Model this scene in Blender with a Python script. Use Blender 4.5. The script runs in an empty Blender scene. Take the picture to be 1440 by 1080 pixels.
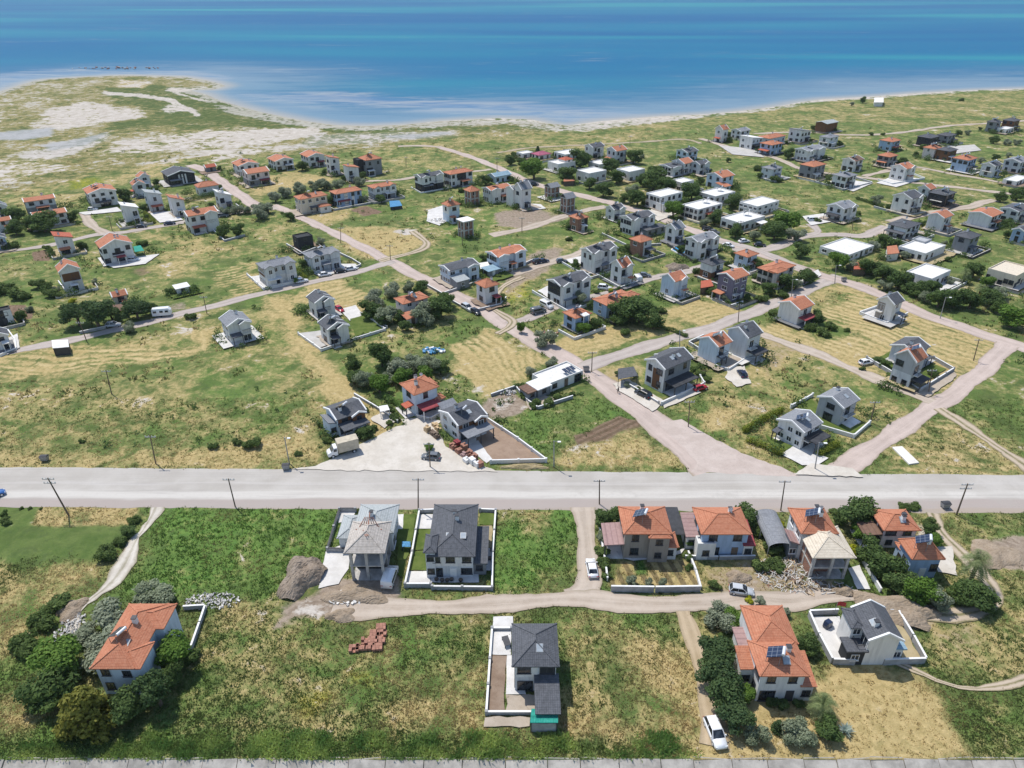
import bpy, math, random
import numpy as np
from mathutils import Vector, Matrix
from mathutils.geometry import tessellate_polygon
random.seed(7)
rng = np.random.default_rng(11)
scene = bpy.context.scene
COL = scene.collection
PI = math.pi
# ---------------------------------------------------------------- camera model (ground is z = 0)
F, PITCH, HC = 1000.0, math.radians(30), 88.0
SP, CP = math.sin(PITCH), math.cos(PITCH)
def P(x, y, z=0.0):
    u = (x - 720) / F; v = (y - 540) / F
    dn = SP + v * CP; fw = CP - v * SP
    t = (HC - z) / dn
    return (u * t, fw * t)
def PA(x, y):
    u = (x - 720) / F; v = (y - 540) / F
    dn = SP + v * CP; fw = CP - v * SP
    t = HC / dn
    return u * t, fw * t
def J(X, Y, Z=0.0):
    dz = HC - Z
    depth = Y * CP + dz * SP
    down = dz * CP - Y * SP
    return (720 + F * X / depth, 540 + F * down / depth)

cam = bpy.data.objects.new('camera', bpy.data.cameras.new('camera'))
COL.objects.link(cam)
cam.location = (0, 0, HC); cam.rotation_euler = (PI / 2 - PITCH, 0, 0)
cam.data.sensor_width = 36; cam.data.lens = 36 * F / 1440
cam.data.clip_start = 0.5; cam.data.clip_end = 60000
scene.camera = cam
# ---------------------------------------------------------------- light
SUN_EL = math.radians(63); SAZ = Vector((-0.68, 0.73)).normalized()
w = bpy.data.worlds.new('World'); scene.world = w; w.use_nodes = True
nt = w.node_tree; nt.nodes.clear()
sky = nt.nodes.new('ShaderNodeTexSky'); sky.sky_type = 'NISHITA'; sky.sun_disc = False
sky.sun_elevation = SUN_EL; sky.sun_rotation = math.atan2(SAZ.x, SAZ.y)
sky.air_density = 1.0; sky.dust_density = 0.6; sky.ozone_density = 1.5
bg = nt.nodes.new('ShaderNodeBackground'); bg.inputs[1].default_value = 0.145
wo = nt.nodes.new('ShaderNodeOutputWorld')
nt.links.new(sky.outputs[0], bg.inputs[0]); nt.links.new(bg.outputs[0], wo.inputs[0])
sun = bpy.data.objects.new('sun', bpy.data.lights.new('sun', 'SUN')); COL.objects.link(sun)
sun.data.energy = 3.7; sun.data.angle = math.radians(0.53); sun.data.color = (1.0, 0.955, 0.88)
tosun = Vector((SAZ.x * math.cos(SUN_EL), SAZ.y * math.cos(SUN_EL), math.sin(SUN_EL)))
sun.rotation_euler = tosun.to_track_quat('Z', 'Y').to_euler(); sun.location = (0, 0, 200)
scene.view_settings.view_transform = 'Standard'; scene.view_settings.look = 'None'
scene.view_settings.exposure = 0.2; scene.view_settings.gamma = 1.0
# ---------------------------------------------------------------- objects and tags
def tag(o, label=None, cat=None, group=None, kind=None):
    if label: o['label'] = label
    if cat: o['category'] = cat
    if group: o['group'] = group
    if kind: o['kind'] = kind
    return o
def thing(name, label, cat, loc=(0, 0, 0), rz=0, group=None):
    o = bpy.data.objects.new(name, None); COL.objects.link(o)
    o.location = loc; o.rotation_euler = (0, 0, rz); o.empty_display_size = 0.3
    return tag(o, label, cat, group)
def inst(name, mesh, parent=None, loc=(0, 0, 0), rot=(0, 0, 0), scale=(1, 1, 1)):
    o = bpy.data.objects.new(name, mesh); COL.objects.link(o)
    if parent: o.parent = parent
    o.location = loc; o.rotation_euler = rot; o.scale = scale
    return o
class MB:
    def __init__(s): s.v = []; s.f = []; s.m = []
    def poly(s, pts, m=0):
        n = len(s.v); s.v += [tuple(p) for p in pts]; s.f.append(tuple(range(n, n + len(pts)))); s.m.append(m)
    def box(s, x0, x1, y0, y1, z0, z1, m=0, top=None):
        n = len(s.v)
        s.v += [(x0, y0, z0), (x1, y0, z0), (x1, y1, z0), (x0, y1, z0), (x0, y0, z1), (x1, y0, z1), (x1, y1, z1), (x0, y1, z1)]
        for k, q in enumerate([(3, 2, 1, 0), (4, 5, 6, 7), (0, 1, 5, 4), (1, 2, 6, 5), (2, 3, 7, 6), (3, 0, 4, 7)]):
            s.f.append(tuple(n + i for i in q)); s.m.append(top if (k == 1 and top is not None) else m)
    def hexa(s, b, t, m=0):
        """eight corners: four bottom, four top, both counter-clockwise seen from above"""
        n = len(s.v); s.v += [tuple(p) for p in b] + [tuple(p) for p in t]
        for q in [(3, 2, 1, 0), (4, 5, 6, 7), (0, 1, 5, 4), (1, 2, 6, 5), (2, 3, 7, 6), (3, 0, 4, 7)]:
            s.f.append(tuple(n + i for i in q)); s.m.append(m)
    def bar(s, a, b, wd, ht, m=0):
        """rectangular bar from a to b, wd across (horizontal), ht up"""
        a = Vector(a); b = Vector(b); d = (b - a)
        side = Vector((-d.y, d.x, 0))
        if side.length < 1e-5: side = Vector((1, 0, 0))
        side = side.normalized() * wd / 2; up = Vector((0, 0, ht))
        s.hexa([a + side * -1, b + side * -1, b + side, a + side] if False else [a - side, b - side, b + side, a + side],
               [a - side + up, b - side + up, b + side + up, a + side + up], m)
    def cyl(s, a, b, r0, r1, n=8, m=0, cap=True):
        a = Vector(a); b = Vector(b); d = (b - a).normalized()
        x = d.orthogonal().normalized(); y = d.cross(x); k = len(s.v)
        for c, r in ((a, r0), (b, r1)):
            for i in range(n):
                t = 2 * PI * i / n; s.v.append(tuple(c + x * (r * math.cos(t)) + y * (r * math.sin(t))))
        for i in range(n):
            j = (i + 1) % n; s.f.append((k + i, k + j, k + n + j, k + n + i)); s.m.append(m)
        if cap:
            s.f.append(tuple(k + n + i for i in range(n))); s.m.append(m)
            s.f.append(tuple(k + n - 1 - i for i in range(n))); s.m.append(m)
    def mesh(s, name, mats, smooth=False, uv=True):
        me = bpy.data.meshes.new(name); me.from_pydata(s.v, [], s.f)
        for mm in (mats if isinstance(mats, (list, tuple)) else [mats]): me.materials.append(mm)
        me.polygons.foreach_set('material_index', s.m)
        if smooth: me.polygons.foreach_set('use_smooth', [True] * len(s.f))
        if uv:
            lay = me.uv_layers.new(name='UVMap'); buf = np.zeros(len(me.loops) * 2, dtype=np.float32)
            for p in me.polygons:
                nn = p.normal
                if abs(nn.z) > 0.96: ux, vx = Vector((1, 0, 0)), Vector((0, 1, 0))
                else:
                    ux = Vector((-nn.y, nn.x, 0)).normalized(); vx = nn.cross(ux)
                for li in p.loop_indices:
                    co = me.vertices[me.loops[li].vertex_index].co
                    buf[2 * li] = co.dot(ux); buf[2 * li + 1] = co.dot(vx)
            lay.data.foreach_set('uv', buf)
        return me
    def build(s, name, mats, parent=None, loc=(0, 0, 0), rz=0, smooth=False):
        return inst(name, s.mesh(name, mats, smooth), parent, loc, (0, 0, rz))
# ---------------------------------------------------------------- materials
class NB:
    """tiny node-graph helper"""
    def __init__(s, name):
        s.mat = bpy.data.materials.new(name); s.mat.use_nodes = True; s.t = s.mat.node_tree
        s.bsdf = s.t.nodes['Principled BSDF']
        s.bsdf.inputs['Specular IOR Level'].default_value = 0.25
    def n(s, typ, **kw):
        o = s.t.nodes.new(typ)
        for k, v in kw.items(): setattr(o, k, v)
        return o
    def put(s, sock, v):
        if isinstance(v, bpy.types.NodeSocket): s.t.links.new(v, sock)
        elif v is not None: sock.default_value = (v + (1,)) if isinstance(v, tuple) and len(v) == 3 and sock.type == 'RGBA' else v
    def co(s, kind='Object'): return s.n('ShaderNodeTexCoord').outputs[kind]
    def vmul(s, v, sc):
        o = s.n('ShaderNodeVectorMath', operation='MULTIPLY'); s.put(o.inputs[0], v); o.inputs[1].default_value = sc; return o.outputs[0]
    def noise(s, v, scale, detail=3, rough=0.55, dist=0.0):
        o = s.n('ShaderNodeTexNoise'); s.put(o.inputs['Vector'], v); o.inputs['Scale'].default_value = scale
        o.inputs['Detail'].default_value = detail; o.inputs['Roughness'].default_value = rough; o.inputs['Distortion'].default_value = dist
        return o.outputs[0]
    def m(s, op, a, b=None, c=None, clamp=False):
        o = s.n('ShaderNodeMath', operation=op); o.use_clamp = clamp; s.put(o.inputs[0], a)
        if b is not None: s.put(o.inputs[1], b)
        if c is not None: s.put(o.inputs[2], c)
        return o.outputs[0]
    def ss(s, v, a, b, lo=0.0, hi=1.0):
        o = s.n('ShaderNodeMapRange', interpolation_type='SMOOTHSTEP'); s.put(o.inputs[0], v)
        for i, q in enumerate((a, b, lo, hi)): o.inputs[i + 1].default_value = q
        return o.outputs[0]
    def mix(s, f, a, b, blend='MIX'):
        o = s.n('ShaderNodeMix', data_type='RGBA', blend_type=blend); s.put(o.inputs[0], f); s.put(o.inputs[6], a); s.put(o.inputs[7], b); return o.outputs[2]
    def attr(s, name, out='Fac'): return s.n('ShaderNodeAttribute', attribute_name=name).outputs[out]
    def sep(s, v):
        o = s.n('ShaderNodeSeparateXYZ'); s.put(o.inputs[0], v); return o.outputs
    def sepc(s, v):
        o = s.n('ShaderNodeSeparateColor'); s.put(o.inputs[0], v); return o.outputs
    def bump(s, h, st=0.4, d=0.05):
        o = s.n('ShaderNodeBump'); s.put(o.inputs['Height'], h); o.inputs['Strength'].default_value = st; o.inputs['Distance'].default_value = d
        s.put(s.bsdf.inputs['Normal'], o.outputs[0])
    def out(s, col, rough=0.85, spec=None, metal=None):
        s.put(s.bsdf.inputs['Base Color'], col); s.put(s.bsdf.inputs['Roughness'], rough)
        if spec is not None: s.bsdf.inputs['Specular IOR Level'].default_value = spec
        if metal is not None: s.bsdf.inputs['Metallic'].default_value = metal
        return s.mat
def sc(c, k): return tuple(min(1, q * k) for q in c)
def plain(name, c, rough=0.7, var=0.12, scale=1.2, spec=0.25, metal=0.0):
    b = NB(name); o = b.co()
    f = b.noise(o, scale, 5, 0.65)
    return b.out(b.mix(b.ss(f, 0.3, 0.7), sc(c, 1 - var), sc(c, 1 + var)), rough, spec, metal)
def stucco(name, c):
    b = NB(name); o = b.co()
    st = b.noise(b.vmul(o, (1.2, 1.2, 0.18)), 1.3, 4, 0.6)       # rain streaks run down the wall
    bl = b.noise(o, 0.5, 4, 0.6)
    f = b.m('MULTIPLY', b.ss(st, 0.42, 0.70), 0.75)
    col = b.mix(f, c, sc(c, 0.74)); col = b.mix(b.ss(bl, 0.45, 0.75, 0, 0.35), col, sc(c, 0.82))
    return b.out(col, 0.85, 0.2)
def tiles(name, c, c2, rowh=0.36, colw=0.24):
    b = NB(name); uv = b.sep(b.co('UV')); o = b.co()
    r = b.m('FRACT', b.m('DIVIDE', uv[1], rowh)); q = b.m('SINE', b.m('MULTIPLY', uv[0], 2 * PI / colw))
    big = b.m('FRACT', b.m('DIVIDE', uv[1], rowh * 3))
    n1 = b.noise(o, 2.2, 4, 0.7); n2 = b.noise(o, 0.45, 3, 0.6)
    col = b.mix(b.ss(n1, 0.3, 0.7), c, c2)
    col = b.mix(b.ss(n2, 0.5, 0.8, 0, 0.5), col, sc(c, 0.62))
    line = b.m('MULTIPLY', b.ss(r, 0.74, 0.95), 0.45)
    col = b.mix(line, col, sc(c, 0.5))
    col = b.mix(b.ss(big, 0.80, 0.95, 0, 0.30), col, sc(c, 0.55))
    b.bump(b.m('ADD', b.m('MULTIPLY', q, 0.5), r), 0.55, 0.06)
    return b.out(col, 0.8, 0.2)
def bricks(name, c, c2, mort):
    b = NB(name); o = b.n('ShaderNodeTexBrick'); b.put(o.inputs['Vector'], b.co('UV'))
    for k, v in (('Color1', c), ('Color2', c2), ('Mortar', mort)): o.inputs[k].default_value = v + (1,)
    o.inputs['Scale'].default_value = 1.0; o.inputs['Brick Width'].default_value = 0.5; o.inputs['Row Height'].default_value = 0.27
    o.inputs['Mortar Size'].default_value = 0.03
    n = b.noise(b.co(), 1.2, 4, 0.7)
    return b.out(b.mix(b.ss(n, 0.35, 0.75, 0, 0.6), o.outputs[0], sc(c, 0.6)), 0.9, 0.15)
MT = {}
WALLS = dict(w=(.72, .705, .675), g=(.42, .43, .44), b=(.58, .66, .74), k=(.045, .047, .05), n=(.17, .085, .045), t=(.33, .29, .25), c=(.66, .58, .46),
             p=(.17, .16, .22), l=(.60, .62, .63), e=(.62, .55, .50), u=(.36, .47, .62), q=(.72, .62, .58), x=(.25, .26, .27))
for k_, c_ in WALLS.items(): MT['w' + k_] = stucco('plaster_' + k_, c_)
MT['wr'] = bricks('hollow_brick', (.30, .125, .075), (.38, .17, .10), (.30, .27, .24))
MT['ws'] = bricks('stone_cladding', (.20, .19, .18), (.30, .28, .26), (.12, .12, .12))
MT['rO'] = tiles('terracotta_tiles', (.44, .165, .092), (.53, .235, .14))
MT['rR'] = tiles('red_tiles', (.42, .11, .065), (.50, .15, .09))
MT['rD'] = tiles('dark_grey_tiles', (.085, .09, .10), (.13, .135, .15), 0.33, 0.3)
MT['rG'] = tiles('mid_grey_tiles', (.21, .22, .24), (.29, .30, .32), 0.33, 0.3)
MT['rL'] = tiles('pale_grey_shingles', (.36, .39, .39), (.44, .46, .46), 0.4, 0.4)
MT['rM'] = tiles('maroon_sheet', (.27, .05, .06), (.33, .08, .085), 0.9, 0.2)
MT['rV'] = tiles('mauve_sheet', (.34, .22, .21), (.40, .27, .25), 0.9, 0.2)
MT['rP'] = tiles('magenta_sheet', (.36, .09, .15), (.44, .14, .2), 0.9, 0.2)
MT['rB'] = tiles('beige_boards', (.58, .50, .39), (.70, .62, .50), 0.45, 6.0)
MT['rT'] = tiles('pale_battens', (.42, .375, .33), (.55, .50, .45), 0.42, 0.8)
MT['rN'] = tiles('brown_sheet', (.17, .10, .075), (.22, .14, .1), 0.9, 0.2)
MT['rE'] = tiles('green_corrugated_sheet', (.02, .26, .20), (.05, .36, .28), 1.2, 0.22)
MT['rU'] = tiles('blue_grey_sheet', (.22, .34, .42), (.30, .42, .5), 0.9, 0.25)
MT['rW'] = plain('white_flat_roof', (.74, .725, .70), 0.8, 0.16, 0.5)
MT['rC'] = plain('tan_flat_roof', (.46, .40, .34), 0.9, 0.2, 0.5)
MT['rK'] = plain('black_flat_roof', (.05, .052, .058), 0.7, 0.25, 0.8)
MT['trim'] = plain('white_trim', (.74, .735, .72), 0.6, 0.05)
MT['dtrim'] = plain('dark_trim', (.06, .06, .065), 0.5, 0.1)
MT['conc'] = plain('concrete', (.44, .42, .39), 0.9, 0.22, 0.9)
MT['pconc'] = plain('pale_concrete', (.70, .67, .62), 0.9, 0.13, 0.35)
MT['gwall'] = plain('grey_wall', (.34, .34, .34), 0.9, 0.2, 0.7)
MT['steel'] = plain('grey_steel', (.30, .31, .32), 0.5, 0.15, 2, 0.4, 0.3)
MT['wood'] = plain('timber', (.16, .12, .09), 0.85, 0.3, 3)
MT['pwood'] = plain('pale_timber', (.50, .37, .22), 0.85, 0.25, 2)
MT['bark'] = plain('bark', (.13, .10, .075), 0.95, 0.3, 4)
MT['rust'] = plain('rust', (.35, .175, .125), 0.9, 0.3, 1.5)
MT['rubber'] = plain('rubber', (.02, .02, .02), 0.8, 0.1)
MT['dark'] = plain('interior_shade_and_hair', (.018, .018, .02), 0.9, 0.2)  # black that paints the shade of unlit interiors; also the hair colour
MT['tank'] = plain('tank_metal', (.72, .73, .75), 0.35, 0.05, 2, 0.5, 0.2)
MT['water_pool'] = plain('pool_water', (.05, .32, .62), 0.08, 0.12, 1.5, 0.5)
MT['tarp'] = plain('blue_tarp', (.06, .22, .40), 0.6, 0.4, 2.5)
MT['red'] = plain('red_cloth', (.42, .05, .05), 0.7, 0.1)
b_ = NB('window_glass'); MT['glass'] = b_.out(b_.mix(b_.ss(b_.noise(b_.co(), 0.9, 2), .4, .6), (.012, .016, .022), (.05, .06, .075)), 0.06, 0.6)
b_ = NB('solar_panel'); u_ = b_.sep(b_.co('UV'))
g_ = b_.m('MAXIMUM', b_.ss(b_.m('FRACT', b_.m('MULTIPLY', u_[0], 1.4)), .90, .94), b_.ss(b_.m('FRACT', b_.m('MULTIPLY', u_[1], 1.4)), .9, .94))
MT['panel'] = b_.out(b_.mix(g_, (.018, .028, .06), (.18, .2, .24)), 0.12, 0.5)
def paint(name, c):
    b = NB(name); m_ = b.out(b.mix(b.ss(b.noise(b.co(), 1.5, 3), .3, .7, 0, .25), c, sc(c, .8)), 0.28, 0.5); b.bsdf.inputs['Coat Weight'].default_value = 0.5; return m_
CARC = dict(white=(.80, .80, .80), black=(.012, .013, .016), grey=(.14, .15, .16), silver=(.5, .52, .54), red=(.42, .012, .02), navy=(.015, .025, .06), blue=(.03, .12, .36))
for k_, c_ in CARC.items(): MT['car_' + k_] = paint(k_ + '_car_paint', c_)
MT['skyl'] = plain('skylight_glass', (.34, .38, .41), .12, .1, 1, .5); MT['lamp'] = plain('lamp_lens', (.85, .85, .82), 0.15, 0.02); MT['tail'] = plain('tail_lens', (.35, .01, .01), 0.2, 0.05)
# ---------------------------------------------------------------- numpy noise
LAT = rng.random((512, 512))
def vnoise(X, Y, s):
    x = X / s + 1000.3; y = Y / s + 1000.7
    xi = np.floor(x).astype(int); yi = np.floor(y).astype(int); fx = x - xi; fy = y - yi
    fx = fx * fx * (3 - 2 * fx); fy = fy * fy * (3 - 2 * fy)
    a = LAT[xi % 512, yi % 512]; b = LAT[(xi + 1) % 512, yi % 512]; c = LAT[xi % 512, (yi + 1) % 512]; d = LAT[(xi + 1) % 512, (yi + 1) % 512]
    return (a * (1 - fx) + b * fx) * (1 - fy) + (c * (1 - fx) + d * fx) * fy
def fbm(X, Y, s, n=4):
    t = 0; a = 1; tot = 0
    for i in range(n):
        t = t + a * vnoise(X + 37 * i, Y - 91 * i, s / 2 ** i); tot += a; a *= 0.55
    return t / tot
def sdist(X, Y, poly):
    """signed distance to polygon, positive inside"""
    p = np.asarray(poly, float); q = np.roll(p, -1, 0)
    best = np.full(X.shape, 1e18); ins = np.zeros(X.shape, bool)
    for (ax, ay), (bx, by) in zip(p, q):
        ex, ey = bx - ax, by - ay; L = ex * ex + ey * ey + 1e-12
        t = np.clip(((X - ax) * ex + (Y - ay) * ey) / L, 0, 1)
        best = np.minimum(best, (X - ax - t * ex) ** 2 + (Y - ay - t * ey) ** 2)
        if abs(by - ay) > 1e-9:
            ins ^= ((ay > Y) != (by > Y)) & (X < ex * (Y - ay) / (by - ay) + ax)
    d = np.sqrt(best); return np.where(ins, d, -d)
def inside(X, Y, poly):
    p = np.asarray(poly, float); q = np.roll(p, -1, 0); ins = np.zeros(X.shape, bool)
    for (ax, ay), (bx, by) in zip(p, q):
        if abs(by - ay) > 1e-9: ins ^= ((ay > Y) != (by > Y)) & (X < (bx - ax) * (Y - ay) / (by - ay) + ax)
    return ins
def W(pts): return [P(x, y) for x, y in pts]
# ---------------------------------------------------------------- shoreline
SHORE = [(-500, 190), (-200, 165), (-60, 142), (0, 130), (25, 122), (40, 117), (60, 112), (100, 109), (170, 106), (215, 107), (255, 108), (285, 113), (306, 118), (312, 121), (300, 125), (272, 126),
         (262, 127), (285, 133), (300, 140), (332, 150), (362, 158), (400, 166), (432, 172), (470, 177), (520, 178), (570, 176), (620, 171), (655, 169), (700, 167), (745, 169), (775, 175), (800, 177), (850, 171), (920, 165),
         (1000, 161), (1060, 155), (1105, 149), (1130, 144), (1162, 140), (1220, 137), (1300, 131), (1380, 127), (1440, 125), (1600, 119), (1900, 110)]
SEA = W(SHORE) + [(9000, 1500), (14000, 16000), (-14000, 16000), (-9000, 500)]
EMB_Y = P(720, 1066)[1]
# ---------------------------------------------------------------- zones: polygon (px), values
ZN = []
def Z(pts, soft=1.5, **kw): ZN.append((W(pts), soft, kw))
# far coast: base of salt flats and dunes
Z([(-300, 262), (-300, 100), (330, 100), (480, 170), (820, 172), (830, 196), (560, 206), (480, 215), (300, 222), (140, 245), (0, 278)], 6, dry=.6, sand=.26, lush=-.8, dark=.75)
Z([(140, 124), (230, 120), (330, 142), (430, 178), (350, 184), (250, 176), (150, 182), (150, 172), (215, 162), (205, 150), (160, 142)], 5, dry=.22, lush=-.5, sand=-.12, dark=.9)
Z([(240, 172), (430, 178), (560, 184), (440, 190), (330, 178), (260, 182)], 3, dry=.2, lush=-.4, sand=-.1, dark=.9)
Z([(430, 172), (560, 182), (700, 174), (800, 182), (800, 188), (640, 184), (520, 188), (430, 182)], 3, dry=.3, lush=-.4, sand=.1, dark=.7)
Z([(60, 162), (80, 150), (118, 143), (155, 148), (208, 156), (200, 166), (150, 172), (90, 184), (50, 178)], 5, sand=.85, dry=.8)
Z([(160, 200), (240, 188), (330, 180), (430, 180), (450, 188), (400, 200), (320, 208), (220, 216), (150, 216)], 7, sand=.72, dry=.7)
Z([(330, 184), (440, 180), (450, 188), (380, 198), (320, 196)], 4, sand=1, dry=.8)
Z([(0, 186), (40, 182), (76, 179), (72, 191), (30, 197), (-40, 198)], 2, mud=1, sand=.6)
Z([(20, 216), (80, 204), (150, 188), (150, 200), (90, 220), (30, 232)], 5, sand=.78, mud=.2)
Z([(60, 204), (130, 192), (150, 186), (120, 204), (70, 212)], 2, mud=.9, sand=.6)
Z([(210, 228), (300, 212), (400, 205), (450, 205), (360, 218), (240, 236)], 5, sand=.85, dry=.8)
Z([(440, 190), (520, 187), (640, 184), (640, 192), (500, 204), (400, 210)], 4, sand=.5, dry=.5, mud=.3)
Z([(540, 192), (620, 185), (640, 187), (580, 196)], 2, mud=.9, sand=.5)
Z([(0, 226), (60, 222), (90, 240), (20, 256), (-30, 250)], 5, sand=.6, dry=.7)
Z([(-100, 150), (0, 140), (60, 118), (150, 112), (110, 130), (60, 150), (0, 170), (-100, 190)], 5, dry=.65, sand=.42, lush=-.6, dark=.5)
Z([(170, 112), (215, 116), (200, 124), (160, 122)], 3, dry=.9, sand=.6)
Z([(230, 124), (290, 122), (262, 128), (250, 131), (300, 143), (280, 142), (235, 128)], 2, sand=1)
Z([(145, 128), (200, 132), (240, 138), (285, 160), (278, 165), (235, 142), (195, 137), (145, 133)], 1.5, sand=1)
Z([(225, 150), (255, 145), (262, 156), (235, 160)], 3, sand=.8)
Z([(600, 205), (720, 198), (800, 196), (900, 190), (720, 225), (640, 212)], 5, dry=.7)
# behind the houses
Z([(510, 212), (610, 208), (690, 240), (640, 240), (560, 246), (520, 236)], 4, dry=.42, lush=.1)
Z([(0, 275), (130, 245), (300, 218), (260, 245), (120, 262), (110, 300), (0, 290)], 5, dry=.5, lush=.0)
Z([(640, 240), (540, 200), (840, 178), (1000, 163), (1160, 142), (1600, 122), (1600, 200), (1300, 176), (1180, 170), (1000, 175), (860, 205)], 8, dry=.45, lush=.05, dark=.25)
Z([(95, 254), (140, 250), (148, 260), (100, 266)], 3, yel=.9, dry=.2)
Z([(340, 305), (385, 295), (470, 365), (430, 360), (350, 335)], 4, dry=.4, lush=.1)
Z([(340, 255), (420, 240), (480, 250), (430, 262), (360, 275)], 4, dry=.8)
Z([(475, 322), (535, 316), (590, 326), (602, 344), (570, 358), (525, 362), (490, 348)], 3, dry=.92, bare=.1)
Z([(415, 300), (485, 292), (500, 306), (440, 318)], 3, dry=.7)
Z([(490, 295), (515, 290), (536, 298), (512, 306)], 1, soil=1)
Z([(545, 322), (585, 322), (590, 330), (560, 332)], 2, sand=.7)
Z([(560, 295), (690, 290), (720, 315), (690, 340), (640, 350), (600, 320)], 4, dry=.25, lush=.3)
Z([(700, 300), (760, 290), (800, 310), (740, 322), (700, 318)], 3, dry=.4, bare=.75)
Z([(720, 330), (850, 300), (885, 330), (800, 352), (730, 345)], 3, dry=.25, lush=.15)
Z([(700, 385), (750, 350), (790, 350), (770, 380), (720, 420), (700, 430)], 3, bare=.7, dry=.6)
Z([(700, 425), (740, 395), (745, 410), (720, 430)], 3, yel=.8, lush=.3)
Z([(150, 326), (180, 330), (190, 372), (140, 372)], 1, dry=.3)
Z([(45, 354), (75, 350), (68, 366), (50, 366)], 1, soil=.9)
Z([(8, 430), (40, 428), (45, 448), (25, 450)], 1, soil=.9)
Z([(232, 430), (262, 422), (268, 435), (238, 440)], 1.5, bare=.6, lush=.1)
Z([(190, 378), (225, 370), (232, 380), (198, 388)], 2, soil=.6)
Z([(278, 332), (300, 330), (308, 340), (285, 342)], 2, soil=.6)
Z([(205, 330), (235, 322), (330, 345), (340, 360), (260, 380), (240, 400), (215, 360)], 5, dry=.5, lush=.05)
Z([(345, 378), (360, 370), (362, 412), (330, 420), (310, 395)], 3, dry=.95, stripe=.5, ang=37)
Z([(290, 382), (340, 372), (360, 410), (330, 418), (300, 400)], 3, dry=.6, stripe=.7, ang=37)
# left mown fields
Z([(-60, 512), (60, 488), (200, 478), (290, 470), (345, 436), (400, 425), (440, 470), (470, 530), (380, 500), (300, 505), (200, 515), (0, 545), (-60, 550)], 3, dry=.48, lush=.1)
Z([(-60, 505), (60, 482), (160, 486), (232, 492), (285, 484), (292, 500), (180, 512), (60, 528), (-60, 545)], 2, dry=.85, stripe=.9, ang=4)
Z([(268, 468), (290, 465), (300, 478), (296, 500), (282, 498)], 2, dry=.95, stripe=.5, ang=-65)
Z([(350, 500), (372, 497), (384, 508), (355, 516)], 1, bare=1, sand=.3)
Z([(-60, 546), (300, 505), (380, 500), (480, 560), (500, 610), (430, 655), (-60, 655)], 3, dry=.40, lush=.0)
Z([(300, 530), (350, 505), (400, 520), (430, 580), (420, 610), (370, 600), (330, 560)], 5, dry=.18, lush=.25)
Z([(-60, 634), (120, 640), (240, 634), (330, 622), (430, 600), (465, 630), (440, 657), (-60, 659)], 2.5, dry=.8)
Z([(368, 420), (408, 414), (440, 470), (480, 525), (540, 590), (545, 608), (505, 600), (440, 520), (400, 470)], 2.5, dry=.95, stripe=.4, ang=127)
Z([(400, 425), (445, 398), (480, 392), (560, 440), (545, 452), (500, 440), (470, 430)], 2, dry=.9, stripe=.8, ang=37)
Z([(480, 392), (520, 382), (600, 415), (555, 432), (510, 405)], 2, dry=.22, lush=.2)
Z([(455, 495), (545, 466), (640, 440), (700, 450), (620, 490), (520, 520), (480, 520)], 3, dry=.35, lush=.12)
Z([(500, 448), (525, 445), (545, 462), (520, 472), (490, 470)], 1.5, dry=.45, lush=.2)
Z([(628, 494), (665, 472), (690, 462), (765, 508), (745, 530), (700, 556), (660, 545), (640, 520)], 2.5, dry=.97, stripe=.85, ang=117)
Z([(600, 545), (645, 528), (680, 552), (640, 568), (622, 570)], 1.5, dry=.12, lush=.25)
Z([(520, 545), (560, 535), (570, 560), (545, 575), (515, 560)], 2, dry=.25, lush=.2)
Z([(690, 560), (720, 548), (745, 565), (730, 585), (700, 588), (680, 580)], 2, bare=.95, sand=.15)
Z([(690, 600), (830, 555), (900, 590), (870, 600), (800, 625), (770, 640)], 2, dry=.12, lush=.35)
Z([(806, 612), (870, 584), (900, 592), (905, 602), (860, 622), (810, 632)], 1, soil=.75, rows=.8, ang=37)
Z([(775, 640), (900, 602), (975, 655), (930, 662), (780, 662)], 2, dry=.6, lush=.15)
# middle
Z([(775, 490), (805, 470), (885, 455), (932, 470), (870, 488), (800, 506)], 2, dry=.95, stripe=.55, ang=37)
Z([(880, 470), (905, 450), (960, 452), (965, 462), (920, 478)], 2, dry=.7, lush=.1)
Z([(930, 440), (975, 418), (1040, 436), (1045, 446), (1000, 462), (965, 452)], 2, dry=.97, stripe=.6, ang=30)
Z([(895, 425), (935, 412), (960, 425), (930, 440)], 2, dry=.2, lush=.2)
Z([(830, 525), (1000, 470), (1060, 465), (1000, 480), (950, 495), (905, 510), (900, 540), (860, 540)], 3, dry=.75, bare=.45)
Z([(1060, 470), (1100, 440), (1175, 398), (1290, 438), (1420, 482), (1395, 510), (1340, 545), (1300, 562), (1200, 522), (1090, 486)], 2.5, dry=.86, stripe=.8, ang=-48)
Z([(1155, 408), (1195, 415), (1190, 430), (1140, 432)], 2, dry=.5, bare=.2)
Z([(1120, 445), (1165, 455), (1190, 470), (1150, 480), (1110, 462)], 3, dry=.3, lush=.2)
Z([(940, 575), (1000, 520), (1090, 495), (1200, 530), (1295, 570), (1200, 620), (1110, 660), (1030, 640)], 3, dry=.42, lush=.1)
Z([(980, 585), (1030, 566), (1055, 575), (1040, 596), (1000, 604)], 2.5, dry=.97, stripe=.3, ang=20)
Z([(1060, 470), (1110, 480), (1130, 492), (1080, 530), (1050, 500)], 2, dry=.7, bare=.5)
Z([(1170, 640), (1290, 572), (1230, 560), (1180, 600), (1160, 600)], 3, dry=.55, stripe=.4, ang=40)
Z([(1205, 660), (1255, 628), (1330, 578), (1440, 660), (1440, 668), (1210, 668)], 2, dry=.55, stripe=.65, ang=-5)
Z([(1342, 570), (1440, 490), (1600, 430), (1700, 640), (1460, 655)], 2.5, dry=.14, lush=.12, dark=.3)
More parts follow.
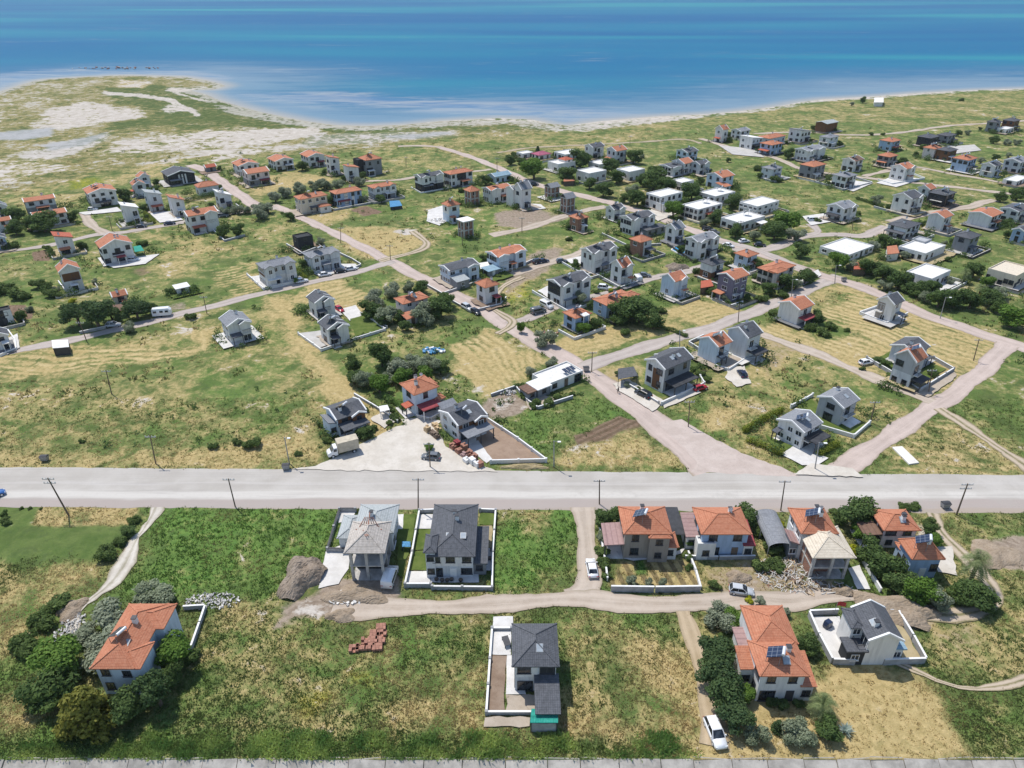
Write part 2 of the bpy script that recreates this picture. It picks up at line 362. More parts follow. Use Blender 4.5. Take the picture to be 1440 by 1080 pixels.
Z([(1310, 620), (1360, 590), (1440, 648), (1400, 655)], 4, dry=.45)
# south of the main road
Z([(215, 716), (475, 716), (465, 760), (455, 800), (395, 840), (250, 836), (175, 830)], 3.5, dry=.12, lush=.75)
Z([(696, 718), (806, 718), (808, 800), (760, 830), (696, 838)], 2.5, dry=.14, lush=.7)
Z([(745, 716), (770, 716), (765, 760), (735, 745)], 3, dry=.5, lush=.3)
Z([(-60, 712), (200, 712), (178, 770), (140, 792), (-60, 792)], 1.5, dry=.10, lush=.1, dark=.35, lawn=1)
Z([(62, 712), (195, 712), (185, 738), (48, 737)], .8, dry=.75, lush=.1)
Z([(-60, 795), (140, 792), (95, 870), (60, 920), (-60, 940)], 3, dry=.58, lush=.15)
Z([(60, 850), (130, 830), (100, 880), (80, 930), (20, 1000), (-20, 980)], 4, dry=.1, lush=.35)
Z([(-60, 950), (100, 990), (300, 1000), (300, 1062), (-60, 1062)], 3, dry=.3, lush=.35)
Z([(0, 985), (50, 970), (60, 1000), (20, 1030), (0, 1030)], 3, dry=.95)
Z([(100, 1020), (260, 990), (330, 1010), (300, 1040), (120, 1045)], 5, dry=.62)
Z([(275, 870), (330, 850), (400, 860), (330, 960), (260, 990)], 4, dry=.45, lush=.15)
Z([(300, 880), (700, 870), (690, 1040), (280, 1045)], 4, dry=.36, lush=.28)
Z([(410, 1010), (560, 1000), (690, 960), (690, 1020), (500, 1045)], 4, dry=.58, lush=.2)
Z([(420, 985), (460, 960), (480, 980), (440, 1000)], 2, yel=.9, lush=.3)
Z([(490, 945), (530, 940), (525, 962), (490, 962)], 2, yel=.8, lush=.3)
Z([(385, 850), (470, 815), (550, 815), (560, 860), (500, 868), (420, 880), (375, 895)], 2, bare=.9, sand=.12)
Z([(395, 870), (440, 860), (430, 960), (445, 965), (425, 900)], 2.5, bare=.5)
Z([(785, 870), (985, 868), (1000, 960), (985, 1040), (790, 1010)], 3, dry=.5, lush=.2)
Z([(890, 870), (960, 868), (970, 900), (930, 910)], 3, dry=.12, lush=.4)
Z([(890, 910), (950, 900), (975, 960), (900, 950)], 4, dry=.8)
Z([(790, 1012), (985, 1010), (990, 1050), (790, 1050)], 3, dry=.85, lush=.1, dark=.2)
Z([(-60, 1035), (400, 1032), (700, 1035), (985, 1040), (985, 1068), (-60, 1068)], 2.5, dry=.26, lush=.3)
Z([(980, 1060), (1000, 1000), (1150, 965), (1175, 938), (1300, 940), (1345, 1000), (1400, 1085), (980, 1085)], 2, dry=.98, bare=.12, lawn=.6)
Z([(1308, 966), (1440, 972), (1600, 1000), (1600, 1090), (1395, 1090), (1340, 1010)], 2.5, dry=.22, lush=.08, dark=.35)
Z([(1240, 840), (1330, 790), (1440, 720), (1600, 760), (1600, 970), (1320, 965), (1290, 930), (1270, 860)], 4, dry=.42, lush=.12)
Z([(1215, 835), (1275, 845), (1310, 870), (1290, 890), (1245, 862)], 2, bare=1)
Z([(1375, 760), (1500, 745), (1500, 800), (1410, 800)], 3, bare=.95)
Z([(1300, 870), (1360, 860), (1400, 900), (1430, 950), (1340, 950), (1310, 900)], 4, bare=.45, dry=.6)
Z([(988, 790), (1110, 790), (1200, 820), (1180, 850), (1000, 850)], 3, dry=.6, bare=.55)
Z([(868, 787), (982, 785), (983, 824), (862, 822)], 1, soil=.3, dry=.9, rows=.9, ang=90)
Z([(892, 785), (905, 785), (910, 808), (896, 808)], .7, lush=.8, dry=.05, soil=0)
Z([(848, 730), (868, 740), (872, 785), (858, 810), (850, 790)], 1, dry=.4, lush=.1)
def zones(X, Y):
    """ground cover at world points: dict of arrays"""
    n = X.shape; A = {k: np.zeros(n) for k in ('lush', 'soil', 'sand', 'bare', 'stripe', 'rows', 'yel', 'dark', 'mud', 'lawn')}
    A['dry'] = np.full(n, .27); A['ph'] = np.zeros(n)
    wob = (fbm(X, Y, 9, 3) - .5) * 2
    for poly, soft, kw in ZN:
        p = np.asarray(poly); m = soft * 3 + 2
        sel = (X > p[:, 0].min() - m) & (X < p[:, 0].max() + m) & (Y > p[:, 1].min() - m) & (Y < p[:, 1].max() + m)
        if not sel.any(): continue
        xs, ys = X[sel], Y[sel]; d = sdist(xs, ys, poly) + wob[sel] * soft * 1.6
        a = np.clip(d / soft * .5 + .5, 0, 1); a = a * a * (3 - 2 * a)
        for k in A:
            if k == 'ph': continue
            v = kw.get(k, None)
            if v is None:
                if k in ('dry', 'lush'): continue
                v = 0.0
            A[k][sel] = A[k][sel] * (1 - a) + v * a
        if 'ang' in kw:
            t = math.radians(kw['ang']); q = -math.sin(t) * xs + math.cos(t) * ys
            A['ph'][sel] = np.where(a > .4, q + (fbm(xs, ys, 22, 2) - .5) * 9, A['ph'][sel])
    d = None
    return A
# beach along the water
def ground_z(X, Y, ds): return np.where(ds > 0, -np.minimum(ds * .04, 3.0), 0.0)
def grid(ys, xs):
    yy, xx = np.meshgrid(ys, xs, indexing='ij'); X, Y = PA(xx, yy)
    return X, Y
def grid_mesh(name, X, Y, Zv):
    r, c = X.shape; me = bpy.data.meshes.new(name)
    v = np.stack([X, Y, Zv], -1).reshape(-1, 3).astype(np.float32)
    i = np.arange(r * c).reshape(r, c)
    f = np.stack([i[:-1, :-1], i[:-1, 1:], i[1:, 1:], i[1:, :-1]], -1).reshape(-1, 4)[:, ::-1]
    me.vertices.add(len(v)); me.vertices.foreach_set('co', v.ravel())
    me.loops.add(f.size); me.loops.foreach_set('vertex_index', f.ravel().astype(np.int32))
    me.polygons.add(len(f)); me.polygons.foreach_set('loop_start', np.arange(0, f.size, 4, dtype=np.int32))
    me.polygons.foreach_set('use_smooth', np.ones(len(f), bool))
    me.update(calc_edges=True); me.validate()
    return me
def set_col(me, name, arrs):
    a = np.stack([np.ravel(q) for q in arrs] + [np.ones(arrs[0].size)] * (4 - len(arrs)), -1).astype(np.float32)
    at = me.attributes.new(name, 'FLOAT_COLOR', 'POINT'); at.data.foreach_set('color', a.ravel())
# ground sheet: rows follow the view so that near ground is finer; it reaches the horizon on every side
ys = np.concatenate([[-34, -30, -20, 0, 30, 60], np.arange(84, 300, 1.6), np.arange(300, 1085, 2.2), [1085, 1090, 1100, 1130, 1200, 1350, 1600, 2000, 2250]])
ys = np.unique(ys)[::-1]
xs = np.concatenate([[-6000, -3000, -1500, -800, -500, -300, -200, -120, -60], np.arange(-30, 1471, 2.6), [1500, 1560, 1640, 1740, 1950, 2250, 3000, 4500, 7500]])
GX, GY = grid(ys, xs)
DS = sdist(GX, GY, SEA)
GZ = ground_z(GX, GY, DS)
GZ = np.where(GY < EMB_Y - .25, -4.2, GZ)
A = zones(GX, GY)
bw = 5 + 9 * np.clip(sdist(GX, GY, W([(330, 120), (480, 140), (800, 150), (1000, 150), (930, 190), (560, 200), (300, 160)])) / 40 + .5, 0, 1)
beach = np.clip(1.25 - np.abs(DS + bw * .6) / bw, 0, 1) * (fbm(GX, GY, 30, 3) * 1.5 + .25)
A['sand'] = np.maximum(A['sand'], np.clip(beach, 0, 1) * .8); A['sand'] = np.where(DS > 0, 1, A['sand'])
gm = grid_mesh('ground', GX, GY, GZ)
set_col(gm, 'za', [A['lush'], A['dry'], A['soil'], A['sand']]); set_col(gm, 'zb', [A['bare'], A['stripe'], A['rows'], A['yel']])
set_col(gm, 'zc', [A['dark'], A['mud'], A['lawn'], A['dark']])
at = gm.attributes.new('ph', 'FLOAT', 'POINT'); at.data.foreach_set('value', A['ph'].ravel().astype(np.float32))
def ground_mat():
    b = NB('meadow'); o = b.co()
    za = b.n('ShaderNodeAttribute', attribute_name='za'); zb = b.n('ShaderNodeAttribute', attribute_name='zb'); zc = b.sepc(b.attr('zc', 'Color'))
    lush, dry, soil = b.sepc(za.outputs['Color']); sand = za.outputs['Alpha']
    bare, stripe, rows = b.sepc(zb.outputs['Color']); yel = zb.outputs['Alpha']; dark, mud, lawn = zc
    ph = b.attr('ph')
    nL = b.noise(o, 0.045, 4, 0.6); nM = b.noise(o, 0.22, 4, 0.65, 0.6); nS = b.noise(o, 0.9, 5, 0.7, 0.5); nF = b.noise(o, 4.5, 3, 0.7)
    nStr = b.noise(b.vmul(o, (1.0, 0.45, 1.0)), 1.7, 4, 0.75, 1.2)
    calm = b.m('SUBTRACT', 1.0, b.m('MULTIPLY', lawn, .75))
    def dev(n, k): return b.m('MULTIPLY', b.m('MULTIPLY', b.m('SUBTRACT', n, .5), k), calm)
    wv = b.m('SINE', b.m('ADD', b.m('MULTIPLY', ph, 2 * PI / 2.6), b.m('MULTIPLY', nM, 9.0)))
    wv2 = b.m('MULTIPLY', b.m('ADD', wv, b.m('MULTIPLY', b.m('SUBTRACT', nS, .5), 1.6)), b.ss(nM, .25, .55))
    nQ2 = b.noise(o, .07, 3, .6, .8)
    d = b.m('ADD', dry, dev(nL, 1.7)); d = b.m('ADD', d, dev(nM, 1.9)); d = b.m('ADD', d, dev(nS, .75)); d = b.m('ADD', d, dev(nStr, .55))
    d = b.m('ADD', d, b.m('MULTIPLY', b.m('MULTIPLY', wv2, stripe), .32))
    dE = b.ss(d, .12, .95)
    g1 = b.mix(b.ss(nM, .3, .7), (.085, .122, .036), (.165, .195, .066)); g2 = b.mix(b.ss(nS, .3, .7), (.075, .155, .034), (.165, .265, .062))
    nQ = b.noise(o, .11, 4, .6, .4); green = b.mix(b.m('ADD', lush, b.m('ADD', dev(nQ, 2.2), .16), clamp=True), g1, g2)
    green = b.mix(b.ss(b.noise(o, .38, 4, .65, .8), .50, .66, 0, .45), green, (.075, .105, .04))
    green = b.mix(b.ss(nF, .45, .75, 0, .4), green, (.055, .08, .025))
    straw = b.mix(b.ss(nS, .3, .75), (.34, .265, .115), (.53, .41, .20)); straw = b.mix(b.ss(nF, .5, .75, 0, .4), straw, (.22, .175, .09))
    straw = b.mix(b.m('MULTIPLY', stripe, b.m('MULTIPLY', b.ss(wv2, .1, .9, 0, .6), b.ss(nQ2, .42, .58))), straw, (.58, .465, .26))
    straw = b.mix(b.m('MULTIPLY', stripe, b.m('MULTIPLY', b.ss(wv2, -.2, -.9, 0, .45), b.ss(nQ2, .42, .58))), straw, (.23, .20, .095))
    col = b.mix(dE, green, straw)
    col = b.mix(b.m('MULTIPLY', yel, b.ss(nS, .38, .6)), col, (.30, .29, .02))
    so = b.mix(b.ss(nS, .3, .7), (.145, .095, .065), (.245, .175, .12))
    rw = b.m('MULTIPLY', rows, b.ss(b.m('SINE', b.m('MULTIPLY', ph, 2 * PI / 1.5)), -.3, .5, 0, .75))
    soE = b.ss(b.m('ADD', soil, dev(nS, .5)), .3, .7)
    col = b.mix(soE, col, so)
    col = b.mix(rw, col, (.10, .075, .045))
    ba = b.mix(b.ss(nS, .3, .7), (.22, .17, .125), (.37, .30, .235)); ba = b.mix(b.ss(nF, .5, .8, 0, .5), ba, (.15, .115, .085))
    col = b.mix(b.ss(b.m('ADD', b.m('ADD', bare, dev(nS, .6)), dev(nM, .6)), .35, .75), col, ba)
    sa = b.mix(b.ss(nM, .3, .7), (.40, .35, .29), (.55, .505, .45)); sa = b.mix(b.ss(nS, .5, .75, 0, .5), sa, (.28, .24, .18))
    sE = b.ss(b.m('ADD', b.m('ADD', b.m('ADD', sand, b.m('MULTIPLY', b.m('SUBTRACT', nM, .5), 2.2)), b.m('MULTIPLY', b.m('SUBTRACT', nL, .5), 2.0)), b.m('MULTIPLY', b.m('SUBTRACT', nS, .5), .9)), .38, .72)
    col = b.mix(sE, col, sa)
    col = b.mix(b.m('MULTIPLY', mud, .8), col, (.33, .34, .35))
    col = b.mix(b.m('MULTIPLY', dark, .8), col, b.mix(1.0, col, (.62, .68, .62), 'MULTIPLY'))
    b.bump(b.m('ADD', b.m('MULTIPLY', nS, 1.0), b.m('MULTIPLY', nF, .5)), .55, .45)
    return b.out(col, 0.95, 0.08)
gm.materials.append(ground_mat())
ground = inst('ground', gm); tag(ground, kind='structure')
# sea
ys2 = np.concatenate([np.arange(-34, 0, 1.5), np.arange(0, 205, 2.0)])[::-1]
xs2 = np.concatenate([[-6000, -2500, -1000, -500, -250, -120], np.arange(-60, 1501, 8), [1560, 1700, 1950, 2500, 4000, 7500]])
SX, SY = grid(ys2, xs2); DS2 = sdist(SX, SY, SEA)
sm_ = grid_mesh('sea', SX, SY, np.full(SX.shape, -.12))
bar1 = W([(330, 132), (480, 128), (620, 138), (740, 145), (870, 158), (900, 162), (820, 174), (790, 176), (720, 160), (560, 150), (420, 145)])
bar2 = W([(-60, 120), (0, 100), (60, 96), (250, 97), (330, 108), (310, 117), (120, 104), (40, 112), (0, 128), (-60, 140)])
sb = np.maximum(np.clip(sdist(SX, SY, bar1) / 60 + .6, 0, 1), .8 * np.clip(sdist(SX, SY, bar2) / 20 + .5, 0, 1))
set_col(sm_, 'sh', [np.exp(-np.maximum(DS2, 0) / 105), sb, np.clip((SY - 700) / 1600, 0, 1)])
def sea_mat():
    b = NB('sea_water'); o = b.co(); near, bar, far = b.sepc(b.attr('sh', 'Color'))
    s1 = b.noise(b.vmul(o, (1 / 1700, 1 / 330, 1)), 1.0, 2.5, 0.5, 0.5); s2 = b.noise(b.vmul(o, (1 / 480, 1 / 120, 1)), 1.0, 4, 0.55, 0.5)
    s3 = b.noise(b.vmul(o, (1 / 70, 1 / 16, 1)), 1.0, 5, 0.7, .8); s4 = b.noise(b.vmul(o, (1 / 12, 1 / 5, 1)), 1.0, 4, 0.7)
    col = b.mix(b.ss(s1, .34, .66), (.004, .100, .235), (.012, .175, .265))
    col = b.mix(b.ss(s2, .42, .68, 0, .6), col, (.006, .115, .245))
    col = b.mix(b.m('MULTIPLY', b.ss(s1, .54, .70), .75), col, (.025, .24, .275))
    col = b.mix(b.ss(s4, .45, .75, 0, .25), col, (.015, .15, .275))
    pale = b.mix(b.ss(s3, .42, .6), (.09, .18, .31), (.30, .31, .335))
    col = b.mix(b.ss(near, .03, .5, 0, .75), col, b.mix(b.ss(s2, .42, .6), (.055, .15, .255), (.125, .205, .285)))
    k = b.ss(b.m('ADD', b.m('MULTIPLY', bar, 1.0), b.m('ADD', b.m('MULTIPLY', b.m('SUBTRACT', s3, .5), 1.6), b.m('MULTIPLY', b.m('SUBTRACT', s2, .5), 1.4))), .2, .85, 0, .8)
    col = b.mix(k, col, pale)
    col = b.mix(b.ss(b.m('ADD', near, b.m('MULTIPLY', b.m('SUBTRACT', s3, .5), 1.3)), .2, .85, 0, .55), col, (.22, .30, .36))
    col = b.mix(b.ss(near, .80, .99, 0, .7), col, (.40, .36, .30))
    b.bump(b.m('ADD', s4, b.m('MULTIPLY', b.noise(o, .5, 3, .7), .4)), .35, 1.2)
    return b.out(col, 0.5, 0.02)
sm_.materials.append(sea_mat()); tag(inst('sea', sm_), kind='structure')
# ---------------------------------------------------------------- sheets: roads, tracks, paving
EXC = []          # ground polygons where no grass grows
ZL = [0.02]
def nz():
    ZL[0] += 0.0035; return ZL[0]
def catmull(pts, step):
    out = []; n = len(pts)
    for i in range(n - 1):
        p0 = pts[max(i - 1, 0)]; p1 = pts[i]; p2 = pts[i + 1]; p3 = pts[min(i + 2, n - 1)]
        L = math.hypot(p2[0] - p1[0], p2[1] - p1[1]); k = max(1, int(L / step))
        for j in range(k):
            t = j / k
            out.append(tuple(.5 * (2 * b + (c - a) * t + (2 * a - 5 * b + 4 * c - d) * t * t + (3 * b - a - 3 * c + d) * t ** 3) for a, b, c, d in zip(p0, p1, p2, p3)))
    out.append(tuple(pts[-1])); return out
def strip(name, pts, wd, mat, jit=.3, label=None, ncross=5):
    c = catmull([P(x, y) for x, y in pts], 1.3); ws = wd if isinstance(wd, (list, tuple)) else [wd] * len(pts)
    n = len(c); mb_v = []; uv = []; f = []; Lacc = 0; z = nz(); lft = []; rgt = []
    a = np.linspace(0, len(ws) - 1, n); wv = np.interp(a, range(len(ws)), ws)
    for i in range(n):
        d = Vector(c[min(i + 1, n - 1)]) - Vector(c[max(i - 1, 0)]); d.normalize(); s = Vector((-d.y, d.x))
        if i: Lacc += math.dist(c[i], c[i - 1])
        hl = wv[i] / 2 + random.uniform(-jit, jit) * .6 + jit * 1.2 * math.sin(Lacc * .37 + wd_phase(name)); hr = wv[i] / 2 + random.uniform(-jit, jit) * .6 + jit * 1.2 * math.sin(Lacc * .29 + 2 + wd_phase(name))
        for k in range(ncross):
            t = k / (ncross - 1) * 2 - 1; q = Vector(c[i]) + s * (t * (hl if t > 0 else hr))
            mb_v.append((q.x, q.y, z)); uv.append((t * .5 + .5, Lacc))
            if k == 0: rgt.append((q.x, q.y))
            if k == ncross - 1: lft.append((q.x, q.y))
        if i:
            for k in range(ncross - 1):
                b0 = (i - 1) * ncross + k; f.append((b0, b0 + ncross, b0 + ncross + 1, b0 + 1)[::-1])
    me = bpy.data.meshes.new(name); me.from_pydata(mb_v, [], f); me.materials.append(mat)
    lay = me.uv_layers.new(name='UVMap')
    for li, l in enumerate(me.loops): lay.data[li].uv = uv[l.vertex_index]
    EXC.append(lft + rgt[::-1])
    return tag(inst(name, me), kind='structure')
def wd_phase(s): return ZL[0] * 1000 % 6.3
def sheet(name, pts, mat, jit=.0, world=False, z=None, structure=True):
    w_ = pts if world else W(pts); out = []
    for i in range(len(w_)):
        a = w_[i]; b = w_[(i + 1) % len(w_)]; L = math.dist(a, b); k = max(1, int(L / 1.2)) if jit else 1
        for j in range(k):
            t = j / k; out.append((a[0] + (b[0] - a[0]) * t + random.uniform(-jit, jit), a[1] + (b[1] - a[1]) * t + random.uniform(-jit, jit)))
    z = nz() if z is None else z
    tri = tessellate_polygon([[Vector((p[0], p[1], 0)) for p in out]])
    vs = [(p[0], p[1], z) for p in out]; fs = []
    for t in tri:
        a, b, c = (out[i] for i in t)
        fs.append(t if (b[0] - a[0]) * (c[1] - a[1]) - (b[1] - a[1]) * (c[0] - a[0]) > 0 else t[::-1])
    me = bpy.data.meshes.new(name); me.from_pydata(vs, [], fs); me.materials.append(mat)
    EXC.append(out)
    o = inst(name, me)
    return tag(o, kind='structure') if structure else o
def road_mat(name, c, c2, rut=.5, rutc=None, grass=0.0, scale=1.0):
    b = NB(name); o = b.co(); uv = b.sep(b.co('UV'))
    n1 = b.noise(o, .35 * scale, 5, .65); n2 = b.noise(o, 2.2, 4, .7); n3 = b.noise(o, .09, 3, .5)
    st = b.noise(b.n_uv(uv, 9, .06), 1.0, 4, .65)
    col = b.mix(b.ss(n1, .3, .7), c, c2); col = b.mix(b.ss(n3, .35, .65, 0, .4), col, sc(c, .82)); col = b.mix(b.ss(n2, .5, .8, 0, .4), col, sc(c, .62))
    col = b.mix(b.ss(st, .45, .75, 0, .55), col, rutc or sc(c2, 1.15))
    du = b.m('ABSOLUTE', b.m('SUBTRACT', b.m('ABSOLUTE', b.m('SUBTRACT', uv[0], .5)), .24))
    col = b.mix(b.m('MULTIPLY', b.ss(du, .16, .02), rut), col, rutc or sc(c2, 1.12))
    if grass:
        ctr = b.m('ABSOLUTE', b.m('SUBTRACT', uv[0], .5))
        gE = b.m('MAXIMUM', b.ss(b.m('ADD', ctr, b.m('MULTIPLY', b.m('SUBTRACT', n2, .5), .25)), .13, .02), b.ss(b.m('ADD', ctr, b.m('MULTIPLY', b.m('SUBTRACT', n2, .5), .25)), .36, .46))
        col = b.mix(b.m('MULTIPLY', gE, grass), col, b.mix(b.ss(n1, .3, .7), (.09, .11, .03), (.22, .18, .08)))
    edge = b.ss(b.m('ADD', b.m('ABSOLUTE', b.m('SUBTRACT', uv[0], .5)), b.m('MULTIPLY', b.m('SUBTRACT', n1, .5), .25)), .40, .52, 0, .6)
    col = b.mix(edge, col, (.23, .19, .12))
    b.bump(b.m('ADD', n2, n1), .35, .12)
    return b.out(col, .95, .1)
def n_uv(s, uv, kx, ky):
    o = s.n('ShaderNodeCombineXYZ'); s.put(o.inputs[0], s.m('MULTIPLY', uv[0], kx)); s.put(o.inputs[1], s.m('MULTIPLY', uv[1], ky)); return o.outputs[0]
NB.n_uv = n_uv
RM = dict(main=road_mat('pale_compacted_road', (.43, .39, .355), (.52, .48, .445), .35), pave=road_mat('block_paved_road', (.425, .345, .30), (.51, .42, .37), .3),
          lane=road_mat('grey_lane', (.37, .315, .28), (.45, .395, .355), .4), dirt=road_mat('dirt_track_soil', (.38, .31, .245), (.47, .40, .33), .5),
          rut=road_mat('rutted_track_soil', (.36, .29, .21), (.46, .38, .29), .6, None, .75), white=road_mat('white_rubble_path', (.38, .33, .265), (.60, .56, .49), .35, None, .35),
          straw=road_mat('straw_track_soil', (.37, .285, .18), (.46, .365, .25), .5))
def flat_mat(name, c, c2, scale=1.0, stain=.5):
    b = NB(name); o = b.co(); n1 = b.noise(o, .3 * scale, 5, .65); n2 = b.noise(o, 1.8 * scale, 4, .7)
    col = b.mix(b.ss(n1, .3, .7), c, c2); col = b.mix(b.ss(n2, .5, .8, 0, stain), col, sc(c, .65)); b.bump(n2, .3, .05)
    return b.out(col, .95, .1)
FM = dict(gravel=flat_mat('pale_gravel', (.50, .455, .39), (.60, .555, .49)), slab=flat_mat('white_paving', (.54, .52, .49), (.66, .64, .61), 1.4, .3), conc=flat_mat('yard_concrete', (.42, .40, .37), (.52, .50, .47), 1, .3),
          brown=flat_mat('brown_gravel', (.27, .19, .135), (.34, .25, .185)), lawn=flat_mat('garden_lawn', (.075, .115, .025), (.13, .165, .045), 1.5), dry=flat_mat('dry_yard', (.33, .27, .15), (.42, .345, .21), 1.5),
          dirt=flat_mat('bare_yard', (.36, .30, .235), (.45, .385, .315)), soil=flat_mat('garden_soil', (.20, .14, .10), (.29, .22, .165), 1.5), flare=flat_mat('block_paving', (.43, .355, .31), (.515, .435, .385)),
          dark=flat_mat('dark_paving', (.16, .16, .165), (.22, .22, .225), 1.4, .3))
# main road: sheet with a pale worn centre and a mauve verge
b_ = NB('main_road_surface'); o_ = b_.co(); s_ = b_.sep(o_)
v_ = b_.m('DIVIDE', b_.m('SUBTRACT', s_[1], P(720, 717)[1]), P(720, 661)[1] - P(720, 717)[1])
n1_ = b_.noise(b_.vmul(o_, (.05, .6, 1)), 1.0, 5, .65); n2_ = b_.noise(o_, 1.6, 4, .7); n3_ = b_.noise(o_, .12, 4, .6)
vj_ = b_.m('ADD', v_, b_.m('MULTIPLY', b_.m('SUBTRACT', n1_, .5), .22))
c_ = b_.mix(b_.ss(n3_, .35, .65), (.40, .37, .33), (.46, .43, .39))
c_ = b_.mix(b_.m('MULTIPLY', b_.ss(vj_, .22, .32), b_.ss(vj_, .52, .40)), c_, (.53, .50, .455))
c_ = b_.mix(b_.ss(vj_, .30, .20, 0, .85), c_, (.36, .305, .275)); c_ = b_.mix(b_.ss(vj_, .06, -.02, 0, .8), c_, (.36, .30, .24))
n5_ = b_.noise(b_.vmul(o_, (.012, 1.3, 1)), 1.0, 4, .7); c_ = b_.mix(b_.ss(n5_, .5, .68, 0, .4), c_, (.33, .305, .275)); n6_ = b_.noise(o_, .05, 5, .7); c_ = b_.mix(b_.ss(n6_, .54, .62, 0, .3), c_, (.36, .335, .30))
c_ = b_.mix(b_.ss(n1_, .52, .75, 0, .45), c_, (.35, .32, .295)); c_ = b_.mix(b_.ss(n2_, .5, .8, 0, .3), c_, (.34, .31, .28))
c_ = b_.mix(b_.m('MULTIPLY', b_.ss(vj_, .60, .64), b_.ss(vj_, .70, .66, 0, .35)), c_, (.52, .49, .46))
b_.bump(n2_, .3, .08); mainm = b_.out(c_, .95, .1)
L_ = [(-700 + 2140 * i / 60) for i in range(61)]
top_ = [(x, 657 + 11 * x / 1440 + random.uniform(-.6, .6)) for x in np.linspace(-900, 2300, 260)]
bot_ = [(x, 713 + 9 * x / 1440 + random.uniform(-1.0, 1.0)) for x in np.linspace(2300, -900, 220)]
sheet('main_road', top_ + bot_, mainm)
strip('road', [(1002, 662), (960, 625), (905, 580), (850, 540), (800, 508), (735, 470), (680, 436), (620, 405), (560, 374), (505, 345), (450, 318), (405, 298), (385, 288)], [9, 7.5, 6.6, 6.4, 6.4, 6.2, 5.8, 5.4, 5, 4.8, 4.6, 4.6, 4.6], RM['pave'])
sheet('road_junction', [(925, 595), (962, 630), (982, 652), (972, 664), (1125, 670), (1100, 657), (1050, 640), (1000, 615), (960, 590)], FM['flare'], .25)
strip('lane', [(-120, 530), (0, 498), (100, 478), (200, 455), (300, 430), (400, 405), (470, 390), (525, 376), (552, 368)], 4.2, RM['lane'])
strip('lane', [(820, 517), (870, 500), (940, 478), (1000, 461), (1060, 438), (1120, 414), (1180, 388)], 5.0, RM['lane'])
strip('road', [(615, 206), (660, 220), (700, 236), (745, 256), (787, 268), (850, 283), (920, 304), (985, 328), (1040, 348), (1090, 364), (1150, 386), (1215, 405), (1306, 444), (1370, 466), (1425, 484), (1500, 512), (1600, 550)], [4.5, 5, 5, 5.5, 6, 6, 6, 6, 5.5, 5.5, 6, 5.8, 5.8, 5.8, 6, 6, 6], RM['pave'])
strip('lane', [(1030, 352), (1062, 353), (1095, 346), (1130, 332), (1175, 330), (1215, 331), (1246, 318)], 5, RM['lane'])
strip('lane', [(1000, 338), (1060, 350), (1140, 384)], 4, RM['lane'])
strip('lane', [(1095, 346), (1128, 333), (1150, 326), (1140, 315)], 3.5, RM['lane'])
strip('lane', [(1178, 662), (1225, 632), (1290, 587), (1335, 558), (1375, 527), (1398, 505), (1416, 484)], [5.5, 4.6, 4.6, 4.6, 4.6, 4.8, 5.5], RM['pave'])
strip('dirt_track', [(1065, 470), (1130, 490), (1195, 518), (1250, 540), (1310, 566)], 4.0, RM['dirt'], .5)
strip('dirt_track', [(1322, 574), (1370, 607), (1420, 640), (1460, 668)], 3.0, RM['rut'], .4)
strip('dirt_track', [(684, 393), (730, 382), (775, 369), (815, 356), (860, 338)], 4.5, RM['dirt'], .4)
strip('dirt_track', [(690, 331), (740, 321), (800, 302), (852, 290)], 4.6, RM['dirt'], .4)
strip('dirt_track', [(715, 456), (740, 448), (770, 436), (800, 425), (850, 413), (905, 395), (980, 378), (1010, 368)], [3.5, 4, 4, 3.5, 3.5, 3.8, 4, 4], RM['lane'], .35)
strip('dirt_track', [(535, 367), (570, 358), (594, 350), (600, 342), (592, 334), (580, 325)], 3.2, RM['rut'], .3)
strip('dirt_track', [(-60, 362), (0, 355), (75, 344), (137, 330), (180, 326), (225, 318), (262, 312), (315, 301), (360, 296), (390, 292)], [3.5, 3.5, 3.5, 4, 4, 4, 4, 4.5, 4.5, 4.5], RM['lane'], .3)
strip('dirt_track', [(117, 299), (124, 310), (132, 319), (148, 328)], 4, RM['dirt'], .3)
strip('lane', [(268, 232), (290, 241), (320, 262), (350, 283), (365, 294)], 6, RM['pave'], .3)
strip('dirt_track', [(560, 206), (590, 205), (620, 207)], 4, RM['dirt'], .3)
strip('dirt_track', [(505, 255), (560, 253), (600, 246), (650, 243), (690, 238)], 3, RM['dirt'], .4)
strip('dirt_track', [(700, 215), (745, 208), (800, 205), (900, 200), (960, 196), (985, 202)], 3, RM['rut'], .4)
strip('dirt_track', [(985, 195), (1040, 211), (1090, 222), (1130, 238), (1215, 250), (1293, 258), (1330, 262), (1440, 275)], 4.2, RM['dirt'], .4)
strip('dirt_track', [(1060, 188), (1130, 186), (1200, 190), (1262, 187), (1335, 177), (1400, 173), (1500, 165)], 4, RM['dirt'], .4)
strip('dirt_track', [(1215, 248), (1280, 235), (1330, 243), (1440, 262)], 3.5, RM['dirt'], .4)
strip('dirt_track', [(1250, 312), (1310, 300), (1360, 291), (1398, 281)], 5, RM['dirt'], .5)
strip('lane', [(818, 714), (822, 740), (827, 775), (829, 808), (822, 832), (800, 842)], [4.6, 3.8, 3.6, 3.6, 3.8, 4.5], RM['dirt'], .25)
strip('dirt_track', [(470, 850), (555, 856), (640, 853), (720, 848), (800, 843), (880, 848), (985, 850), (1050, 842), (1110, 846), (1160, 840), (1210, 836)], [6, 4, 3.4, 3.2, 3.6, 3.8, 3.8, 3.6, 4, 4, 3], RM['dirt'], .35)
strip('dirt_track', [(219, 714), (205, 740), (190, 765), (172, 800), (150, 826), (120, 850), (105, 875), (98, 900)], [2.2, 2.1, 2.2, 2.1, 2.3, 2.4, 2.2, 2], RM['white'], .6)
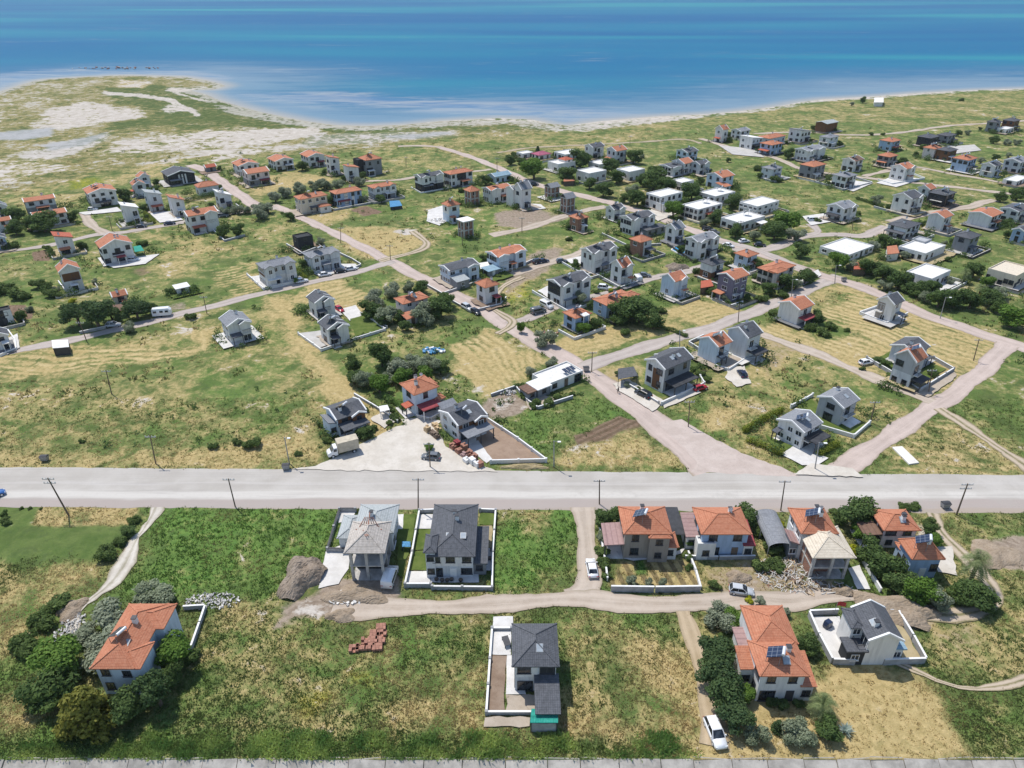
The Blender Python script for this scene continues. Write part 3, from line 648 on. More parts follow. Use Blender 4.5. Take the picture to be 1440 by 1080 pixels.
strip('dirt_track', [(962, 860), (972, 890), (982, 930), (995, 980), (1003, 1015), (1004, 1050)], [2.2, 2.4, 2.4, 2.6, 3.4, 3], RM['straw'], .3)
strip('dirt_track', [(1310, 722), (1325, 750), (1355, 780), (1390, 820), (1400, 845), (1370, 862), (1300, 865), (1260, 850)], 2.6, RM['rut'], .3)
strip('dirt_track', [(1215, 910), (1330, 962), (1400, 966), (1460, 950)], 1.1, RM['rut'], .25)
strip('dirt_track', [(700, 470), (720, 452), (690, 430), (705, 405), (735, 390)], 2.5, RM['rut'], .3)
# forecourts and yards
sheet('gravel_lot', [(405, 661), (445, 655), (478, 640), (545, 606), (572, 596), (612, 604), (628, 628), (665, 650), (690, 660), (700, 664)], FM['gravel'], .3)
sheet('house_yard', [(565, 590), (597, 588), (620, 592), (612, 606), (575, 605)], FM['gravel'], .2)
for q_, m_ in [([(668, 594), (688, 590), (768, 647), (693, 649), (672, 636)], 'brown'), ([(656, 628), (672, 620), (692, 646), (684, 652)], 'slab'),
               ([(458, 775), (497, 762), (490, 800), (476, 822), (448, 828)], 'slab'), ([(477, 720), (500, 720), (496, 732), (476, 736)], 'slab'),
               ([(589, 724), (612, 724), (611, 744), (586, 744)], 'slab'), ([(586, 745), (611, 745), (608, 774), (579, 774)], 'lawn'), ([(578, 777), (607, 777), (604, 803), (574, 803)], 'lawn'),
               ([(573, 804), (606, 804), (604, 822), (570, 822)], 'slab'), ([(606, 805), (673, 805), (673, 820), (606, 820)], 'slab'), ([(671, 772), (693, 772), (693, 803), (671, 803)], 'slab'),
               ([(675, 740), (693, 740), (693, 771), (675, 771)], 'dry'), ([(675, 722), (694, 722), (694, 739), (675, 739)], 'lawn'),
               ([(560, 724), (586, 724), (574, 780), (566, 812), (558, 808)], 'lawn'), ([(560, 724), (568, 724), (566, 745), (556, 745)], 'slab'),
               ([(694, 868), (722, 868), (722, 884), (693, 886)], 'slab'), ([(692, 888), (719, 888), (718, 922), (689, 922)], 'slab'), ([(689, 923), (712, 923), (710, 1000), (685, 1000)], 'soil'), ([(713, 923), (722, 923), (740, 978), (712, 978)], 'slab'),
               ([(713, 979), (756, 979), (756, 1002), (711, 1002)], 'dirt'), ([(684, 1009), (745, 1009), (745, 1024), (682, 1024)], 'dirt'),
               ([(1142, 868), (1180, 868), (1190, 926), (1170, 926)], 'slab'), ([(1245, 868), (1260, 868), (1296, 930), (1268, 930)], 'dry'), ([(1236, 866), (1246, 866), (1262, 898), (1250, 900)], 'slab'),
               ([(1192, 800), (1208, 796), (1224, 830), (1205, 830)], 'slab'), ([(1305, 770), (1338, 770), (1345, 810), (1320, 806)], 'gravel'),
               ([(866, 776), (885, 780), (945, 783), (958, 780), (965, 770), (930, 787), (890, 790), (872, 785)], 'slab'),
               ([(1098, 640), (1116, 628), (1165, 645), (1150, 655), (1128, 655)], 'slab'), ([(1075, 612), (1098, 622), (1114, 628), (1104, 636), (1085, 626)], 'lawn'), ([(1118, 668), (1140, 652), (1200, 660), (1215, 672)], 'gravel'),
               ([(1120, 572), (1140, 560), (1170, 595), (1218, 598), (1198, 612), (1150, 600)], 'lawn'), ([(1228, 508), (1262, 490), (1330, 520), (1290, 546)], 'lawn'), ([(1252, 540), (1300, 545), (1340, 520), (1345, 530), (1305, 560)], 'dirt'),
               ([(862, 540), (884, 534), (934, 565), (918, 580), (890, 562), (866, 548)], 'gravel'), ([(930, 565), (975, 548), (985, 553), (935, 575)], 'gravel'), ([(1024, 518), (1046, 515), (1056, 540), (1036, 545), (1020, 532)], 'gravel'),
               ([(1003, 505), (1042, 500), (1036, 512), (1020, 516)], 'dark'), ([(1208, 440), (1236, 432), (1272, 442), (1246, 456)], 'slab'),
               ([(735, 552), (780, 560), (790, 566), (745, 578)], 'dirt'), ([(418, 470), (450, 490), (480, 480), (450, 466)], 'conc'), ([(478, 436), (500, 430), (512, 445), (492, 452)], 'slab'), ([(492, 450), (512, 444), (540, 463), (500, 474)], 'lawn'),
               ([(520, 590), (545, 578), (562, 590), (540, 603)], 'gravel'), ([(556, 575), (575, 567), (592, 580), (570, 590)], 'slab'), ([(352, 390), (372, 404), (420, 392), (410, 382)], 'slab'), ([(430, 380), (450, 372), (500, 372), (505, 378), (450, 390)], 'slab'),
               ([(602, 296), (622, 290), (640, 305), (618, 318), (600, 312)], 'slab'), ([(720, 286), (760, 288), (768, 294), (735, 298)], 'slab'), ([(795, 366), (830, 358), (845, 380), (820, 384)], 'slab'), ([(756, 410), (772, 402), (820, 428), (800, 440)], 'slab'),
               ([(110, 300), (165, 292), (172, 298), (120, 303)], 'slab'), ([(148, 372), (192, 362), (225, 358), (205, 372), (160, 378)], 'slab'), ([(210, 300), (240, 298), (258, 310), (225, 314)], 'slab'), ([(10, 478), (25, 470), (28, 490), (10, 500)], 'slab'),
               ([(1128, 305), (1165, 300), (1172, 312), (1140, 318)], 'slab'), ([(1160, 258), (1180, 252), (1228, 258), (1200, 270)], 'slab'), ([(1232, 258), (1256, 248), (1298, 252), (1260, 264)], 'slab'), ([(1120, 396), (1150, 380), (1155, 388), (1130, 402)], 'slab'),
               ([(1030, 300), (1060, 310), (1075, 325), (1040, 322)], 'conc'), ([(930, 285), (955, 300), (925, 312), (910, 300)], 'gravel'), ([(1320, 208), (1370, 204), (1380, 212), (1335, 218)], 'conc'), ([(1010, 205), (1060, 210), (1075, 222), (1030, 218)], 'conc')]:
    sheet('paving' if m_ in ('slab', 'conc', 'dark') else 'lawn' if m_ == 'lawn' else 'yard', q_, FM[m_], .08 if m_ in ('slab', 'conc', 'dark') else .2)
ROADP = list(EXC)
# ---------------------------------------------------------------- house builder
WC = {}
def win_mesh(wd, ht, fr, kind='window'):
    """frame (slot 0) and pane (slot 1), front facing -y, wall plane at y = 0"""
    key = (round(wd, 1), round(ht, 1), fr, kind)
    if key in WC: return WC[key]
    wd, ht = key[0], key[1]
    b = MB(); t = .09
    b.box(-wd / 2, wd / 2, -.07, -.003, 0, t, 0); b.box(-wd / 2, wd / 2, -.07, -.003, ht - t, ht, 0)
    b.box(-wd / 2, -wd / 2 + t, -.07, -.003, t, ht - t, 0); b.box(wd / 2 - t, wd / 2, -.07, -.003, t, ht - t, 0)
    if wd > 1.0: b.box(-.035, .035, -.065, -.003, t, ht - t, 0)
    b.box(-wd / 2 - .08, wd / 2 + .08, -.16, -.003, -.08, -.003, 0)
    me = b.mesh(kind, [MT[fr]])
    p = MB(); p.poly([(-wd / 2 + t, -.03, t), (wd / 2 - t, -.03, t), (wd / 2 - t, -.03, ht - t), (-wd / 2 + t, -.03, ht - t)], 0)
    pm = p.mesh('pane', [MT['glass'] if kind != 'window_opening' else MT['dark']])  # window openings: a black sheet paints the unlit interior instead of a hole
    WC[key] = (me, pm); return WC[key]
DC = {}
def door_mesh(wd, ht, mat):
    key = (wd, ht, mat)
    if key not in DC:
        b = MB(); b.box(-wd / 2, wd / 2, -.09, -.003, 0, ht, 0); b.box(-wd / 2 + .12, wd / 2 - .12, -.11, -.09, .2, ht - .15, 0)
        DC[key] = b.mesh('door', [MT[mat]])
    return DC[key]
def roof_geo(style, x0, x1, y0, y1, h, rise, o, b, tr=None, th=.16, m=0):
    """adds a roof over the rectangle to MB b; barge boards to tr"""
    X0, X1, Y0, Y1 = x0 - o, x1 + o, y0 - o, y1 + o; cx, cy = (x0 + x1) / 2, (y0 + y1) / 2
    if style in ('gx', 'gy'):
        half = ((y1 - y0) if style == 'gx' else (x1 - x0)) / 2; ez = h - rise * o / half + .03; rz = h + rise + .03
        def mp(a, c, z): return (a, c, z) if style == 'gx' else (c, a, z)
        A0, A1, C0, C1, c = (X0, X1, Y0, Y1, cy) if style == 'gx' else (Y0, Y1, X0, X1, cx)
        for s, C in ((0, C0), (1, C1)):
            top = [mp(A0, C, ez + th), mp(A1, C, ez + th), mp(A1, c, rz + th), mp(A0, c, rz + th)]
            bot = [(p[0], p[1], p[2] - th) for p in top]
            flip = (s == 1) ^ (style == 'gy')
            q = [3, 2, 1, 0] if flip else [0, 1, 2, 3]
            b.hexa([bot[i] for i in q], [top[i] for i in q], m)
        if tr is not None:
            for a_ in (A0, A1):
                tm = MB(); tr.append(tm)
                for C in (C0, C1):
                    sg = .13 if a_ == A0 else -.13
                    lo, hi = mp(a_ + sg, C, ez - .10), mp(a_ + sg, c, rz - .10)
                    tm.bar(lo, hi, .3, th + .22, 0)
    elif style == 'hip':
        ez = h - .02; rz = h + rise; L, D = X1 - X0, Y1 - Y0; k = min(L, D) / 2 * .98
        if L >= D: r0, r1 = (X0 + k, cy, rz), (X1 - k, cy, rz)
        else: r0, r1 = (cx, Y0 + k, rz), (cx, Y1 - k, rz)
        a, bb, c, d = (X0, Y0, ez), (X1, Y0, ez), (X1, Y1, ez), (X0, Y1, ez)
        if L >= D: fs = [(a, bb, r1, r0), (bb, c, r1), (c, d, r0, r1), (d, a, r0)]
        else: fs = [(a, bb, r0), (bb, c, r1, r0), (c, d, r1), (d, a, r0, r1)]
        for f in fs: b.poly(f, m)
        e = [(p[0], p[1], ez - th) for p in (a, bb, c, d)]
        for i, (p, q) in enumerate(((a, bb), (bb, c), (c, d), (d, a))): b.poly([e[i], e[(i + 1) % 4], q, p], m)
        b.poly(e[::-1], m)
        for p, q in ((a, r0), (d, r0 if L >= D else r1), (bb, r1 if L >= D else r0), (c, r1), (r0, r1)):
            if math.dist(p, q) > .2: b.bar(Vector(p) + Vector((0, 0, -.02)), Vector(q) + Vector((0, 0, -.02)), .24, .09, m)
    elif style == 'shed':      # high at -x, low at +x
        b.hexa([(X0, Y0, h + rise - .1), (X1, Y0, h - .1), (X1, Y1, h - .1), (X0, Y1, h + rise - .1)], [(X0, Y0, h + rise + th), (X1, Y0, h + th), (X1, Y1, h + th), (X0, Y1, h + rise + th)], m)
    elif style == 'shedF':     # low at the front (-y)
        b.hexa([(X0, Y0, h), (X1, Y0, h), (X1, Y1, h + rise), (X0, Y1, h + rise)], [(X0, Y0, h + th), (X1, Y0, h + th), (X1, Y1, h + rise + th), (X0, Y1, h + rise + th)], m)
    elif style == 'flat':
        b.box(x0 + .18, x1 - .18, y0 + .18, y1 - .18, h - .25, h - .05, m)
    elif style == 'slab':
        b.box(X0, X1, Y0, Y1, h, h + .25, m)
def body_geo(style, x0, x1, y0, y1, h, rise, b, m=0, z0=-.3, low=None, lowh=2.9):
    if low is not None:
        b.box(x0, x1, y0, y1, z0, lowh, low); z0 = lowh
    b.box(x0, x1, y0, y1, z0, h, m)
    cx, cy = (x0 + x1) / 2, (y0 + y1) / 2
    if style == 'gx':
        for x, s in ((x0, 0), (x1, 1)):
            q = [(x, y0, h), (x, y1, h), (x, cy, h + rise)]; b.poly(q if s else q[::-1], m)
    elif style == 'gy':
        for y, s in ((y0, 0), (y1, 1)):
            q = [(x0, y, h), (x1, y, h), (cx, y, h + rise)]; b.poly(q if not s else q[::-1], m)
    elif style == 'shed':
        b.poly([(x0, y0, h), (x1, y0, h), (x0, y0, h + rise - .1)], m); b.poly([(x1, y1, h), (x0, y1, h), (x0, y1, h + rise - .1)], m)
        b.poly([(x0, y1, h), (x0, y0, h), (x0, y0, h + rise - .1), (x0, y1, h + rise - .1)], m)
    elif style == 'shedF':
        b.poly([(x0, y0, h), (x0, y1, h), (x0, y1, h + rise)][::-1], m); b.poly([(x1, y0, h), (x1, y1, h), (x1, y1, h + rise)], m)
        b.poly([(x1, y1, h), (x0, y1, h), (x0, y1, h + rise), (x1, y1, h + rise)], m)
    elif style == 'flat':
        t = .22; H2 = h + .35
        b.box(x0, x1, y0, y0 + t, h, H2, m); b.box(x0, x1, y1 - t, y1, h, H2, m); b.box(x0, x0 + t, y0 + t, y1 - t, h, H2, m); b.box(x1 - t, x1, y0 + t, y1 - t, h, H2, m)
def fit(box, yaw, w0, d0, h0, rise0, style, o):
    x0, y0, x1, y1 = box; s, k = 1.0, 1.0; X, Y = P((x0 + x1) / 2, y1 - 4); c, sn = math.cos(yaw), math.sin(yaw)
    for it in range(60):
        w, d, h, r = w0 * s, d0 * s, h0 * k, rise0 * k; pts = []
        for sx in (-1, 1):
            for sy in (-1, 1):
                pts.append((sx * w / 2, sy * d / 2, 0))
                ez = h
                pts.append((sx * (w / 2 + o), sy * (d / 2 + o), ez))
        if style == 'gx': pts += [(-w / 2 - o, 0, h + r), (w / 2 + o, 0, h + r)]
        elif style == 'gy': pts += [(0, -d / 2 - o, h + r), (0, d / 2 + o, h + r)]
        elif style == 'hip':
            q = max(0, abs(w - d) / 2); pts += [((q if w > d else 0), (q if d > w else 0), h + r), (-(q if w > d else 0), -(q if d > w else 0), h + r)]
        elif style == 'shed': pts += [(-w / 2, d / 2, h + r), (-w / 2, -d / 2, h + r)]
        elif style == 'shedF': pts += [(-w / 2, d / 2, h + r), (w / 2, d / 2, h + r)]
        pr = [J(X + c * a - sn * b, Y + sn * a + c * b, z) for a, b, z in pts]
        px = [p[0] for p in pr]; py = [p[1] for p in pr]
        u, v = (x0 + x1) / 2, y1; sc_ = J(X + 1, Y)[0] - J(X, Y)[0]; sy_ = J(X, Y)[1] - J(X, Y + 1)[1]; sz_ = J(X, Y, 0)[1] - J(X, Y, 1)[1]
        s *= ((x1 - x0) / (max(px) - min(px))) ** .7; s = min(max(s, .45), 2.2)
        X += .7 * ((x0 + x1) / 2 - (max(px) + min(px)) / 2) / sc_
        Y += .6 * (max(py) - y1) / sy_
        k += .5 * ((min(py) - y0) / sz_) / (h0 + rise0); k = min(max(k, .72), 1.45)
    return X, Y, s, k
FACE = dict(F=0, R=90, B=180, L=270)
HOUSES = []
CHM = {}
def H(box, yaw, style, r, st, wall, roof, label, cat='house', low=None, clad=(), porch=(), bay=(), ann=(), chim=1, sol=0, sky=0, bal=(), rise=None, trim=None, o=.45, fr=None, name=None, win=1, group=None, w0=8.0, frame=False, door=True, dish=0, at=None, blank='', auto=True):
    if name is None: name = 'house'
    yaw = math.radians(yaw); d0 = w0 * r; h0 = 2.9 * st + .25
    if rise is None: rise = {'gx': .19 * d0, 'gy': .19 * w0, 'hip': .17 * min(w0, d0) + .3, 'shed': 1.6, 'shedF': 1.2}.get(style, 0)
    if style in ('flat', 'slab'): o = 0.0 if style == 'flat' else o
    if 'blank' in label: blank = 'L'
    if at:
        X, Y = (at[0] + at[1]) / 2, (at[2] + at[3]) / 2; w0, d0, h0, s, k = at[1] - at[0], at[3] - at[2], at[4], 1, 1
        if len(at) > 5: rise = at[5]
    else: X, Y, s, k = fit(box, yaw, w0, d0, h0, rise, style, o)
    rs = random.Random(int(box[0] * 31 + box[1] * 17)); w, d, h, rise = w0 * s, d0 * s, h0 * k, rise * k; fh = h / st
    root = thing(name, label, cat, (X, Y, 0), yaw, group)
    if auto and st >= 2 and not frame and style not in ('flat', 'slab') and name == 'house':
        if not porch:
            a = rs.choice([.03, .3, .5]); porch = [('F', a, a + rs.uniform(.4, .47), rs.uniform(1.6, 2.4), rs.choice('DDGW') if roof != 'O' else rs.choice('OMDW'), 2.75)]
        if not bal and rs.random() < .55 and not any(c[0] == 'F' for c in clad): a = rs.choice([.05, .35, .55]); bal = [('F', a, a + .38, 1)]
        if rs.random() < .3: sol = sol or 1
        if rs.random() < .25: dish = dish or 1
    x0, x1, y0, y1 = -w / 2, w / 2, -d / 2, d / 2
    HOUSES.append((X, Y, yaw, w, d, label)); dist = math.hypot(X, Y, HC)
    cs, sn = math.cos(yaw), math.sin(yaw)
    def wp(a, b): return (X + cs * a - sn * b, Y + sn * a + cs * b)
    EXC.append([wp(x0 - .3, y0 - .3), wp(x1 + .3, y0 - .3), wp(x1 + .3, y1 + .3), wp(x0 - .3, y1 + .3)])
    def fpt(f, u, out=0.0):
        return {'F': (x0 + u * w, y0 - out), 'R': (x1 + out, y0 + u * d), 'B': (x1 - u * w, y1 + out), 'L': (x0 - out, y1 - u * d)}[f]
    flen = dict(F=w, B=w, L=d, R=d)
    def seen(f):
        a = yaw + math.radians(FACE[f] - 90); dd = math.hypot(X, Y); return (-X * math.cos(a) - Y * math.sin(a)) / dd > -.2
    near = dist < 190
    fr = fr or ('trim' if wall not in ('k', 'n', 'x') and rs.random() < .3 else 'dtrim')
    WM, RMt = MT['w' + wall], MT['r' + roof]
    tr = [] if (trim or (trim is None and style in ('gx', 'gy'))) else None
    rb = MB()
    if not frame:
        b = MB(); body_geo(style, x0, x1, y0, y1, h, rise, b, 0, low=1 if low else None, lowh=fh)
        b.build('wall', [WM] + ([MT['w' + low]] if low else []), root)
    else:                          # unfinished: slabs and columns, hollow brick set back behind them
        b = MB(); body_geo(style if style in ('gx', 'gy') else 'hip', x0 + .35, x1 - .35, y0 + .35, y1 - .35, h - .05, 0, b, 0); b.build('wall', [MT['wr']], root)
        for f_ in range(1, st + 1):
            sl = MB(); sl.box(x0, x1, y0, y1, f_ * fh - .45, f_ * fh - .02, 0); sl.build('floor_slab', MT['conc'], root)
        cb = MB(); cb.box(-.2, .2, -.2, .2, -.3, h - .46, 0); cm = cb.mesh('column', [MT['conc']])
        for ux in (0, .5, 1):
            for uy in (0, .5, 1):
                if ux == uy == .5: continue
                inst('column', cm, root, (x0 + .2 + ux * (w - .4), y0 + .2 + uy * (d - .4), 0))
    roof_geo(style, x0, x1, y0, y1, h, rise, o, rb, tr)
    for (u0, u1, dep) in bay:      # cross gables on the front
        a0, a1 = x0 + u0 * w, x0 + u1 * w; hw = (a1 - a0) / 2; br = min(rise * .8, hw * .45); bb = MB(); fcl = next((c[5] for c in clad if c[0] == 'F' and c[2] - c[1] > .8), None)
        body_geo('gy', a0, a1, y0 - dep, y0 + .5 - .003, h, br, bb, 0, low=1 if (low or fcl) else None, lowh=fh); bb.build('wall', [MT['w' + fcl] if fcl else WM] + ([MT['w' + low]] if low else ([WM] if fcl else [])), root)
        roof_geo('gy', a0, a1, y0 - dep, -.2, h + .01, br, .35, rb, tr)
    ro = rb.build('roof', RMt, root) if rb.v else None
    for tm in tr or []: tm.build('roof_trim', MT['trim'] if trim != 'dark' else MT['dtrim'], ro)
    for (fx0, fx1, fy0, fy1, ah, ast, arf, awl) in ann:   # lower wings, in fractions of the main body
        q0, q1, p0, p1 = x0 + fx0 * w, x0 + fx1 * w, y0 + fy0 * d, y0 + fy1 * d
        ar = {'gx': .2 * (p1 - p0), 'gy': .2 * (q1 - q0), 'hip': .17 * min(q1 - q0, p1 - p0) + .2, 'shedF': .8, 'shed': .8}.get(ast, 0); bb = MB(); r2 = MB(); t2 = [] if ast in ('gx', 'gy') else None
        body_geo(ast, q0, q1, p0, p1, ah, ar, bb, 0, z0=-.25); wl = bb.build('wing', MT['w' + awl], root)
        roof_geo(ast, q0, q1, p0, p1, ah, ar, .3 if ast != 'flat' else 0, r2, t2); a2 = r2.build('roof', MT['r' + arf], wl)
        for tm in t2 or []: tm.build('roof_trim', MT['trim'], wl)
        EXC.append([wp(q0, p0), wp(q1, p0), wp(q1, p1), wp(q0, p1)])
        if ah > 2 and seen('F'):
            for i in range(max(1, int((q1 - q0) / 3))):
                me, pm = win_mesh(1.2, 1.2, fr); cxx = q0 + (i + .5) * (q1 - q0) / max(1, int((q1 - q0) / 3))
                wo_ = inst('window', me, root, (cxx, p0, 1.0)); inst('pane', pm, wo_)
                if ah > 5: wo_ = inst('window', me, root, (cxx, p0, 3.9)); inst('pane', pm, wo_)
    taken = {}
    for (f, u0, u1, z0, z1, m_) in clad:
        if f in 'FB': L2 = w
        cb = MB(); L = flen[f]; cb.box(-(u1 - u0) * L / 2, (u1 - u0) * L / 2, -.05, -.002, z0 * h, z1 * h, 0); p_ = fpt(f, (u0 + u1) / 2)
        cb.build('cladding', MT['w' + m_], root, (p_[0], p_[1], 0), math.radians(FACE[f]))
    cladding_faces = {c[0]: c for c in clad}
    for (f, u0, u1, dep, m_, ph) in porch:
        L = flen[f]; pw = (u1 - u0) * L; p_ = fpt(f, (u0 + u1) / 2); pb = MB()
        pb.hexa([(-pw / 2, -dep, ph - .22), (pw / 2, -dep, ph - .22), (pw / 2, -.003, ph), (-pw / 2, -.003, ph)], [(-pw / 2, -dep, ph - .02), (pw / 2, -dep, ph - .02), (pw / 2, -.003, ph + .2), (-pw / 2, -.003, ph + .2)])
        po = pb.build('porch_roof', MT['r' + m_], root, (p_[0], p_[1], 0), math.radians(FACE[f]))
        cb = MB(); cb.box(-.09, .09, -.09, .09, 0, ph - .23, 0); cm = cb.mesh('post', [MT['trim'] if m_ in 'OWM' else MT['dtrim']])
        nn = 2 if pw < 6 else 3
        for i in range(nn): inst('post', cm, po, (-pw / 2 + .2 + i * (pw - .4) / (nn - 1), -dep + .2, 0))
        pa = math.radians(FACE[f]); ca, sa_ = math.cos(pa), math.sin(pa); loc = [(-pw / 2, -dep), (pw / 2, -dep), (pw / 2, 0), (-pw / 2, 0)]
        EXC.append([wp(p_[0] + ca * a - sa_ * b2, p_[1] + sa_ * a + ca * b2) for a, b2 in loc])
        if ph > 2 and rs.random() < .7 and f == 'F': dk = MB(); dk.box(-pw * .44, pw * .44, -.06, -.004, .16, ph - .35); dk.build('porch_shade_panel', MT['glass'], root, (p_[0], p_[1], 0), math.radians(FACE[f])); taken.setdefault(f, []).extend([(u0 + (u1 - u0) * q, 0) for q in (.1, .35, .65, .9)])  # dark sheet painted in for the shaded opening under the porch roof
        fl = MB(); fl.box(-pw / 2, pw / 2, -dep, -.003, -.2, .14, 0); fl.build('porch_floor', MT['pconc'], root, (p_[0], p_[1], 0), math.radians(FACE[f]))
    for (f, u0, u1, fl_) in bal:
        L = flen[f]; bw = (u1 - u0) * L; p_ = fpt(f, (u0 + u1) / 2); bb = MB(); z = fl_ * fh
        bb.box(-bw / 2, bw / 2, -1.25, -.003, z - .16, z, 0); bo = bb.build('balcony', MT['pconc'], root, (p_[0], p_[1], 0), math.radians(FACE[f]))
        rl = MB(); rl.bar((-bw / 2 + .03, -1.2, z + .95), (bw / 2 - .03, -1.2, z + .95), .06, .06)
        for sgn in (-1, 1): rl.bar((sgn * (bw / 2 - .05), -1.2, z + .95), (sgn * (bw / 2 - .05), -.02, z + .95), .06, .06)
        for i in range(int(bw / .25) + 1): rl.bar((-bw / 2 + .04 + i * .25, -1.2, z), (-bw / 2 + .041 + i * .25, -1.2, z), .03, .95) if False else rl.box(-bw / 2 + .03 + i * .25, -bw / 2 + .06 + i * .25, -1.215, -1.185, z, z + .95)
        rl.build('railing', MT['dtrim'], bo)
        dm, dp = win_mesh(1.8, 2.1, fr); q_ = inst('balcony_door', dm, root, (p_[0], p_[1], z + .02), (0, 0, math.radians(FACE[f]))); inst('pane', dp, q_)
        taken.setdefault(f, []).append(((u0 + u1) / 2, fl_))
    # windows and doors
    if win:
        ok = 'window_opening' if frame else 'window'
        for f in 'FRBL':
            if not seen(f) or f in blank: continue
            L = flen[f]; n = max(1, int(L / 3.1)) if win == 1 else win; yaw_f = math.radians(FACE[f])
            for fl_ in range(st):
                ht = min(1.5, fh * .52)
                for i in range(n):
                    u = (i + .5) / n + rs.uniform(-.03, .03)
                    if any(abs(u - t[0]) < 1.6 / L + .05 and t[1] == fl_ for t in taken.get(f, [])): continue
                    if rs.random() < (.12 if f in 'FL' else .35) and not (f == 'F' and fl_ == 1): continue
                    off = .05 if f in cladding_faces and cladding_faces[f][1] - .02 <= u <= cladding_faces[f][2] + .02 else 0.0
                    if frame: off = -.35
                    p_ = fpt(f, u, off); bayhit = [q for q in bay if f == 'F' and q[0] - .02 < u < q[1] + .02]
                    if bayhit:
                        if abs(u - (bayhit[0][0] + bayhit[0][1]) / 2) > .5 / n: continue
                        p_ = fpt(f, (bayhit[0][0] + bayhit[0][1]) / 2, bayhit[0][2])
                    ww = rs.choice([1.2, 1.5, 1.9]) if not frame else 1.6
                    if fl_ == 0 and f == 'F' and i == n // 2 and door and not frame and not bayhit:
                        inst('door', door_mesh(1.1, 2.15, rs.choice(['wood', 'dtrim', 'trim'])), root, (p_[0], p_[1], .05), (0, 0, yaw_f)); continue
                    tall = fl_ == 0 and rs.random() < .45
                    wd_, ht_ = (2.2, 2.15) if tall else (ww, ht)
                    if tall and L < 5: wd_ = 1.3
                    me, pm = win_mesh(min(wd_, L / n * .8), ht_ if not frame else 1.7, fr if not frame else 'conc', ok)
                    q_ = inst(ok, me, root, (p_[0], p_[1], fl_ * fh + (.1 if tall else fh * .34)), (0, 0, yaw_f)); inst('pane', pm, q_)
    for i in range(chim):
        if style in ('flat', 'slab') or ro is None: break
        if 'c' not in CHM:
            b = MB(); b.box(-.3, .3, -.3, .3, -1.2, .75, 0); b.box(-.36, .36, -.36, .36, .78, .9, 1); CHM['c'] = b.mesh('chimney', [MT['trim'], MT['dtrim']])
        a, bq = rs.uniform(-.25, .25) * w, rs.choice([-1, 1]) * rs.uniform(.08, .22) * d
        t = 1 - (abs(bq) / (d / 2) if style == 'gx' else abs(a) / (w / 2) if style == 'gy' else max(abs(bq) / (d / 2), abs(a) / (w / 2)))
        inst('chimney', CHM['c'], ro, (a, bq, h + rise * t + .25))
    for i in range(sky):
        if style in ('gx', 'gy', 'hip'):
            sl = math.atan2(rise, (d if style != 'gy' else w) / 2); b = MB(); b.box(-.5, .5, -.6, .6, 0, .12, 0); b.box(-.42, .42, -.52, .52, .12, .135, 1)
            sk = b.build('skylight', [MT['steel'], MT['skyl']], ro)
            if style != 'gy': sk.location = ((i - .5 * (sky - 1)) * 2.4 + .6, -d * .22, h + rise * .56 + .14); sk.rotation_euler = (sl, 0, 0)
            else: sk.location = (-w * .22, (i - .5 * (sky - 1)) * 2.4 - .6, h + rise * .56 + .14); sk.rotation_euler = (0, -sl, 0)
    for i in range(sol):
        if 's' not in CHM:
            b = MB(); b.poly([(-1.0, -1.0, .25), (1.0, -1.0, .25), (1.0, .8, 1.35), (-1.0, .8, 1.35)], 0); b.poly([(-1.0, -1.0, .2), (-1.0, .8, 1.3), (1.0, .8, 1.3), (1.0, -1.0, .2)], 1)
            for sx in (-.9, .9): b.bar((sx, .75, -.7), (sx, .75, .6), .06, .06, 1) if False else b.box(sx - .03, sx + .03, .72, .78, -.9, 1.3, 1); b.box(sx - .03, sx + .03, -.98, -.92, -.9, .22, 1)
            CHM['s'] = b.mesh('solar_heater', [MT['panel'], MT['steel']])
            b = MB(); b.cyl((-.75, 1.0, 1.4), (.75, 1.0, 1.4), .22, .22, 12, 0); CHM['t'] = b.mesh('tank', [MT['tank']])
        t_ = inst('solar_heater', CHM['s'], root, ((i - .5) * 3 if sol > 1 else -.15 * w, -d * .12, h + rise * .62 + .35) if style not in ('flat', 'slab') else (w * .2, d * .1, h + .8), (0, 0, math.radians(-115) - yaw)); inst('tank', CHM['t'], t_)
    for i in range(dish):
        if 'd' not in CHM:
            b = MB(); b.cyl((0, 0, -.9), (0, 0, .5), .03, .03, 6, 1)
            n = 10
            for j in range(n):
                a, c = 2 * PI * j / n, 2 * PI * (j + 1) / n; b.poly([(0, -.1, .5), (.42 * math.cos(a), -.28, .5 + .42 * math.sin(a)), (.42 * math.cos(c), -.28, .5 + .42 * math.sin(c))], 0)
            CHM['d'] = b.mesh('satellite_dish', [MT['trim'], MT['steel']])
        inst('satellite_dish', CHM['d'], root, (w * .18, d * .1, h + rise * .75 + .6), (0, 0, -yaw))
    return root, (w, d, h, rise)
Q = 37
# ---- far left village
H((-8, 283, 13, 307), Q, 'gy', 1.1, 2, 'w', 'G', 'white house cut by left edge, above orange-roofed neighbour')
H((-12, 304, 20, 328), Q, 'gx', .7, 2, 'w', 'O', 'orange-roofed white house at the left picture edge')
H((30, 273, 82, 302), Q, 'gx', .6, 2, 'l', 'O', 'long grey house with orange gable roof, behind the big dark shrub at left', low='x')
H((42, 292, 98, 322), Q, 'gx', .6, 2, 'w', 'O', 'long orange-roofed house right behind the large round shrub at left', chim=2)
H((-8, 328, 8, 353), Q, 'gy', 1.1, 2, 'u', 'D', 'blue-walled house cut off by left edge beside the narrow lane')
H((116, 258, 168, 294), Q, 'gy', 1.0, 3, 'w', 'O', 'big white three-storey block with orange roof by white driveway', w0=11, win=3, chim=2)
H((190, 241, 214, 266), Q, 'gy', 1.1, 2, 'w', 'O', 'tall white orange-roofed house left of the black gabled house')
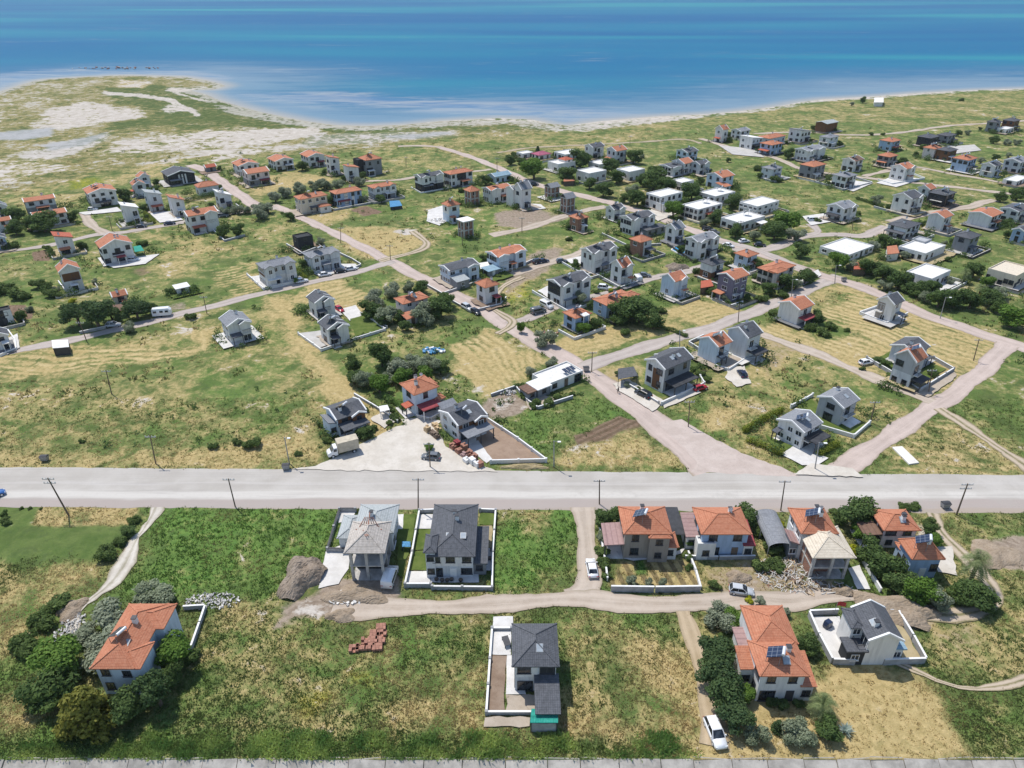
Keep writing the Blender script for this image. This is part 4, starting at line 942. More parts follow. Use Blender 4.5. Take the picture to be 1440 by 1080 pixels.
H((182, 251, 208, 278), Q, 'gy', 1.2, 2, 'l', 'O', 'pale house with orange roof and red porch, in front of its taller white neighbour', porch=[('L', .2, .8, 2, 'R', 2.7)])
H((226, 234, 276, 262), Q, 'gy', .9, 2, 'k', 'D', 'black house with white columns and white gable edge near the salt flats', w0=11, clad=[('F', .38, .44, 0, 1, 'w'), ('F', .5, .56, 0, 1, 'w'), ('F', .62, .68, 0, 1, 'w')])
H((200, 266, 232, 299), Q, 'shed', 1.0, 2, 'l', 'L', 'house with sloping light grey roof and orange porch canopies', porch=[('F', .1, .9, 2.2, 'R', 2.8)])
H((167, 284, 199, 317), Q, 'shed', 1.1, 2, 'w', 'W', 'white mono-pitch house beside the yellow-green hedge', rise=1.8)
H((234, 273, 263, 305), Q, 'shed', 1.1, 2, 'w', 'O', 'narrow white house with orange sloping roof by pale courtyard', rise=2)
H((272, 254, 309, 276), Q, 'hip', .7, 1, 'l', 'O', 'low house with wide orange roof behind the dark hedge')
H((300, 266, 328, 295), Q, 'shed', 1.0, 2, 'w', 'W', 'white house with steep sloping white roof beside the brick-paved road', rise=2.6)
H((255, 290, 310, 329), Q, 'gx', .65, 2, 'w', 'O', 'white duplex with orange roof and red-roofed porch beside two round trees', bay=[(.55, .95, 1.2)], porch=[('F', .05, .5, 2.5, 'R', 2.8)], chim=2)
H((285, 230, 305, 243), Q, 'gx', .7, 1, 'x', 'R', 'small red-roofed shed at the top of the brick-paved road', cat='shed', name='shed', chim=0)
H((325, 223, 366, 249), Q, 'gy', 1.0, 2, 'w', 'O', 'white gabled house with orange roof, leftmost of the row facing the marsh')
H((338, 234, 381, 263), Q, 'gx', .8, 2, 'q', 'O', 'pinkish orange-roofed house with grey rear wall, in front of the marsh row', low='x')
H((375, 217, 414, 241), Q, 'gy', 1.1, 2, 'w', 'O', 'white gabled house, middle of the row facing the marsh')
H((421, 211, 458, 236), Q, 'gy', 1.1, 2, 'w', 'O', 'white gabled house with orange roof right of the marsh row, beside a slim tower house')
H((456, 218, 479, 247), Q, 'shed', 1.0, 3, 'w', 'O', 'tall slim white house facing the marsh')
H((481, 231, 506, 257), Q, 'shed', .9, 2, 'w', 'O', 'small white blank-walled house beside the black-walled house', win=1, rise=1.2)
H((503, 216, 538, 248), Q, 'hip', .9, 2, 'x', 'O', 'dark grey house with orange hip roof and tall black end wall', clad=[('F', .0, .4, 0, .5, 'k')], ann=[(-.35, .2, .4, 1.1, 7.5, 'flat', 'K', 'k')])
H((73, 326, 108, 360), Q, 'shed', 1.1, 2, 'w', 'R', 'white mono-pitch house with red roof and orange porch', porch=[('F', .0, .7, 2.4, 'O', 2.8)], rise=1.6)
H((133, 328, 191, 373), Q, 'gy', .85, 2, 'w', 'O', 'large white orange-gabled house with dark balcony and maroon porch canopy', w0=11, clad=[('F', .3, .7, .36, .62, 'k')], bal=[('F', .3, .7, 1)], porch=[('F', .38, .68, 3.2, 'M', 2.9)], win=4, chim=2)
H((77, 364, 120, 412), Q, 'gy', 1.1, 2, 'w', 'O', 'white and brown house with orange roof and white garden wall', clad=[('F', .05, .95, .5, .86, 'n')], bal=[('F', .45, .95, 1)], low='w')
H((244, 398, 266, 416), Q, 'shedF', .8, 1, 'w', 'W', 'small white flat-roofed shed standing alone in a garden plot', cat='shed', name='shed', chim=0, rise=.3)
H((156, 410, 180, 436), Q, 'gx', .8, 2, 'c', 'O', 'orange-roofed house almost hidden among the big dark pines')
H((-10, 436, 22, 460), Q, 'flat', .8, 2, 'k', 'W', 'black and white flat-roofed house at the left edge', clad=[('F', .55, 1, 0, 1.05, 'w')])
H((-14, 460, 14, 496), Q, 'gy', 1.1, 2, 'w', 'D', 'white house with long white garden wall at the left edge')
H((307, 437, 356, 484), Q, 'gy', 1.05, 2, 'w', 'G', 'white house with grey roof alone at the edge of the open field', bay=[(.5, .95, 1.0)], porch=[('F', .0, .5, 2.4, 'D', 2.8)])
# ---- middle north
H((412, 269, 462, 302), Q, 'hip', .5, 2, 'c', 'O', 'cream duplex with two orange hip roofs beside the olive hedge', ann=[(.6, 1.0, -.5, .05, 2.8, 'hip', 'O', 'w')], sol=1, win=4)
H((462, 262, 510, 292), Q, 'hip', .5, 2, 'u', 'O', 'blue-walled duplex with orange hip roof', bay=[], clad=[('F', .3, .45, 0, 1, 'w'), ('F', .6, .7, 0, 1, 'w')], win=4)
H((515, 255, 558, 283), Q, 'hip', .5, 2, 'w', 'O', 'white duplex with black trim and orange hip roof', bay=[(.02, .3, 1), (.7, .98, 1)], low='x', win=4)
H((581, 240, 624, 270), Q, 'gx', .5, 2, 'w', 'D', 'duplex with pale upper floor over black ground floor, on white paving', bay=[(.02, .32, 1.2), (.68, .98, 1.2)], low='k', win=4)
H((622, 236, 666, 264), Q, 'hip', .5, 2, 'w', 'O', 'white duplex with orange roof and orange porch, beside the black-based duplex', porch=[('F', .4, .8, 2.6, 'O', 2.8)], clad=[('F', .3, .7, .45, .95, 'k')], win=4)
H((685, 240, 720, 259), Q, 'gx', .6, 1, 'b', 'U', 'low pale blue house with blue-grey roof beside the road bend')
H((651, 261, 676, 290), Q, 'hip', 1.0, 2, 'r', 'O', 'unfinished brick shell with orange roof behind the white duplex row', frame=True, chim=0)
H((677, 258, 720, 286), Q, 'gx', .55, 2, 'w', 'O', 'white duplex with orange roof, joined to the stepped white tower house', porch=[('F', .45, .95, 2.2, 'O', 2.8)], bay=[(.02, .45, .8)], win=4)
H((620, 280, 648, 314), Q, 'hip', .9, 2, 'w', 'O', 'white and blue-grey orange-roofed house beside the white rubble slab', low='b', clad=[('F', .0, 1, .45, .75, 'b')])
H((641, 305, 668, 336), Q, 'slab', .95, 2, 'r', 'W', 'unfinished brick shell topped by a white concrete slab', frame=True, chim=0)
H((721, 250, 749, 295), Q, 'gx', 1.0, 2, 'w', 'G', 'tall stepped white house with grey gables on white paving', ann=[(-.15, .6, .9, 1.9, 7.6, 'gx', 'G', 'w')], low='w')
H((764, 256, 789, 281), Q, 'gx', .9, 2, 'r', 'G', 'unfinished brick shell with grey roof, farther of the pair beside the road', frame=True, chim=0, trim=False)
H((786, 270, 811, 301), Q, 'gx', .9, 2, 'r', 'G', 'unfinished brick shell with grey roof, nearer of the pair beside the road', frame=True, chim=0, trim=False)
H((799, 299, 829, 327), Q, 'hip', 1.0, 2, 'r', 'O', 'brick-red house with orange hip roof by the dirt lane', clad=[('F', .45, 1, .0, .95, 'k')])
H((411, 327, 442, 353), Q, 'flat', .8, 2, 'k', 'K', 'black cube house with flat roof beside the diagonal road', w0=9)
H((424, 346, 479, 384), Q, 'hip', .55, 2, 'l', 'G', 'grey duplex with brown clad end, nearest the diagonal road junction', bay=[(.02, .3, 1.2), (.66, .98, 1.2)], clad=[('R', .0, .9, .5, .95, 'n')], porch=[('F', .3, .6, 2.4, 'G', 2.8)], ann=[], win=4)
H((359, 360, 418, 404), Q, 'hip', .55, 2, 'l', 'G', 'grey-roofed duplex with brown clad corners and white terrace', bay=[(.02, .3, 1.2), (.66, .98, 1.2)], clad=[('L', .05, .95, .5, .92, 'n')], low='w', win=4)
H((430, 408, 471, 449), Q, 'gy', 1.0, 2, 'w', 'D', 'white house with dark roof behind its twin, beside red parked car', bay=[(.45, .98, 1.0)], porch=[('F', .0, .45, 2.4, 'D', 2.8)])
H((446, 443, 491, 487), Q, 'gy', 1.0, 2, 'w', 'D', 'white house with dark roof inside low white garden wall corner', bay=[(.45, .98, 1.0)], porch=[('F', .05, .45, 2.2, 'D', 2.8)])
H((553, 411, 604, 446), Q, 'hip', .6, 2, 'w', 'O', 'orange-roofed white house wrapped in dense garden trees beside diagonal road', sky=1, chim=2)
H((566, 443, 588, 459), Q, 'shedF', .8, 1, 'w', 'O', 'small white outbuilding with orange roof in the tree garden', cat='outbuilding', name='outbuilding', rise=.8, chim=0)
H((616, 363, 674, 402), Q, 'gx', .55, 2, 'b', 'D', 'pale blue duplex with dark roof and grey garage', bay=[(.6, .98, 1.2)], ann=[(-.02, .4, -.75, -.05, 2.7, 'shedF', 'L', 'x')], win=4)
H((667, 391, 703, 430), Q, 'hip', 1.0, 2, 'w', 'O', 'white orange-hipped house with low wall at the diagonal road corner', chim=1)
H((682, 344, 740, 384), Q, 'gx', .5, 2, 'b', 'O', 'pale duplex with orange gable roofs beside the dirt parking place', bay=[(.02, .35, 1.2), (.6, .98, 1.2)], porch=[('F', .4, .6, 2.2, 'O', 2.8)], win=4)
H((676, 374, 705, 391), Q, 'shedF', .8, 1, 'x', 'U', 'dark shed with blue sheet roof between the two pale duplexes', cat='shed', name='shed', rise=.3, chim=0)
# ---- middle
H((850, 286, 880, 312), Q, 'gx', .9, 2, 'w', 'D', 'white house with dark gable roof at the road fork', bay=[(.4, .98, 1.0)])
H((871, 296, 921, 333), Q, 'gx', .5, 2, 'w', 'D', 'white duplex with dark roof and black carport', bay=[(.02, .3, 1.3), (.68, .98, 1.3)], ann=[(.35, 1.25, -.75, -.15, 2.6, 'slab', 'D', 'x')], win=4)
H((934, 311, 965, 344), Q, 'gx', 1.0, 2, 'w', 'G', 'white house with pale grey gable roof beside the road, right of the carport duplex', bal=[('F', .3, .9, 1)])
H((962, 326, 1011, 366), Q, 'gx', .5, 2, 'w', 'G', 'white duplex with grey roof beside a blue swimming pool', bay=[(.02, .34, 1.3), (.66, .98, 1.3)], win=4)
H((884, 330, 919, 362), Q, 'hip', .9, 2, 'r', 'O', 'orange-roofed house with bare brick end wall and dark porch', clad=[('F', .3, 1, .0, 1, 'w')], porch=[('F', .4, 1, 2.6, 'D', 2.8)])
H((815, 340, 868, 385), Q, 'gx', .5, 2, 'w', 'D', 'white duplex with dark roof, black corner posts and white yard', bay=[(.02, .34, 1.2), (.66, .98, 1.2)], win=4, fr='dtrim')
H((857, 361, 891, 402), Q, 'gx', 1.1, 2, 'w', 'O', 'white house with orange gable roof in a dark-walled plot', bay=[(.4, .98, .8)], low='w')
H((768, 381, 831, 432), Q, 'gx', .5, 2, 'w', 'D', 'white duplex with dark roof and black upper end, in long white-walled plot', bay=[(.02, .34, 1.3), (.68, .98, 1.2)], clad=[('L', .0, 1, .5, .97, 'k')], win=4, fr='dtrim')
H((983, 361, 1021, 395), Q, 'hip', .8, 2, 'w', 'D', 'white house with grey hip roof over dark brick ground floor', low='n')
H((928, 380, 968, 420), Q, 'gx', 1.0, 2, 'b', 'O', 'pale blue house with orange gables alone on a grassy plot', bay=[(.45, .98, .8)], bal=[('F', .5, .9, 1)])
H((1006, 377, 1055, 426), Q, 'gx', .8, 3, 'p', 'O', 'purple-grey three-storey house with orange roof', porch=[('L', .0, .6, 2.4, 'O', 2.7)], fr='trim', clad=[])
H((832, 408, 895, 448), Q, 'hip', .5, 2, 'u', 'O', 'pale blue duplex with orange hip roofs and roof water heater', sol=1, chim=2, ann=[(.6, 1.02, -.3, .3, 5.4, 'hip', 'O', 'u')])
H((790, 431, 833, 468), Q, 'hip', .9, 2, 'u', 'O', 'blue-grey cottage with orange hip roof and white canopy behind shrubs', sol=1, porch=[('F', .3, .7, 1.6, 'W', 5.2)], chim=1)
# flat white houses among trees
H((726, 212, 750, 224), Q, 'flat', .8, 1, 'w', 'W', 'small flat white house beside the magenta roof')
H((746, 212, 776, 226), Q, 'hip', .8, 1, 'w', 'P', 'low house with magenta roof among trees', chim=0)
FG = 'flat-roofed white houses among the trees'
H((779, 210, 818, 226), Q, 'flat', .8, 1, 'w', 'W', 'flat white house farthest back, right of the magenta roof', group=FG, w0=12)
H((770, 223, 810, 243), Q, 'flat', .7, 1, 'w', 'W', 'flat white house with an orange-roofed upper part', group=FG, w0=12, ann=[(.5, .95, .2, .8, 5.2, 'hip', 'R', 'w')])
H((827, 224, 864, 240), Q, 'flat', .8, 1, 'w', 'W', 'flat white house below the grey-gabled house with orange roof', group=FG, w0=12)
H((810, 235, 853, 258), Q, 'flat', .8, 1, 'w', 'W', 'bright flat white house in front of the dark round trees', group=FG, w0=12, sol=0)
H((866, 233, 907, 256), Q, 'flat', .8, 1, 'w', 'W', 'flat white house with a plain front, right of the bright flat one', group=FG, w0=12)
H((942, 250, 976, 270), Q, 'flat', .8, 1, 'w', 'W', 'flat white house below the dark-roofed trio', group=FG, w0=12)
H((907, 265, 960, 297), Q, 'flat', .6, 2, 'w', 'W', 'two-storey flat white block with gravel forecourt', group=FG, w0=14, ann=[(-.05, .35, -.3, .2, 3.2, 'flat', 'W', 'w')], win=4)
H((981, 264, 1034, 288), Q, 'flat', .7, 1, 'w', 'W', 'wide flat white house below the blue-walled gable house', group=FG, w0=14, sol=1)
H((956, 280, 1016, 312), Q, 'flat', .6, 2, 'w', 'W', 'flat white house with red awnings along its front', group=FG, w0=14, porch=[('F', .3, .6, 2.2, 'R', 2.7)], sol=1, win=4)
H((1038, 281, 1096, 306), Q, 'flat', .6, 2, 'w', 'W', 'flat white two-level house behind another, left of dense trees', group=FG, w0=14, win=4)
H((1012, 297, 1076, 328), Q, 'flat', .6, 1, 'w', 'W', 'flat white house with small porch roof beside the road fork', group=FG, w0=14, porch=[('F', .6, .9, 3, 'W', 2.7)], sol=1)
H((1151, 336, 1229, 368), Q, 'flat', .7, 1, 'w', 'W', 'large flat white house behind bright green tree at the road corner', group=FG, w0=14)
H((1260, 336, 1330, 370), Q, 'flat', .65, 1, 'w', 'W', 'large flat white house with grey annex behind the tree belt', group=FG, w0=14, ann=[(.75, 1.1, .6, 1.1, 3.6, 'flat', 'G', 'g')])
H((1270, 371, 1337, 408), Q, 'flat', .65, 1, 'w', 'W', 'flat white house nearest the tree belt by the long road', group=FG, w0=14)
H((1383, 367, 1452, 408), Q, 'flat', .7, 1, 'c', 'C', 'tan flat-roofed building with dark parapet at the right edge', w0=16, win=5)
# ---- upper right
H((821, 200, 851, 224), Q, 'gx', .8, 2, 'w', 'D', 'white house with grey roof left of the grey gabled house, near the shore meadow')
H((852, 204, 883, 231), Q, 'gx', .9, 2, 'l', 'O', 'grey gabled house with orange roof and orange porches', porch=[('L', .0, .6, 2, 'O', 2.7)])
H((950, 207, 983, 228), Q, 'gx', .9, 2, 'b', 'D', 'grey-roofed pale blue house, rearmost of a cluster of four')
H((926, 226, 974, 249), Q, 'gx', .5, 2, 'w', 'D', 'white duplex with one dark and one orange roof half', bay=[(.02, .4, 1.2)], ann=[(.55, 1.02, -.15, .9, 5.5, 'gx', 'O', 'w')], win=4)
H((970, 224, 999, 247), Q, 'gx', .8, 2, 'l', 'D', 'grey house with black roof and white gable edge', bay=[(.4, .95, 1.0)])
H((992, 239, 1034, 267), Q, 'gx', 1.0, 2, 'b', 'O', 'blue-walled gable house with orange roof and small orange annex', ann=[(-.3, .2, -.5, .1, 2.6, 'shedF', 'O', 'b')])
H((1004, 175, 1026, 201), Q, 'gx', 1.0, 2, 'w', 'O', 'white house with orange roof and red porch nearest the shore', porch=[('L', .1, .9, 2, 'R', 2.7)])
H((1027, 179, 1056, 197), Q, 'gx', .8, 2, 'l', 'G', 'light grey house beside the orange-roofed shore house')
H((1039, 190, 1074, 211), Q, 'shed', .9, 2, 'w', 'W', 'white modern house with sloping white roof over a dark porch', porch=[('F', .0, 1, 3, 'K', 2.8)], rise=1.5)
H((1065, 187, 1106, 205), Q, 'hip', .5, 1, 'l', 'O', 'long low house with wide orange roof near the shore')
H((1067, 197, 1102, 219), Q, 'hip', .8, 2, 'u', 'O', 'blue house with orange roof in front of the long orange roof', porch=[('L', .1, .9, 3, 'R', 2.7)])
H((1107, 180, 1142, 202), Q, 'shed', .8, 2, 'w', 'G', 'white house with curved-looking grey roof left of the dark barn')
H((1145, 168, 1180, 188), Q, 'gx', .6, 2, 'n', 'L', 'dark brown barn with pale grey roof', cat='barn', name='barn', chim=0, win=0, rise=.9, trim=False)
H((1150, 188, 1181, 208), Q, 'hip', .7, 2, 'w', 'G', 'white house with balconies below the dark barn', bal=[('L', .1, .9, 1)])
H((1116, 204, 1161, 228), Q, 'gx', .5, 2, 'w', 'G', 'white and grey duplex right of a round dark tree', bay=[(.02, .3, 1.2), (.55, .98, 1.2)], win=4)
H((1069, 231, 1102, 254), Q, 'hip', .8, 2, 'l', 'G', 'pale grey house with grey hip roof among bushes')
H((1122, 226, 1163, 253), Q, 'hip', .7, 2, 'x', 'O', 'dark grey house with faded orange roof')
H((1182, 219, 1216, 242), Q, 'gx', .8, 2, 'w', 'N', 'white house with brown-black front and gable')
H((1168, 241, 1207, 266), Q, 'hip', .8, 2, 'w', 'G', 'white grey-roofed house in a long grey-walled plot', low='w', win=3)
H((1234, 193, 1268, 214), Q, 'hip', .8, 2, 'u', 'O', 'blue house with orange roof and red awning, alone at the far meadow', porch=[('F', .1, .9, 2, 'R', 2.7)])
H((1231, 214, 1264, 236), Q, 'hip', .8, 2, 'x', 'O', 'dark house with orange roof beside green fence', porch=[('L', .1, .9, 2, 'O', 2.7)])
H((1249, 228, 1288, 256), Q, 'gx', .9, 2, 'w', 'O', 'white gabled house with orange roof in a white-walled plot', bay=[(.4, .95, 1)])
H((1287, 188, 1323, 208), Q, 'hip', .7, 2, 'k', 'D', 'black house with dark hip roof, left of a dark pair')
H((1315, 186, 1346, 204), Q, 'hip', .7, 2, 'x', 'D', 'dark grey-roofed house, right of the dark pair')
H((1295, 203, 1325, 225), Q, 'hip', .9, 2, 'q', 'O', 'small pinkish orange-roofed house in front of the dark pair')
H((1313, 206, 1348, 228), Q, 'hip', .8, 2, 'n', 'D', 'dark brown house with black hip roof beside the concrete yard')
H((1335, 217, 1376, 244), Q, 'hip', .8, 2, 'u', 'O', 'pale blue house with bright orange hip roof near the right edge', win=3)
H((1376, 226, 1411, 250), Q, 'gx', .8, 2, 'l', 'D', 'grey house with dark roof, left of two grey houses at right edge', bal=[('L', .2, .9, 1)])
H((1407, 220, 1448, 245), Q, 'gx', .8, 2, 'l', 'G', 'grey gabled house at the right edge beside another grey house')
H((1384, 167, 1410, 187), Q, 'hip', .8, 2, 'x', 'D', 'dark house near top right corner, left half of a pair')
H((1406, 165, 1436, 185), Q, 'hip', .8, 2, 'n', 'D', 'dark brown-black house near top right corner, right half of a pair')
H((1400, 178, 1426, 189), Q, 'flat', .5, 1, 'w', 'W', 'low white flat shed in front of the dark pair at top right', cat='shed', name='shed')
H((1408, 250, 1448, 263), Q, 'flat', .4, 1, 'w', 'W', 'low white flat building at the right edge', w0=14)
H((1251, 267, 1299, 303), Q, 'gx', .9, 2, 'w', 'D', 'white house with dark gable roof and wide front windows', bay=[(.5, .98, 1)])
H((1287, 258, 1318, 284), Q, 'gx', .9, 2, 'w', 'O', 'white house with orange roof behind the black-walled house')
H((1302, 265, 1346, 293), Q, 'hip', .8, 2, 'k', 'D', 'black-walled house with grey hip roof beside the white gable house', bal=[('L', .2, .9, 1)])
H((1300, 295, 1342, 328), Q, 'gx', .8, 2, 'w', 'O', 'blank white gable-walled house with orange roof, smaller of two', win=1)
H((1358, 292, 1412, 323), Q, 'gx', .8, 2, 'w', 'O', 'blank white gable-walled house with orange roof, larger of two')
H((1402, 286, 1450, 315), Q, 'gx', .6, 2, 'w', 'D', 'white house with dark gable roof by the clipped hedge at right edge', bay=[(.5, .95, 1)])
H((1419, 320, 1452, 342), Q, 'gx', .8, 2, 'u', 'D', 'blue house cut by right edge below the clipped hedge')
H((1160, 282, 1206, 313), Q, 'gx', .8, 2, 'w', 'G', 'white house with pale grey roof and dark porch, alone on the lane', porch=[('L', .1, .9, 3, 'K', 2.8)], bay=[(.5, .95, 1)])
H((1245, 307, 1297, 338), Q, 'hip', .7, 2, 'w', 'D', 'white house with dark hip roof and grey veranda roof', porch=[('L', .0, 1, 2.6, 'D', 2.8)])
H((1336, 324, 1381, 358), Q, 'hip', .7, 2, 'x', 'D', 'dark grey house with dark roof among trees at right')
H((1031, 350, 1068, 381), Q, 'hip', .9, 2, 'b', 'O', 'pale blue house with orange hip roof beside the road fork', fr='trim')
H((1063, 365, 1120, 405), Q, 'hip', .5, 2, 'e', 'O', 'beige duplex with orange double hip roof behind corner trees', ann=[(.0, .45, -.25, .3, 5.6, 'hip', 'O', 'e')], win=3)
H((1092, 416, 1146, 460), Q, 'gx', 1.0, 2, 'w', 'O', 'white blank gable house with orange roof in the mown yellow field', porch=[('F', .05, .95, 2.4, 'M', 2.8)], bal=[('F', .2, .8, 1)], win=1)
H((1228, 411, 1273, 456), Q, 'gx', .95, 2, 'w', 'D', 'white dark-roofed house in a low white-walled plot beside the long road', bal=[('L', .05, .45, 1)], clad=[('L', .03, .5, .0, .9, 't')])
H((1019, 452, 1074, 508), Q, 'gx', 1.15, 2, 'l', 'D', 'grey house with dark gable roof behind the orange-roofed twin', blank='L', porch=[('F', .05, 1, 3.2, 'K', 2.9)], bal=[('F', .1, .6, 1)], w0=7, dish=1, win=1)
H((980, 466, 1031, 515), Q, 'gx', 1.15, 2, 'b', 'O', 'pale house with orange gable roof beside its grey twin', blank='L', bal=[('F', .1, .6, 1)], w0=7, win=1)
H((906, 489, 976, 553), Q, 'gx', .62, 2, 'w', 'D', 'white duplex with dark roofs and orange-brown wood panel on its gable', w0=10, clad=[('L', .40, .78, .05, .84, 'n'), ('F', .02, .98, .04, .95, 'x')], porch=[('F', .05, .95, 3.4, 'K', 3.0)], ann=[(.5, 1.05, .35, 1.25, 6.0, 'gx', 'D', 'w')], sky=2, win=2)
# ---- middle row above the main road
H((748, 515, 820, 553), Q, 'flat', .55, 1, 'w', 'W', 'low white flat-roofed house with solar panels beside the diagonal road', cat='house', w0=13, ann=[(-.32, .02, -.1, .55, 2.4, 'slab', 'W', 'x'), (-.55, -.34, -.05, .5, 2.2, 'slab', 'N', 'x')], win=3)
H((1248, 474, 1309, 520), Q, 'gx', .9, 2, 'l', 'D', 'grey-roofed rear half behind the orange-roofed grey house', w0=9, win=1)
H((1249, 484, 1306, 548), Q, 'gx', 1.0, 2, 'g', 'O', 'grey house with orange gable roof in a dark-walled garden corner', porch=[('F', .05, 1, 2.6, 'K', 2.8)], bal=[('F', .1, .6, 1)], low='l', win=2)
H((1146, 545, 1210, 600), Q, 'gx', 1.0, 2, 'g', 'G', 'grey house with grey gable roof in white-walled green garden', bal=[('F', .1, .7, 1)], porch=[('F', .2, .95, 2.2, 'W', .4)], win=1, sky=1)
H((1090, 575, 1158, 633), Q, 'gx', 1.0, 2, 'w', 'G', 'white house with two-tone grey roof, black porch and clipped hedges', bal=[('F', .1, .7, 1)], porch=[('F', .1, 1, 3.0, 'K', 2.9), ('L', .0, .22, 2.0, 'D', 2.7)], sky=1, win=3)
H((561, 527, 618, 586), Q, 'hip', 1.0, 2, 'b', 'O', 'pale blue house with orange hip roof and maroon wrap-around porch', porch=[('F', .05, .95, 3.0, 'M', 2.9), ('L', .5, .9, 2.2, 'R', 2.8)], chim=2, dish=1, ann=[(.7, 1.2, .4, .9, 5.4, 'hip', 'O', 'b'), (.85, 1.25, -.1, .25, 2.9, 'hip', 'O', 'x')])
H((616, 562, 686, 622), Q, 'gx', 1.0, 2, 'w', 'D', 'white house with black upper front and dark roof beside brown gravel garden', clad=[('F', .02, .98, .52, .98, 'n')], porch=[('F', .0, 1, 3.6, 'G', 3.0)], bay=[(.55, .95, .9)], sky=1, fr='trim', ann=[(.1, .6, 1.0, 1.25, 4.4, 'shedF', 'G', 'w')])
H((454, 559, 516, 613), Q, 'gx', .9, 2, 'b', 'D', 'pale house with brick-brown upper front and dark roof beside box truck', clad=[('F', .02, .98, .5, .98, 'n')], porch=[('F', .0, .95, 3.2, 'D', 2.9)], bay=[(.5, .95, 1.0)], ann=[(-.25, .0, .1, .75, 3.0, 'shed', 'G', 'b')])
# ---- south of the main road
H((496, 709, 562, 775), 0, 'hip', 1.1, 2, 'l', 'L', 'grey hip-roofed half-built house joined behind the timber-roofed shell', ann=[(-.52, -.003, .02, .85, 3.1, 'hip', 'L', 'l')], chim=1, trim='dark', auto=False)
H((600, 709, 673, 812), 0, 'hip', 1.75, 2, 'l', 'D', 'long grey-clad house with dark hip roof and two skylights in walled plot', w0=8, clad=[('F', .04, .96, .52, .97, 'w')], sky=2, chim=2, ann=[(-.1, .12, -.012, .3, 6.0, 'hip', 'D', 'l'), (.98, 1.3, .05, .75, 2.6, 'slab', 'D', 'x')], win=3, auto=False)
H((869, 712, 946, 786), 0, 'hip', .85, 2, 't', 'O', 'taupe house with orange hip roof, mauve side canopy and vegetable garden', w0=10, ann=[(.55, 1.0, -.12, .4, 5.7, 'hip', 'O', 't'), (.92, 1.22, -.02, .5, 3.1, 'hip', 'O', 'w')], porch=[('L', .1, 1, 3.4, 'V', 3.2)], sol=1, chim=1, win=2, auto=False)
H((972, 713, 1058, 783), 0, 'hip', .8, 2, 'u', 'O', 'blue house with orange hip roof, white terrace and pink sheet-roofed wing', w0=10, ann=[(-.26, -.02, .3, 1.1, 3.0, 'shedF', 'V', 'w'), (.95, 1.15, -.05, .8, 3.0, 'shedF', 'M', 'w'), (-.1, .3, -.12, .2, 3.4, 'flat', 'W', 'w')], chim=1, dish=1, win=2, auto=False)
H((1103, 714, 1180, 786), 0, 'hip', 1.05, 2, 'w', 'O', 'white house with orange hip roof partly behind the beige-roofed brick shell', w0=10, ann=[(-.25, -.02, .05, .5, 3.2, 'shed', 'V', 'x')], sol=1, chim=2, dish=1, win=2, auto=False)
H((1219, 716, 1296, 770), 0, 'hip', .85, 2, 'q', 'O', 'pale pinkish house with orange hip roof and brown side canopy', w0=10, porch=[('L', .05, 1, 3.2, 'N', 2.9)], chim=2, sky=1, win=2, auto=False)
H((1258, 756, 1330, 812), 0, 'hip', .85, 1, 'u', 'O', 'low blue house with orange hip roof and large roof solar panel', w0=10, sol=1, chim=1, ann=[(.05, .5, .95, 1.3, 2.9, 'hip', 'O', 'u')], win=3, auto=False)
H((1183, 850, 1264, 937), 0, 'gy', 1.2, 2, 'w', 'D', 'white house with dark gable roof in white-paved walled plot', at=(51.3, 55.6, 69.9, 75.4, 5.6, 1.3), ann=[(-.37, .0, .40, 1.0, 5.5, 'hip', 'D', 'w'), (-.60, .0, .0, .385, 2.9, 'slab', 'D', 'k'), (1.0, 1.36, .1, .5, 2.8, 'slab', 'U', 'w')], sky=1, bal=[('L', .62, .95, 1)], win=1, trim=True, auto=False, blank='F')
H((1046, 893, 1140, 984), 0, 'hip', .8, 2, 'w', 'O', 'large white house with joined orange hip roofs behind a row of pines', at=(33.9, 39.9, 63.9, 69.0, 5.8, 1.35), ann=[(.1, 1.06, 1.0, 2.28, 5.9, 'hip', 'O', 'w'), (1.0, 1.28, .01, .95, 3.2, 'shedF', 'O', 'w'), (-.28, -.0, .5, 1.05, 3.6, 'shedF', 'O', 'w'), (-.12, .1, 1.2, 1.9, 3.2, 'slab', 'V', 'w')], sol=1, sky=1, chim=1, win=2, auto=False)
H((128, 866, 228, 964), 0, 'hip', 1.7, 2, 'b', 'O', 'long pale house with L-shaped orange hip roof among bushes at lower left', at=(-57.2, -52.0, 65.0, 75.7, 5.9, 1.5), ann=[(.42, 1.19, -.012, .36, 5.85, 'hip', 'O', 'b'), (.3, 1.26, .62, 1.01, 5.95, 'hip', 'O', 'b')], sol=1, sky=1, chim=1, win=2, auto=False)
H((718, 874, 784, 980), 0, 'hip', 1.0, 2, 'l', 'D', 'grey-white house with dark hip roof beside the empty corner plot', at=(.4, 6.1, 65.5, 72.1, 5.7, 1.5), clad=[('F', .6, .98, .03, .47, 'k'), ('F', .6, .98, .55, .95, 'k'), ('F', .02, .55, .52, .96, 'w')], ann=[(.52, 1.02, -.8, -.02, 2.6, 'shedF', 'D', 'x')], chim=0, sky=1, win=2, auto=False)
